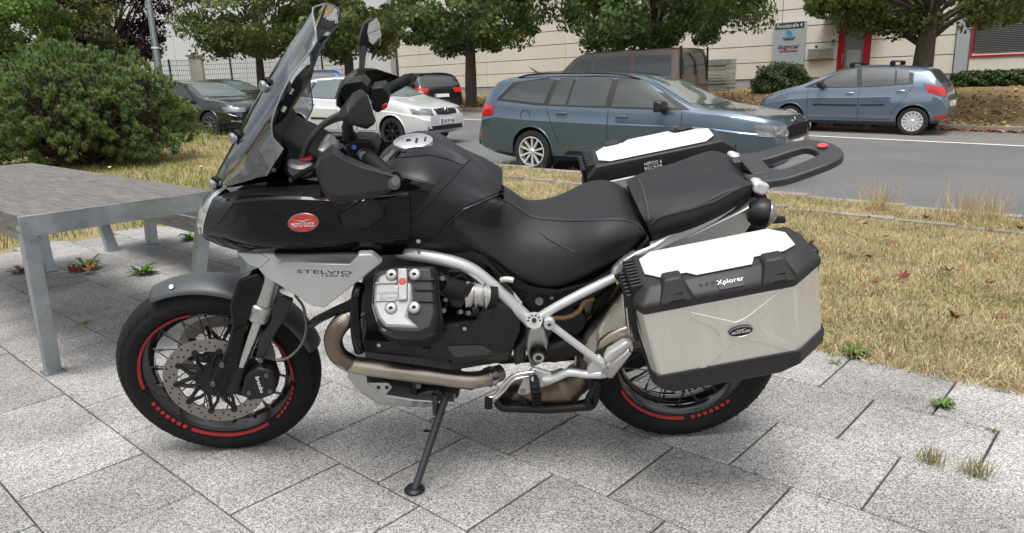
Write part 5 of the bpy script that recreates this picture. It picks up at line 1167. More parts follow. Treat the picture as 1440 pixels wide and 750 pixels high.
# handlebar
bar = [cG(300, 562, -.36), cG(262, 515, -.22), cG(250, 492, -.08), cG(282, 402, .12), cG(318, 360, .26), cG(392, 312, .40)]
MB().tube(catmull(bar, 5), .011, 12).build('handlebar', ALU, bike, ang=60)
MB().tube(catmull([cG(300, 352, .27), cG(322, 352, .29), cG(345, 345, .31)], 3), .014, 12).build('bar_sleeve', ALU, bike, ang=60)
def grip(a, b, nm):
    L = (b - a).length; prof = [(.001, 0), (.019, 0), (.021, .004)]
    for k in range(14): z = .008 + (L - .03) * k / 14; prof += [(.0165, z), (.0185, z + (L - .03) / 28)]
    prof += [(.016, L - .02), (.019, L - .016), (.019, L), (.001, L)]
    return MB().lathe(prof, a, b - a, 18).build(nm, RUB, bike, ang=25)
grip(cG(305, 560, -.34), cG(412, 650, -.46), 'grip'); grip(cG(378, 318, .36), cG(462, 272, .50), 'grip')
MB().lathe([(.001, 0), (.014, 0), (.014, .02), (.001, .021)], cG(412, 652, -.462), (.12, -.9, -.1), 14).build('bar_end', BOLT, bike)
# switchgear
MB().prism(ry(cG, [(225, 520), (265, 500), (330, 502), (352, 535), (335, 585), (290, 595), (240, 570)], -.33), (0, .07, 0)).build('left_switchgear', PLAS, bike, bevel=.006)
MB().cyl(cG(262, 528, -.333), cG(262, 528, -.343), .006, 12).build('switch', mat('blue switch', (.02, .08, .45), .4), bike)
MB().prism(ry(cG, [(325, 305), (372, 298), (392, 330), (385, 380), (350, 402), (318, 380), (312, 335)], .26), (0, .08, 0)).build('right_switchgear', PLAS, bike, bevel=.006)
MB().prism(ry(cG, [(365, 372), (384, 362), (388, 378), (370, 392)], .255), (0, .02, 0)).build('kill_switch', BADGE, bike, bevel=.003)
MB().prism(ry(cG, [(208, 310), (228, 288), (290, 276), (314, 300), (312, 345), (268, 340), (222, 352)], .22), (0, .08, 0)).build('fluid_reservoir', PLAS, bike, bevel=.004)
MB().tube([cG(262, 505, -.30), cG(240, 470, -.31), cG(236, 448, -.31)], .014, 12).build('mirror_stalk', PLAS, bike)
# hand guards
def handguard(P, depth, nm, inner):
    n = len(P); c = sum(P, Vector()) / n
    mb = MB(); mid = [p.lerp(c, .16) + depth * .25 for p in P]
    mb.add(P + mid + [c + depth * .3], [(i, (i + 1) % n, (i + 1) % n + n, i + n) for i in range(n)] + [(i + n, (i + 1) % n + n, 2 * n) for i in range(n)])
    return mb.build(nm, PLAS, bike, ang=50, solid=.004)
hg = [(112, 600, -.36), (128, 560, -.33), (182, 514, -.31), (216, 548, -.36), (300, 588, -.42), (395, 622, -.47), (432, 640, -.475), (434, 668, -.475), (390, 700, -.46), (300, 726, -.43), (205, 744, -.40), (165, 728, -.38), (138, 690, -.37)]
outer = [cG(*p) for p in hg]
c1 = [(120, 606, -.40), (135, 575, -.385), (182, 548, -.385), (222, 575, -.42), (300, 606, -.455), (395, 634, -.482), (428, 645, -.485), (430, 664, -.485), (385, 688, -.475), (300, 702, -.462), (210, 712, -.45), (170, 702, -.43), (140, 668, -.41)]
inner = [cG(*p) for p in c1]; n = len(outer); cen = sum(inner, Vector()) / n; mb = MB()
mb.add(outer + inner, [(i, (i + 1) % n, (i + 1) % n + n, i + n) for i in range(n)] + [tuple(range(n, 2 * n))]); lg = mb.build('hand_guard', GUARDM, bike, ang=30, solid=.004, bevel=.002)
MB().cyl(cG(418, 655, -.487), cG(418, 655, -.493), .010, 14).build('guard_bolt', BOLT, lg)
hg2 = [(196, 372, .34), (205, 325, .34), (240, 272, .36), (290, 238, .40), (350, 234, .45), (438, 264, .52), (400, 292, .51), (330, 300, .46), (290, 330, .40), (240, 360, .36), (225, 395, .35)]
o2 = [cG(*p) for p in hg2]; off = Vector((-.02, .03, .01)); n = len(o2); mb = MB(); i2 = [p.lerp(sum(o2, Vector()) / n, .18) + off for p in o2]
mb.add(o2 + i2, [(i, (i + 1) % n, (i + 1) % n + n, i + n) for i in range(n)] + [tuple(range(n, 2 * n))]); mb.build('hand_guard', GUARDM, bike, ang=30, solid=.004)
# mirrors
m1 = [cG(258, 322, -.32), cG(285, 345, -.34), cG(318, 445, -.36), cG(312, 462, -.36), cG(232, 430, -.34), cG(204, 410, -.33), cG(208, 388, -.32)]
n = len(m1); c = sum(m1, Vector()) / n; mb = MB(); bk = [p.lerp(c, .75) + Vector((-.055, -.01, .0)) for p in m1]; md = [p.lerp(c, .25) + Vector((-.034, -.006, 0)) for p in m1]
mb.add(m1 + md + bk, [(i, (i + 1) % n, (i + 1) % n + n, i + n) for i in range(n)] + [(i + n, (i + 1) % n + n, (i + 1) % n + 2 * n, i + 2 * n) for i in range(n)] + [tuple(range(2 * n, 3 * n))])
fpts = [p.lerp(c, .02) for p in m1]
mo = MB(); mo.v = mb.v; mo.f = mb.f
# near mirror: solid wedge of real thickness, its dark back towards us
n = len(m1); sh = MB(); face = m1; back = [p + Vector((.02, .11, .0)) for p in [q.lerp(c, .35) for q in m1]]
bul = [p.lerp(c, .5) + Vector((-.01, -.045, .005)) for p in m1]
sh.add(face + bul + [c + Vector((-.012, -.055, .006))] + [p + Vector((.012, .035, 0)) for p in face], [(i, (i + 1) % n, (i + 1) % n + n, i + n) for i in range(n)] + [(i + n, (i + 1) % n + n, 2 * n) for i in range(n)] + [(i, i + 2 * n + 1, (i + 1) % n + 2 * n + 1, (i + 1) % n) for i in range(n)] + [tuple(range(2 * n + 1, 3 * n + 1))])
lm = sh.build('mirror', PLAS, bike, ang=60, bevel=.004)
MB().prism([p.lerp(c, .1) + Vector((.013, .036, 0)) for p in m1], (.001, .003, 0)).build('mirror_glass', CHROME, lm)
MB().tube([cG(238, 500, -.32), cG(238, 445, -.33), cG(246, 425, -.335)], [.013, .013, .010], 10).build('mirror_stem', PLAS, lm)
# far mirror: we see its glass from the side
g2 = [(318, 62), (345, 42), (358, 60), (364, 105), (360, 142), (338, 148), (320, 130), (312, 95)]; c2 = (340, 98)
gl = [cG(x, y, .37) for x, y in g2]; bk = [cG(x, y, .37) for x, y in ((278, 140), (300, 62), (335, 40), (352, 44), (362, 90), (340, 146), (312, 158), (285, 156))]
mb = MB(); n = 8; bs = [Vector((p.x - .02, .44, p.z)) for p in [b_.lerp(sum(bk, Vector()) / 8, .25) for b_ in bk]]
mb.add(bk + bs, [tuple(range(n)), tuple(range(2 * n - 1, n - 1, -1))] + [(i, i + n, (i + 1) % n + n, (i + 1) % n) for i in range(n)]); rm_ = mb.build('mirror', PLAS, bike, ang=60, bevel=.010)
MB().prism([cG(x, y, .362) for x, y in g2], (0, .006, 0)).build('mirror_glass', mat('mirror glass', (.55, .57, .56), .02, 1), rm_)
MB().tube([cG(292, 150, .38), cG(294, 185, .37), cG(290, 240, .36)], [.020, .010, .009], 10).build('mirror_stem', mat('black chrome', (.10, .10, .105), .3, .8), rm_); MB().tube([cG(290, 235, .36), cG(293, 300, .34)], .014, 10).build('mirror_base', PLAS, rm_)
# ---------------------------------------------------------------- tank
tk = [
 [(-40, 168, 0), (10, 118, 0), (60, 80, 0), (130, 63, 0), (205, 68, 0), (290, 103, 0), (375, 164, 0), (450, 222, 0), (524, 300, 0)],
 [(-45, 196, -.07), (12, 148, -.075), (62, 114, -.075), (130, 98, -.075), (205, 108, -.075), (288, 148, -.07), (368, 200, -.062), (445, 252, -.052), (522, 312, -.035)],
 [(-50, 236, -.13), (10, 192, -.135), (62, 162, -.135), (130, 150, -.135), (212, 162, -.137), (286, 206, -.133), (362, 252, -.122), (440, 290, -.105), (524, 324, -.065)],
 [(-60, 290, -.18), (0, 260, -.19), (60, 245, -.195), (130, 240, -.20), (215, 248, -.198), (286, 278, -.19), (358, 298, -.18), (435, 314, -.165), (526, 330, -.125)],
 [(-50, 380, -.20), (5, 370, -.205), (60, 365, -.21), (130, 360, -.215), (215, 356, -.215), (285, 356, -.21), (355, 358, -.20), (430, 350, -.185), (522, 346, -.15)],
 [(-30, 470, -.195), (20, 468, -.20), (75, 466, -.205), (140, 472, -.205), (220, 478, -.205), (290, 470, -.20), (355, 440, -.195), (430, 420, -.18), (510, 390, -.155)],
 [(0, 540, -.17), (45, 540, -.175), (95, 538, -.18), (150, 545, -.18), (230, 550, -.18), (300, 550, -.175), (370, 545, -.17), (430, 520, -.16), (500, 480, -.14)]]
ts = surf(R3(cD, tk), 4, 4); tm_ = MB().grid(ts); tm_.mirror(); tank = tm_.build('fuel_tank', MATTE, bike, ang=40)
tb = bvh_of(tank)
def thit(x, y, off=0.0, f=cD, bv=tb, yd=-.18):
    p = f(x, y, -.7); p2 = f(x, y, .2); d = (p2 - p).normalized(); h = bv.ray_cast(p, d); q = h[0] if h[0] is not None else f(x, y, yd); return q - d * off
def tpatch(nm, bot, top, m, off, nu=14, nv=6, par=None, f=cD, bv=tb):
    Bp, Tp = resample([Vector((*p, 0)) for p in bot], nu), resample([Vector((*p, 0)) for p in top], nu)
    rows = [[thit(*b.lerp(t, j / nv).xy, off, f, bv) for b, t in zip(Bp, Tp)] for j in range(nv + 1)]
    return MB().grid(rows).build(nm, m, par or tank, ang=60)
tpatch('tank_top', [(-20, 170), (40, 132), (130, 124), (210, 118), (290, 140), (350, 164), (374, 146)], [(0, 118), (55, 74), (130, 52), (205, 57), (290, 94), (340, 122), (373, 143)], GLOSS, .004, 24, 8)
tpatch('tank_shoulder', [(-15, 215), (60, 205), (150, 225), (222, 252)], [(-15, 172), (60, 146), (200, 132), (340, 170)], MATTE, .002, 16, 6)
tpatch('tank_front', [(-70, 440), (0, 450), (76, 455)], [(-60, 235), (70, 212), (220, 254)], GLOSS, .003, 16, 8)
def tline(nm, pts, m, r=.002, f=cD, bv=tb, par=None, smoothn=4, off=.0005):
    q = [Vector((*p, 0)) for p in pts]; q = catmull(q, smoothn) if smoothn else resample(q, 40)
    return MB().tube([thit(v.x, v.y, off, f, bv) for v in q], r, 6).build(nm, m, par or tank, ang=60)
GAP = mat('shut line', (.004, .004, .004), .8)
tline('panel_gap', [(376, 140), (330, 190), (225, 300), (150, 385), (82, 455)], GAP, .0022, smoothn=0)
tline('panel_gap', [(526, 275), (420, 318), (345, 345), (285, 400), (236, 470), (100, 452)], GAP, .0022, smoothn=0)
tline('panel_edge', [(524, 288), (425, 330), (350, 358), (292, 412), (243, 478)], MATTE, .004, smoothn=0)
tline('panel_gap', [(225, 250), (165, 300), (100, 375), (60, 430)], GAP, .002, smoothn=0)
for (x, y) in ((153, 497), (153, 540)): q = thit(x, y, .001); MB().cyl(q, q + Vector((0, -.004, 0)), .006, 10).build('screw', BOLT, tank)
# filler cap
cc = cD(128, 66, 0); ca = MB().lathe([(.001, .010), (.050, .010), (.056, .006), (.058, -.02)], cc, (-.02, -.05, 1), 36).build('filler_cap', mat('brushed cap', (.62, .63, .64), .3, .8), bike)
MB().box(cc + Vector((.012, -.012, .0115)), (.006, .03, .003)).build('cap_lock', BLKM, ca); MB().box(cc + Vector((.036, -.004, .0115)), (.005, .03, .003)).build('cap_hinge', BLKM, ca)
MB().tube([cc + Vector((-.012 + .006 * math.cos(a), -.006 + .006 * math.sin(a), .011)) for a in [i * .63 for i in range(10)]], .0015, 5, closed=True).build('keyhole', BLKM, ca)
# ---------------------------------------------------------------- seats
st1 = [
 [(530, 274, 0), (572, 298, 0), (642, 346, 0), (722, 354, 0), (802, 345, 0), (882, 336, 0), (962, 326, 0), (1036, 322, 0), (1100, 345, 0)],
 [(526, 293, -.03), (567, 315, -.028), (641, 364, -.03), (721, 375, -.038), (801, 375, -.048), (881, 371, -.062), (962, 366, -.074), (1043, 362, -.075), (1118, 388, -.073)],
 [(518, 318, -.06), (562, 338, -.056), (640, 390, -.06), (720, 405, -.076), (800, 409, -.097), (880, 411, -.126), (962, 408, -.148), (1050, 405, -.15), (1136, 440, -.148)],
 [(415, 352, -.165), (470, 400, -.15), (560, 470, -.14), (680, 505, -.145), (790, 512, -.16), (880, 512, -.182), (965, 502, -.195), (1062, 485, -.185), (1150, 460, -.158)],
 [(318, 395, -.208), (395, 470, -.20), (500, 560, -.19), (605, 625, -.185), (720, 655, -.185), (832, 640, -.188), (935, 600, -.188), (1045, 545, -.172), (1154, 470, -.152)],
 [(300, 455, -.205), (395, 520, -.205), (492, 580, -.192), (590, 652, -.182), (720, 690, -.175), (832, 668, -.17), (935, 622, -.165), (1045, 565, -.155), (1156, 478, -.14)],
 [(318, 525, -.17), (400, 545, -.17), (490, 590, -.16), (590, 662, -.15), (720, 702, -.14), (832, 680, -.14), (935, 634, -.13), (1045, 575, -.13), (1158, 488, -.12)]]
ss = surf(R3(cD, st1), 5, 4); sm_ = MB().grid(ss); sm_.mirror(); seat = sm_.build('rider_seat', VINYL, bike, ang=60)
sb_ = bvh_of(seat); THR = mat('seat piping', (.012, .012, .013), .6); THL = mat('grey thread', (.09, .09, .095), .7)
tline('seam', [(528, 322), (562, 336), (640, 388), (720, 404), (850, 410), (1000, 405), (1080, 412), (1140, 445)], THR, .0022, bv=sb_, par=seat)
tline('stitching', [(530, 318), (566, 333), (642, 383), (722, 399), (850, 405), (1000, 400), (1080, 407), (1136, 438)], THL, .0008, bv=sb_, par=seat, off=.001)
tline('crease', [(680, 455), (720, 490), (790, 525), (840, 545)], THR, .0022, bv=sb_, par=seat, off=-.001)
st2 = [
 [(288, 412, 0), (360, 390, 0), (456, 372, 0), (562, 353, 0), (652, 331, 0), (736, 313, 0), (806, 310, 0), (864, 322, 0), (908, 350, 0)],
 [(312, 462, -.08), (390, 440, -.085), (484, 422, -.09), (576, 403, -.092), (663, 380, -.092), (743, 358, -.092), (813, 348, -.09), (871, 345, -.088), (923, 358, -.08)],
 [(352, 545, -.135), (412, 530, -.145), (495, 500, -.15), (580, 478, -.15), (660, 455, -.15), (740, 425, -.15), (812, 395, -.145), (872, 370, -.135), (930, 362, -.11)],
 [(376, 590, -.15), (425, 565, -.16), (502, 534, -.165), (582, 512, -.165), (662, 490, -.165), (742, 460, -.16), (815, 425, -.155), (876, 392, -.145), (934, 372, -.12)],
 [(395, 640, -.155), (445, 630, -.165), (522, 602, -.17), (602, 578, -.17), (682, 550, -.165), (755, 518, -.16), (825, 480, -.155), (886, 436, -.145), (937, 382, -.12)],
 [(408, 684, -.135), (455, 676, -.14), (528, 652, -.14), (612, 624, -.14), (694, 595, -.135), (766, 562, -.13), (836, 520, -.125), (894, 470, -.115), (940, 395, -.10)]]
s2 = surf(R3(cE, st2), 4, 4); s2m = MB().grid(s2); s2m.mirror(); 
for side in (0,):
    ring = [r[0] for r in s2]; s2m.add(ring + [Vector((p.x, -p.y, p.z)) for p in ring[::-1]], [tuple(range(2 * len(ring)))])
seat2 = s2m.build('pillion_seat', VINYL, bike, ang=50); s2b = bvh_of(seat2)
def eline(nm, pts, m, r, off=.0005): return MB().tube([thit(v.x, v.y, off, cE, s2b) for v in catmull([Vector((*p, 0)) for p in pts], 4)], r, 6).build(nm, m, seat2, ang=60)
eline('seam', [(396, 592), (430, 558), (500, 532), (640, 496), (750, 456), (850, 402), (930, 374)], THR, .0022); eline('stitching', [(398, 582), (430, 550), (500, 524), (640, 488), (750, 448), (850, 394), (926, 368)], THL, .0008, .001)
eline('seam', [(322, 346), (345, 400), (366, 480), (378, 560), (394, 600)], THR, .002); eline('stitching', [(330, 346), (353, 400), (374, 480), (386, 560)], THL, .0008, .001)
# black tail tray under the seats
MB().prism(ry(cD, [(420, 540), (560, 640), (640, 695), (760, 715), (900, 680), (1060, 590), (1165, 480), (1180, 560), (1010, 650), (880, 720), (760, 745), (640, 735), (560, 700)], -.165), (0, .33, 0)).build('seat_base', PLAS, bike, bevel=.006)
MB().prism(ry(cC, [(215, 145), (420, 190), (560, 160), (655, 120), (640, 170), (560, 215), (480, 260), (345, 300), (300, 250)], -.15), (0, .30, 0)).build('frame_infill', PLAS, bike, bevel=.005)
MB().cyl(cC(355, 222, -.152), cC(355, 222, -.158), .012, 14).build('seat_lock', BOLT, bike); MB().cyl(cC(408, 206, -.152), cC(408, 206, -.157), .006, 12).build('bolt', BOLT, bike)
# ---------------------------------------------------------------- frame tubes
def tubes(nm, f, pts, r, m, y=None, n=14, both=True, k=5, par=None):
    P = [f(*p) for p in pts]
    o = MB().tube(catmull(P, k), r, n).build(nm, m, par or bike, ang=60)
    if both: MB().tube([Vector((p.x, -p.y, p.z)) for p in catmull(P, k)], r, n).build(nm, m, par or bike, ang=60)
    return o
tubes('frame_tube', cB, [(352, 72, -.165), (400, 80, -.185), (480, 92, -.195), (570, 112, -.20), (645, 142, -.20), (710, 192, -.20), (785, 258, -.20), (870, 342, -.20), (885, 358, -.20)], .0185, SILV)
tubes('subframe_tube', cC, [(352, 290, -.20), (440, 238, -.20), (550, 180, -.195), (672, 120, -.185)], .0135, SILV)
MB().cyl(cC(333, 302, -.19), cC(333, 302, -.232), .024, 22).build('pivot_boss', ALU, bike)
for k in range(10): a = k * .628; q = cC(333, 302, -.2325) + Vector((math.cos(a) * .017, 0, math.sin(a) * .017)); MB().cyl(q, q + Vector((0, -.002, 0)), .0028, 8).build('boss_hole', BLKM, bike)
MB().cyl(cC(333, 302, -.231), cC(333, 302, -.238), .007, 12).build('bolt', BLKM, bike)
MB().prism(ry(cC, [(205, 205), (245, 215), (315, 290), (300, 310), (240, 300), (215, 265)], -.185), (0, .02, 0)).build('frame_gusset', ALU, bike, bevel=.004)
MB().cyl(cC(237, 283, -.187), cC(237, 283, -.197), .008, 12).build('bolt', BOLT, bike)
tubes('clamp', cC, [(195, 132, -.2), (215, 128, -.205), (245, 132, -.205)], .008, SILV, both=False)
# tail casting (silver) under the pillion seat
tl = [(655, 130, -.185), (668, 92, -.19), (715, 45, -.18), (775, 10, -.17), (840, -18, -.165), (900, -60, -.155), (985, -105, -.145), (1060, -150, -.14), (1130, -195, -.14), (1190, -225, -.14), (1215, -210, -.14), (1180, -165, -.145), (1100, -110, -.15), (1010, -60, -.155), (900, -10, -.165), (830, 30, -.175), (770, 75, -.185), (725, 120, -.19), (690, 145, -.19)]
def tailc(sgn):
    P = [cC(*p) for p in tl]
    if sgn > 0: P = [Vector((p.x, -p.y, p.z)) for p in P]
    MB().prism(P, (0, .03 * -sgn, 0)).build('tail_casting', SILV, bike, bevel=.006, ang=40)
tailc(-1); tailc(1)
MB().prism([cC(668, 118, -.187), cC(690, 60, -.187), (cC(770, 10, -.18)), cC(745, 55, -.187), cC(715, 105, -.19)], (0, -.006, 0)).build('tail_cover', ALU, bike, bevel=.003)
for sgn in (-1, 1):
    P = [cE(942, 372, -.135), cE(965, 362, -.135), cE(1026, 380, -.13), cE(1012, 418, -.13), cE(985, 438, -.135), cE(938, 418, -.14)]
    if sgn > 0: P = [Vector((p.x, -p.y, p.z)) for p in P]
    MB().prism(P, (0, .045 * -sgn, 0)).build('grab_mount', SILV, bike, bevel=.008)
MB().prism([cE(410, 690, -.15), cE(600, 640, -.15), cE(850, 525, -.14), cE(960, 470, -.13), cE(1000, 480, -.12), cE(900, 620, -.12), cE(600, 760, -.13), cE(440, 760, -.14)], (0, .25, 0)).build('tail_panel', SILV, bike, bevel=.005)
# rear light cluster / indicators
ic = cE(965, 522, -.15); ind = MB().lathe([(.001, -.030), (.026, -.027), (.039, -.010), (.043, .008), (.041, .020)], ic, (1, -.2, -.1), 22); io = ind.build('rear_indicator', BLKM, bike)
ln = MB(); pr = []
for k in range(8): rr = .041 - .0010 * k - .0007 * k * k; pr += [(rr, .022 + k * .0042), (rr - .0022, .0238 + k * .0042)]
ln.lathe(pr + [(.001, .058)], ic, (1, -.2, -.1), 22).build('indicator_lens', mat('smoked ribbed lens', (.16, .17, .17), .12, coat=1), io, ang=20)
MB().prism(ry(cE, [(326, 520), (356, 520), (392, 610), (425, 690), (380, 690), (350, 600)], -.11), (0, .2, 0)).build('seat_gap_filler', PLAS, bike)
MB().tube([cE(1035, 560, -.10), cE(1098, 560, -.10)], [.014, .012], 10, flat=.8).build('plate_light', PLAS, bike)
MB().prism(ry(cE, [(930, 420), (1010, 430), (1040, 560), (990, 640), (900, 640)], -.09), (0, .18, 0)).build('tail_lamp_housing', PLAS, bike, bevel=.01)
# ---------------------------------------------------------------- rear rack
rail = [cE(905, 362, -.085), cE(1000, 352, -.082), cE(1110, 332, -.08), cE(1225, 292, -.078), cE(1312, 256, -.066)]
tail_ = [cE(1346, 228, -.03)]
loop = rail + tail_ + [Vector((p.x, -p.y, p.z)) for p in (rail + tail_)[::-1]]
RACK = mat('rack plastic', (.030, .031, .033), .5, bump=.12, bscale=700)
rk = MB().tube(catmull(loop, 5), .046, 4, flat=.36, up=(-.15, 0, 1)).build('luggage_rack', RACK, bike, ang=50, bevel=.005)
MB().prism([cE(930, 318, -.06), cE(1040, 305, -.06), cE(1045, 318, -.06), cE(940, 345, -.06)] , (0, .12, 0)).build('rack_plate', RACK, rk, bevel=.005)
q = cE(1318, 196, .05)
MB().lathe([(.001, .002), (.014, .002), (.0155, 0)], Vector((tail_[0].x - .008, .02, tail_[0].z + .0175)), (-.15, 0, 1), 20).build('rack_badge', BADGE, rk)
# ---------------------------------------------------------------- engine
eng = MB().prism(ry(cB, [(190, 200), (300, 150), (520, 150), (640, 200), (760, 300), (830, 420), (800, 520), (560, 560), (330, 590), (220, 560), (195, 420)], -.14), (0, .28, 0)).build('engine_block', ENG, bike, bevel=.015)
head = [(252, 152), (300, 138), (345, 130), (496, 134), (506, 210), (514, 330), (496, 400), (442, 424), (332, 420), (268, 388), (238, 290), (244, 210)]
HN = Vector((0, -.72, .69))
def hv(x, y, off=0.0):
    y2 = y + off * 400; return cB(x + off * 150, y2, -.235 - .135 * (y2 - 130) / 294) + HN * off
hp = [hv(x, y) for x, y in head]; hc = sum(hp, Vector()) / len(hp)
cyl = MB().prism([p.lerp(hc, .12) for p in hp], -HN * .17).build('cylinder', BLKM, bike, bevel=.01)
for k in range(8): MB().prism([p.lerp(hc, -.01) - HN * (.024 + .0135 * k) for p in hp], -HN * .005).build('cooling_fin', BLKM, cyl)
hd = MB(); n = len(hp); mid = [p.lerp(hc, .03) + HN * .016 for p in hp]; top = [p.lerp(hc, .13) + HN * .030 for p in hp]
hd.add(hp + mid + top + [p - HN * .018 for p in hp], [(i, (i + 1) % n, (i + 1) % n + n, i + n) for i in range(n)] + [(i + n, (i + 1) % n + n, (i + 1) % n + 2 * n, i + 2 * n) for i in range(n)] + [tuple(range(2 * n, 3 * n))] + [(i, i + 3 * n, (i + 1) % n + 3 * n, (i + 1) % n) for i in range(n)])
vc = hd.build('valve_cover', mat('black wrinkle cover', (.022, .022, .024), .36, .2, bump=.1, bscale=400), bike, ang=30, bevel=.003)
def hplate(nm, pts, o0, o1, m, bev, inset=0):
    P = [hv(x, y, o1) for x, y in pts]; return MB().prism(P, -HN * (o1 - o0)).build(nm, m, vc, bevel=bev)
# the polished half wraps over the front shoulder
SILP = mat('cast polished aluminium', (.42, .42, .415), .42, .75, var=.1, vscale=40, rvar=.08)
hplate('silver_face', [(268, 166), (300, 150), (345, 146), (348, 196), (404, 188), (408, 262), (386, 328), (436, 376), (296, 372), (266, 334), (248, 286), (252, 206)], .012, .036, SILP, .009)
hplate('silver_edge', [(256, 156), (300, 141), (345, 134), (345, 152), (302, 156), (270, 170), (256, 210), (252, 285), (268, 335), (296, 374), (440, 378), (446, 392), (286, 388), (258, 345), (240, 288), (246, 205)], -.002, .022, SILP, .007)
for (y0, y1) in ((192, 200), (262, 270)): hplate('face_rib', [(256, y0), (344, y0 - 3), (344, y1 - 3), (256, y1)], .03, .041, SILP, .002)
for (y0, y1) in ((176, 186), (216, 226), (262, 272)): hplate('cover_rib', [(412, y0), (490, y0), (492, y1), (412, y1)], .02, .037, BLKM, .002)
hplate('centre_strap', [(346, 136), (384, 135), (386, 262), (349, 265)], .02, .047, SILP, .003)
MB().lathe([(.001, .002), (.008, .002), (.010, 0)], hv(366, 188, .047), HN, 18).build('strap_badge', BADGE, vc)
for i, (x, y) in enumerate(((322, 162), (413, 160), (320, 295), (412, 292))):
    b_ = MB().lathe([(.001, .005), (.010, .005), (.0145, .003), (.017, -.001), (.017, -.012)], hv(x, y, .038), HN, 20).build('cover_bolt', ALU, vc); MB().cyl(hv(x, y, .0432), hv(x, y, .0440), .006, 6).build('bolt_socket', BLKM, b_)
hx = hv(345, 240) - hv(280, 240); hy = hv(310, 220) - hv(310, 260)
text_obj('lettering', 'quattro', SILP, vc, hv(306, 236, .0368), hx, hy, .010, .052, .0016); text_obj('lettering', 'valvole', SILP, vc, hv(306, 252, .0368), hx, hy, .010, .052, .0016)
# intake, throttle body
MB().tube([cB(525, 205, -.24), cB(600, 235, -.23), cB(640, 250, -.22)], [.03, .034, .034], 16).build('intake_rubber', RUB, bike)
MB().tube([cB(620, 245, -.225), cB(640, 240, -.225), cB(642, 240, -.225), (cB(712, 250, -.215))], [.038, .038, .033, .033], 20).build('throttle_body', ALU, bike, ang=40)
MB().tube([cB(705, 250, -.215), cB(735, 253, -.21)], .037, 18).build('intake_clamp', RUB, bike)
for x in (622, 660, 700): MB().tube([cB(x, 246, -.225) + Vector((0, math.cos(a) * .038, math.sin(a) * .038)) for a in [i * .349 for i in range(18)]], .003, 5, closed=True).build('hose_clamp', STEEL, bike)
MB().prism(ry(cB, [(550, 258), (640, 195), (655, 205), (600, 300), (560, 290)], -.262), (0, .008, 0)).build('throttle_linkage', BLKM, bike, bevel=.002)
for p in ([(520, 160, -.22), (545, 190, -.25), (560, 230, -.24), (540, 280, -.25), (520, 320, -.24)], [(530, 150, -.2), (575, 175, -.22), (600, 165, -.22), (640, 190, -.2)], [(620, 310, -.24), (640, 325, -.25), (680, 315, -.24), (720, 290, -.22)], [(540, 170, -.21), (560, 150, -.22), (600, 150, -.22)]):
    tubes('hose', cB, p, .0065, RUB, both=False, n=8)
for (x, y) in ((516, 180), (520, 240), (522, 310), (530, 265), (590, 315), (622, 320)): MB().cyl(cB(x, y, -.25), cB(x + 10, y - 2, -.262), .007, 10).build('fitting', BOLT, bike)
MB().prism(ry(cB, [(600, 180), (700, 175), (760, 240), (770, 330), (520, 345), (520, 200)], -.165), (0, .1, 0)).build('air_box', BLKM, bike, bevel=.01)
# side cover of the engine
cvp = [(205, 425, -.19), (330, 452, -.205), (455, 442, -.225), (520, 360, -.235), (680, 335, -.235), (690, 288, -.235), (745, 280, -.235), (800, 300, -.22), (842, 330, -.205), (838, 400, -.205), (800, 475, -.21), (620, 522, -.215), (470, 505, -.21), (210, 478, -.19)]
P = [cB(*p) for p in cvp]; cn = cB(600, 430, -.262); mb = MB(); n = len(P); md = [p.lerp(cn, .22) + Vector((0, -.008, 0)) for p in P]
mb.add(P + md + [p + Vector((0, .06, 0)) for p in P], [(i, (i + 1) % n, (i + 1) % n + n, i + n) for i in range(n)] + [(i, i + 2 * n, (i + 1) % n + 2 * n, (i + 1) % n) for i in range(n)]); 
mb.add(md + [cn + Vector((0, .004, 0))], [(i, (i + 1) % n, n) for i in range(n)]); ecov = mb.build('engine_cover', GUARDM, bike, ang=35, bevel=.003)
eb = bvh_of(ecov)
tpatch('cover_mesh', [(572, 498), (746, 484)], [(542, 452), (682, 448)], mat('punched mesh', (.10, .098, .095), .6, .4, bump=.8, bscale=400), .003, 12, 3, ecov, cB, eb)
for (x, y, r) in ((615, 378, .010), (268, 446, .006), (428, 25, .006), (430, 68, .005)):
    q = thit(x, y, .001, cB, eb, -.2); s_ = MB().cyl(q, q + Vector((0, -.004, 0)), r, 12).build('screw', BLKM if r > .008 else STEEL, bike); MB().cyl(q + Vector((0, -.004, 0)), q + Vector((0, -.0055, 0)), r * .6, 10).build('screw_head', STEEL, s_)
MB().prism(ry(cB, [(445, 462), (470, 460), (472, 492), (446, 492)], -.256), (0, .04, 0)).build('cover_clip', BLKM, bike, bevel=.002)
for k in range(4):
    MB().tube([cB(690 + k * 13, 296 + k * 2, -.243), cB(694 + k * 13, 336 + k * 2, -.246)], .0022, 6).build('cover_rib', GUARDM, ecov)
tline('panel_gap', [(525, 372), (600, 350), (684, 342), (692, 292)], GAP, .0016, f=cB, bv=eb, par=ecov, smoothn=0)
for p in ([(700, 150, -.17), (735, 185, -.18), (752, 230, -.18), (745, 285, -.19)], [(575, 130, -.17), (590, 165, -.20), (585, 205, -.22)], [(470, 440, -.215), (520, 470, -.225), (560, 520, -.215)], [(735, 255, -.20), (765, 262, -.19), (790, 285, -.18)]):
    tubes('wiring', cB, p, .0042, RUB, both=False, n=7)
for k in range(6): MB().box(cB(545 + k * 6, 172 + k * 9, -.236), (.012, .02, .006)).build('bellows_ring', RUB, bike, bevel=.002)
MB().prism(ry(cB, [(640, 300), (668, 296), (676, 318), (648, 328)], -.262), (0, .03, 0)).build('sensor', BLKM, bike, bevel=.004)
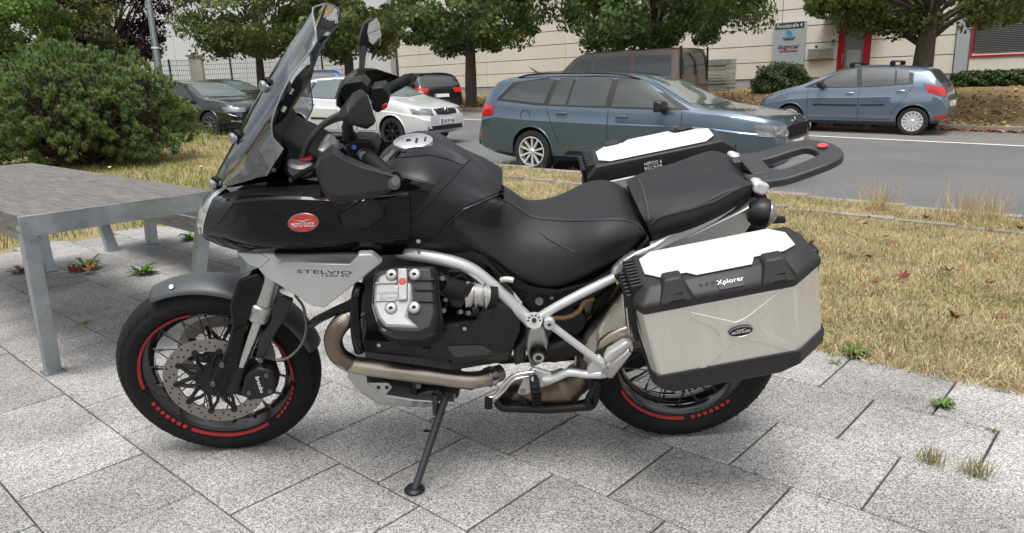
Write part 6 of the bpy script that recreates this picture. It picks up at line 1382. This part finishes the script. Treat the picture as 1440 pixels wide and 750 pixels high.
MB().tube([cB(655, 150, -.19), cB(650, 185, -.2)], .012, 12).build('injector', BLKM, bike)
# exhaust
tubes('exhaust_header', cB, [(190, 300, -.20), (150, 330, -.22), (105, 372, -.235), (82, 425, -.24), (100, 485, -.235), (150, 522, -.23), (230, 538, -.225), (340, 553, -.22), (460, 570, -.21), (570, 585, -.20), (650, 590, -.19), (710, 578, -.17), (760, 560, -.14)], .0265, HEAT, n=20, both=False)
tubes('header_heat_stain', cB, [(150, 330, -.22), (105, 372, -.235), (82, 425, -.24), (100, 485, -.235), (150, 522, -.23)], .0269, HEATD, n=20, both=False)
tubes('exhaust_header', cB, [(190, 300, .16), (105, 372, .19), (100, 485, .18), (230, 545, .16), (460, 580, .12), (650, 600, .05)], .0265, HEATD, n=14, both=False)
MB().tube([cB(706, 580, -.172), cB(728, 572, -.16)], .031, 18).build('exhaust_clamp', STEEL, bike)
MB().tube(catmull([cC(250, 620, -.05), cC(330, 600, -.06), (cC(440, 590, -.07)), cC(520, 545, -.08), cC(560, 480, -.09)], 5), [.05] * 4 + [.062] * 9 + [.05] * 4 + [.04] * 4, 20).build('catalyst', HEATD, bike, ang=60)
MB().tube(catmull([cC(545, 500, -.09), cC(585, 440, -.10), cC(640, 370, -.11), cC(720, 280, -.115), cC(800, 190, -.12)], 5), [.030, .034, .04, .048, .055, .062, .067, .07, .071, .072] + [.072] * 11, 28, flat=1.15).build('silencer', mat('brushed steel', (.48, .46, .43), .26, 1, var=.12, vscale=5, rvar=.06), bike, ang=60)
MB().prism(ry(cC, [(595, 425), (612, 392), (650, 362), (700, 340), (770, 322), (800, 345), (740, 385), (660, 402), (610, 432)], -.192), (0, .02, 0)).build('heat_shield', HEAT, bike, bevel=.008)
# ---------------------------------------------------------------- crash bar, sump guard, gearbox
tubes('crash_bar', cB, [(190, 205, -.22), (178, 250, -.25), (172, 330, -.255), (178, 420, -.25), (190, 470, -.23)], .0155, GLOSS)
tubes('crash_bar', cB, [(195, 220, -.23), (160, 275, -.235), (90, 310, -.22), (20, 345, -.20), (-5, 365, -.18)], .0125, GLOSS)
sg_ = [(136, 545, -.16), (215, 565, -.175), (222, 602, -.18), (300, 652, -.18), (420, 672, -.175), (576, 682, -.17), (575, 697, -.17), (400, 702, -.17), (262, 690, -.17), (175, 628, -.165), (140, 580, -.16)]
MB().prism([cB(*p) for p in sg_], (0, .30, 0)).build('sump_guard', ALU, bike, bevel=.005)
MB().prism(ry(cB, [(222, 603), (306, 603), (322, 622), (292, 656), (270, 640)], -.188), (0, .008, 0)).build('guard_bracket', ALU, bike, bevel=.003)
for (x, y) in ((266, 620), (300, 620)): MB().cyl(cB(x, y, -.1885), cB(x, y, -.191), .006, 12).build('bracket_hole', BLKM, bike)
for (x, y) in ((410, 690), (456, 692), (428, 615)): MB().cyl(cB(x, y, -.172), cB(x, y, -.182), .008, 12).build('bolt', BOLT, bike)
MB().prism(ry(cB, [(220, 560), (420, 575), (600, 610), (590, 670), (420, 668), (300, 648), (222, 600)], -.12), (0, .24, 0)).build('oil_sump', BLKM, bike, bevel=.01)
MB().prism(ry(cB, [(395, 560), (425, 570), (425, 660), (400, 660)], -.15), (0, .02, 0)).build('stand_plate', BLKM, bike, bevel=.004)
MB().prism(ry(cC, [(300, 300), (400, 310), (420, 350), (390, 400), (330, 395), (300, 440), (300, 480), (250, 500), (245, 430), (290, 380)], -.13), (0, .2, 0)).build('gearbox', ENG, bike, bevel=.01)
MB().prism(ry(cC, [(305, 340), (370, 325), (395, 400), (380, 480), (320, 510), (300, 430)], -.165), (0, .04, 0)).build('gearbox_casting', ALU, bike, bevel=.01)
MB().prism(ry(cC, [(380, 420), (500, 380), (545, 400), (600, 470), (560, 500), (520, 460), (420, 490), (350, 480), (330, 450)], -.155), (0, .2, 0)).build('swingarm', BLKM, bike, bevel=.015)
MB().prism([cC(560, 460, .06), cC(800, 420, .06), cC(900, 420, .07), cC(900, 470, .07), cC(700, 540, .06), cC(560, 510, .06)], (0, .07, 0)).build('swingarm_arm', BLKM, bike, bevel=.015)
pk_ = MB().lathe([(.001, .0), (.014, 0), (.022, .004), (.026, .012), (.026, .03)], cC(352, 460, -.20), (0, 1, 0), 24).build('swingarm_pivot', BLKM, bike); MB().lathe([(.009, -.001), (.017, -.001), (.017, .002)], cC(352, 460, -.20), (0, 1, 0), 20).build('pivot_ring', ALU, pk_)
MB().lathe([(.001, 0), (.05, 0), (.055, .02), (.055, .10)], cC(480, 310, -.13), (0, 1, 0), 24).build('shock_reservoir', BLKM, bike)
tubes('breather_hose', cC, [(410, 292, -.15), (470, 290, -.16), (520, 265, -.16), (545, 225, -.15), (585, 210, -.14)], .007, mat('amber hose', (.22, .13, .05), .4), both=False, n=8)
MB().prism(ry(cC, [(590, 210), (680, 150), (690, 175), (600, 300), (560, 420), (540, 430), (560, 330)], -.10), (0, .15, 0)).build('rear_mudguard', PLAS, bike, bevel=.01)
# ---------------------------------------------------------------- foot controls
tubes('brace_rod', cC, [(396, 316, -.215), (470, 372, -.218), (560, 440, -.22), (600, 470, -.22), (640, 512, -.22)], .0115, SILV, both=True)
MB().lathe([(.006, -.006), (.016, -.006), (.017, .0), (.016, .02), (.006, .02)], cC(398, 317, -.226), (0, 1, 0), 18).build('rod_eye', SILV, bike)
MB().prism(ry(cC, [(580, 470), (610, 455), (650, 495), (650, 545), (610, 552), (555, 548), (560, 510)], -.225), (0, .02, 0)).build('peg_hanger', SILV, bike, bevel=.005)
MB().prism(ry(cC, [(628, 470), (648, 440), (715, 398), (748, 402), (758, 430), (690, 480), (648, 500)], -.23), (0, .035, 0)).build('pillion_peg', SILV, bike, bevel=.008)
MB().prism(ry(cC, [(640, 505), (735, 425), (748, 445), (665, 552), (640, 548)], -.255), (0, .025, 0)).build('pillion_peg_arm', STEEL, bike, bevel=.006)
MB().cyl(cC(635, 518, -.256), cC(635, 518, -.262), .010, 12).build('bolt', BOLT, bike)
MB().prism(ry(cC, [(262, 615), (300, 530), (330, 505), (405, 525), (420, 570), (350, 590), (300, 618)], -.20), (0, .014, 0)).build('peg_plate', SILV, bike, bevel=.004)
for (x, y) in ((325, 545), (285, 605), (412, 558)): MB().cyl(cC(x, y, -.201), cC(x, y, -.208), .009, 12).build('bolt', BOLT, bike)
tubes('hanger_arm', cC, [(372, 556, -.20), (420, 546, -.205), (480, 522, -.21), (555, 530, -.215), (615, 528, -.22)], .0125, SILV, both=False)
tubes('gear_lever', cC, [(140, 632, -.235), (172, 618, -.23), (205, 575, -.225), (250, 535, -.215), (330, 520, -.21)], .0065, STEEL, both=False, n=10); tubes('gear_lever', cC, [(172, 632, -.235), (205, 600, -.228), (245, 555, -.22), (310, 538, -.212)], .005, STEEL, both=False, n=10)
MB().tube([cC(142, 628, -.24), cC(140, 672, -.25)], .0125, 12).build('lever_rubber', RUB, bike)
rp = MB().prism(ry(cC, [(316, 590), (345, 575), (360, 600), (366, 660), (350, 680), (328, 672)], -.26), (0, .06, 0)).build('rider_peg', RUB, bike, bevel=.006)
for k in range(5): MB().box(cC(345, 605 + k * 15, -.263), (.028, .008, .006)).build('peg_rib', RUB, rp)
MB().tube([cC(335, 580, -.245), cC(332, 548, -.21)], .010, 10).build('peg_pivot', SILV, rp)
# centre stand
tubes('centre_stand', cC, [(175, 640, -.12), (200, 668, -.13), (260, 672, -.135), (400, 676, -.14), (520, 668, -.14), (575, 660, -.14), (592, 615, -.15), (600, 562, -.15)], .0145, BLKM, n=10)
MB().prism(ry(cC, [(170, 640), (185, 605), (225, 590), (235, 650), (320, 655), (500, 660), (575, 640), (580, 680), (300, 688), (190, 680)], -.11), (0, .02, 0)).build('stand_plate', BLKM, bike, bevel=.004)
tubes('stand_tang', cC, [(575, 672, -.16), (560, 640, -.165), (578, 600, -.17), (600, 558, -.165)], .010, BLKM, both=False, n=8)
MB().prism(ry(cC, [(430, 640), (480, 625), (520, 645), (500, 668), (440, 668)], -.08), (0, .1, 0)).build('stand_bracket', BLKM, bike)
# side stand
Minv = BM.inverted(); ft = Minv @ gp(583, 690, .008); tp0 = cS(848, 150, -.16); pv = cS(795, 120, -.155)
MB().tube([tp0, tp0.lerp(ft, .35), ft], [.012, .0125, .0115], 12).build('side_stand', mat('satin dark grey', (.035, .038, .045), .35, .3), bike, ang=60)
fo = MB().lathe([(.001, 0), (.03, .0), (.032, .006), (.024, .014), (.001, .016)], gp(583, 690, .002), (0, 0, 1), 18); fo.v = [Minv @ v for v in fo.v]; fo.build('stand_foot', BLKM, bike)
MB().tube([cS(795, 130, -.17), cS(797, 235, -.185)], .0095, 12).build('stand_spring', mat('spring steel', (.07, .07, .08), .3, .8), bike); MB().tube([cS(797, 230, -.185), cS(805, 270, -.19), cS(790, 320, -.20)], .004, 8).build('spring_hook', BLKM, bike); MB().tube([cS(735, 323, -.215), cS(795, 326, -.20)], .004, 8).build('stand_lug', BLKM, bike)
MB().prism(ry(cS, [(700, 130), (770, 110), (820, 120), (850, 140), (800, 165), (780, 170), (740, 175), (720, 150)], -.15), (0, .03, 0)).build('stand_pivot', ENG, bike, bevel=.004)
for (x, y) in ((806, 122), (840, 152)): MB().cyl(cS(x, y, -.151), cS(x, y, -.165), .010, 12).build('bolt', BLKM, bike)

# ================================================================== panniers (hung on the bike, lift-off cases)
CASE = mat('brushed aluminium case', (.70, .69, .65), .45, .75, var=.05, vscale=60, stretch=(1, 1, .04), rvar=.05)
LIDP = mat('lid plate', (.62, .63, .63), .42, .3, var=.05, vscale=12); LIDB = mat('lid black plastic', (.020, .0205, .022), .5, spec=.4, bump=.12, bscale=700)
def pannier(sgn, label):
    P0, P1 = cF(130, 335, -.455), cF(628, 240, -.455); Q0, Q1 = cF(182, 545, -.455), cF(642, 457, -.455)
    ex = (P1 - P0).normalized(); L = (P1 - P0).length; ez = Vector((-ex.z, 0, ex.x)); ez = ez if ez.z > 0 else -ez
    fr_ = Matrix((ex, Vector((0, 1, 0)), ez)).transposed().to_4x4(); fr_.translation = P0
    inv = fr_.inverted(); q0, q1 = inv @ Q0, inv @ Q1; H = -(q0.z + q1.z) / 2 + .012
    # a along the case, b inwards, c upwards
    M = BM @ fr_; 
    if sgn > 0: M = BM @ Matrix.Scale(-1, 4, (0, 1, 0)) @ fr_
    # a mirrored frame must stay right-handed: flip b inside the builder instead
    if sgn > 0:
        P0m = Vector((P0.x, -P0.y, P0.z)); fr2 = Matrix((ex, Vector((0, 1, 0)), ez)).transposed().to_4x4(); fr2.translation = P0m + Vector((-.035, .0, .072)); M = BM @ fr2
    fb_ = -1 if sgn > 0 else 1
    root = empty('pannier', matrix=M @ Matrix.Translation((0, 0, -H))); tag(root, label, 'pannier', 'panniers of the motorcycle')
    def pt(a, b, c): return Vector((a, b * fb_, c + H))
    def ring(o, c, da0=0, da1=0, bo=0, top=True):
        return [pt(0 + da0 - o * .3, 0 - bo, c), pt(L + da1, 0 - bo, c), pt(L + .085 + da1 + o, .07, c), pt(L + .085 + da1 + o, .21, c), pt(-.014 + da0 - o, .21, c), pt(-.014 + da0 - o, .03, c)]
    def loft(rings, nm, m, par, bevel=.004, ang=35):
        mb = MB(); n = len(rings[0])
        for r_ in rings: mb.add(r_, [])
        for j in range(len(rings) - 1): mb.f += [(j * n + i, j * n + (i + 1) % n, (j + 1) * n + (i + 1) % n, (j + 1) * n + i) for i in range(n)]
        mb.f += [tuple(range(n - 1, -1, -1)), tuple((len(rings) - 1) * n + i for i in range(n))]; return mb.build(nm, m, par, bevel=bevel, ang=ang)
    sx0, sx1 = q0.x, q1.x - L
    body = loft([ring(0, -H, sx0, sx1), ring(0, 0)], 'case_body', CASE, root, .006)
    # skid along the base
    loft([[p.lerp(sum(ring(0, -H - .04, sx0, sx1), Vector()) / 6, .08) for p in ring(0, -H - .05, sx0 + .02, sx1 - .04)], ring(.004, -H - .022, sx0, sx1, .004), ring(.004, -H + .022, sx0 - .004, sx1 + .004, .004)], 'base_skid', LIDB, root, .004)
    for k in range(5): q = pt(sx0 + .06 + k * (L - .06) / 4.4, -.0055, -H + .0); MB().lathe([(.001, 0), (.006, 0), (.006, .002)], q, (0, fb_, 0), 10).build('rivet', LIDB, body)
    # lid
    lid = loft([ring(.006, .001, 0, 0, .006), ring(.008, .022, 0, 0, .008), [pt(.0, -.006, .031), pt(L + .0, -.006, .031), pt(L + .082, .068, .031), pt(L + .082, .21, .031), pt(-.014, .21, .031), pt(-.014, .03, .031)], [pt(.03, .034, .058), pt(L - .01, .034, .058), pt(L + .05, .085, .058), pt(L + .05, .206, .058), pt(.012, .206, .058), pt(.012, .06, .058)]], 'lid', LIDB, root, .006)
    pl = [pt(x_, y_, .0605) for x_, y_ in ((.05, .068), (.06, .058), (.125, .058), (.145, .037), (L - .09, .037), (L - .075, .07), (L + .0, .07), (L + .035, .09), (L + .035, .16), (L - .0, .198), (.06, .198), (.026, .17), (.026, .09))]
    MB().prism(pl, (0, 0, .004)).build('lid_plate', LIDP, lid, bevel=.0015)
    for (a0, a1) in ((.05, .12), (L - .075, L - .002)):
        b_ = MB(); b_.prism([pt(a0 - .012, -.0085, .020), pt(a1 + .012, -.0085, .020), pt(a1 + .006, -.0085, .034), pt(a1 - .012, .028, .072), pt(a0 + .015, .028, .072), pt(a0 - .006, -.0085, .034)], [pt(a0 - .012, .05, .020), pt(a1 + .012, .05, .020), pt(a1 + .006, .05, .034), pt(a1 - .012, .066, .072), pt(a0 + .015, .066, .072), pt(a0 - .006, .05, .034)]).build('lid_corner', LIDB, lid, bevel=.005)
        for w_ in (0, 1): MB().box(pt((a0 + a1) / 2, -.006 + w_ * .011, .030 + w_ * .012), (.034, .012, .008)).build('lashing_slot', mat('slot black', (.004, .004, .004), .6), lid, bevel=.002)
    for k in range(6):
        q = pt(.15 + k * (L - .3) / 5, .014, .0455); MB().lathe([(.001, .001), (.0045, .001), (.0045, -.002)], q, (0, -fb_ * .7, .7), 8).build('screw', BLKM, lid)
    # front-end grille ribs and latches
    for k in range(9): MB().box(pt(-.002, .05 + k * .0165, .042), (.03, .006, .036), None).build('lid_rib', LIDB, lid, bevel=.002)
    for k in range(7): MB().box(pt(-.026, .045 + k * .019, .015), (.014, .010, .05)).build('latch_rib', BLKM, lid, bevel=.002)
    la = MB().prism([pt(-.016, .06, -.01), pt(-.016, .16, -.01), pt(-.012, .16, -.12), pt(-.012, .06, -.12)], (-.016, 0, 0)).build('latch', BLKM, root, bevel=.005); MB().tube([pt(-.032, .08, -.02), pt(-.036, .08, -.10), pt(-.036, .15, -.10), pt(-.032, .15, -.02)], .004, 6).build('latch_wire', STEEL, la)
    MB().box(pt(L + .095, .14, -.015), (.02, .05, .07)).build('rear_latch', BLKM, root, bevel=.006)
    # embossed cross and emblem on the outer face
    X = [(283, 325), (283, 345), (360, 375), (380, 402), (370, 430), (315, 500), (317, 522), (430, 422), (470, 414), (605, 450), (605, 428), (530, 390), (510, 365), (520, 335), (590, 265), (588, 247), (468, 342), (432, 358)]
    xs = [inv @ cF(x, y, -.455) for x, y in X]; MB().prism([pt(p.x, -.0022, p.z) for p in xs], (0, .006 * fb_, 0)).build('embossed_cross', CASE, body, bevel=.0012)
    e0 = inv @ cF(447, 385, -.455); oval_ = lambda k, d: [pt(e0.x + math.cos(a) * .031 * k, d, e0.z + math.sin(a) * .0155 * k) for a in [2 * math.pi * i / 32 for i in range(32)]]
    MB().prism(oval_(1, -.0075), (0, .005 * fb_, 0)).build('emblem', BLKM, body); MB().tube(oval_(.96, -.0078), .0008, 5, closed=True).build('emblem_rim', ALU, body)
    xd = (fb_, 0, 0)
    text_obj('lettering', 'MOTO GUZZI', WHT, body, pt(e0.x, -.0082, e0.z - .001), xd, (0, 0, 1), .006, .046, .0004)
    MB().prism([pt(e0.x + a, -.0082, e0.z + b) for a, b in ((-.014, .007), (0, .0055), (.014, .009), (.004, .0048), (0, .003), (-.004, .005))], (0, .0005 * fb_, 0)).build('eagle', WHT, body)
    return root, lid, pt, L, fb_
r1, l1, pt1, L1, f1 = pannier(-1, 'near aluminium pannier with embossed cross, facing the camera')
MB().prism([pt1(L1 * .51, -.006, .034), pt1(L1 * .67, -.006, .034), pt1(L1 * .67, .022, .053), pt1(L1 * .51, .022, .053)], (0, .004, -.005)).build('logo_plate', LIDB, l1)
text_obj('lettering', 'Xplorer', WHT, l1, pt1(L1 * .59, .0078, .0443), (1, 0, 0), (0, .83, .56), .016, .066, .0006)
r2, l2, pt2, L2, f2 = pannier(1, 'far aluminium pannier showing only its lid behind the seat')
MB().prism([pt2(L2 * .44, .2175, .012), pt2(L2 * .60, .2175, .012), pt2(L2 * .60, .2175, .043), pt2(L2 * .44, .2175, .043)], (0, .0035, 0)).build('logo_plate', TRIM, l2)
text_obj('lettering', 'HEPCO &', WHT, l2, pt2(L2 * .52, .2192, .035), (1, 0, 0), (0, 0, 1), .011, .058, .0006); text_obj('lettering', 'BECKER', WHT, l2, pt2(L2 * .52, .2192, .020), (1, 0, 0), (0, 0, 1), .010, .06, .0006)
# pannier carrier
tubes('pannier_carrier', cF, [(40, 200, -.19), (120, 320, -.22), (170, 470, -.22), (300, 510, -.21), (540, 440, -.215), (560, 330, -.22)], .009, BLKM)
# ================================================================== table and bench
WOOD = mat('weathered grey boards', (.125, .116, .108), .85, var=.45, vscale=22, bump=.5, bscale=60, stretch=(.35, 3, 3))
def uvbox(mb, u0, u1, v0, v1, z0, z1):
    P = [uvw(u0, v0, z0), uvw(u1, v0, z0), uvw(u1, v1, z0), uvw(u0, v1, z0)]; return mb.prism(P, (0, 0, z1 - z0))
def furniture(name, label, cat, u0, u1, v0, v1, z, nb, lw, th, apron, slant=.07):
    root = empty(name, uvw((u0 + u1) / 2, (v0 + v1) / 2, 0)); root.rotation_euler = (0, 0, math.pi - RA); tag(root, label, cat)
    cu, cv = (u0 + u1) / 2, (v0 + v1) / 2
    # local frame after the turn: x = u, y = -v
    def bx(a0, a1, b0, b1, c0, c1): return MB().box(((a0 + a1) / 2 - cu, -((b0 + b1) / 2 - cv), (c0 + c1) / 2), (a1 - a0, b1 - b0, c1 - c0))
    w = (v1 - v0) / nb
    for k in range(nb): bx(u0 + .012, u1 - .012, v0 + k * w + .0015, v0 + (k + 1) * w - .0015, z - th, z - random.uniform(0, .002)).build('board', WOOD, root, bevel=.003)
    for (a, b) in ((u0, u0 + .01), (u1 - .01, u1)): bx(a, b, v0, v1, z - apron, z - .003).build('end_plate', GALV, root, bevel=.001)
    for s in (v0 + .05, v1 - .05): bx(u0 + .02, u1 - .02, s - .02, s + .02, z - th - .05, z - th - .001).build('rail', GALV, root)
    for ua in (u0 + .0, u1 - lw):
        for (vb, dv) in ((v0, 1), (v1 - lw, -1)):
            m = MB(); sh = slant * (1 if ua < cu else -1); sv = .05 * dv
            T = [Vector((ua - cu, -(vb - cv), z - apron * .5)), Vector((ua + lw - cu, -(vb - cv), z - apron * .5)), Vector((ua + lw - cu, -(vb + lw - cv), z - apron * .5)), Vector((ua - cu, -(vb + lw - cv), z - apron * .5))]
            m.prism(T, [Vector((p.x + sh, p.y - sv, 0)) for p in T]); m.build('leg', GALV, root, bevel=.004)
            bx(ua - .012 + sh, ua + lw + .012 + sh, vb - .012 + sv, vb + lw + .012 + sv, .0, .008).build('foot_plate', GALV, root)
    return root
furniture('garden_table', 'weathered wooden table on galvanised steel legs at left', 'table', 3.36, 6.12, .80, 1.60, .75, 4, .058, .075, .088, .24)
furniture('garden_bench', 'matching wooden bench behind the table', 'bench', 3.9, 6.3, 1.98, 2.46, .45, 2, .075, .06, .07)
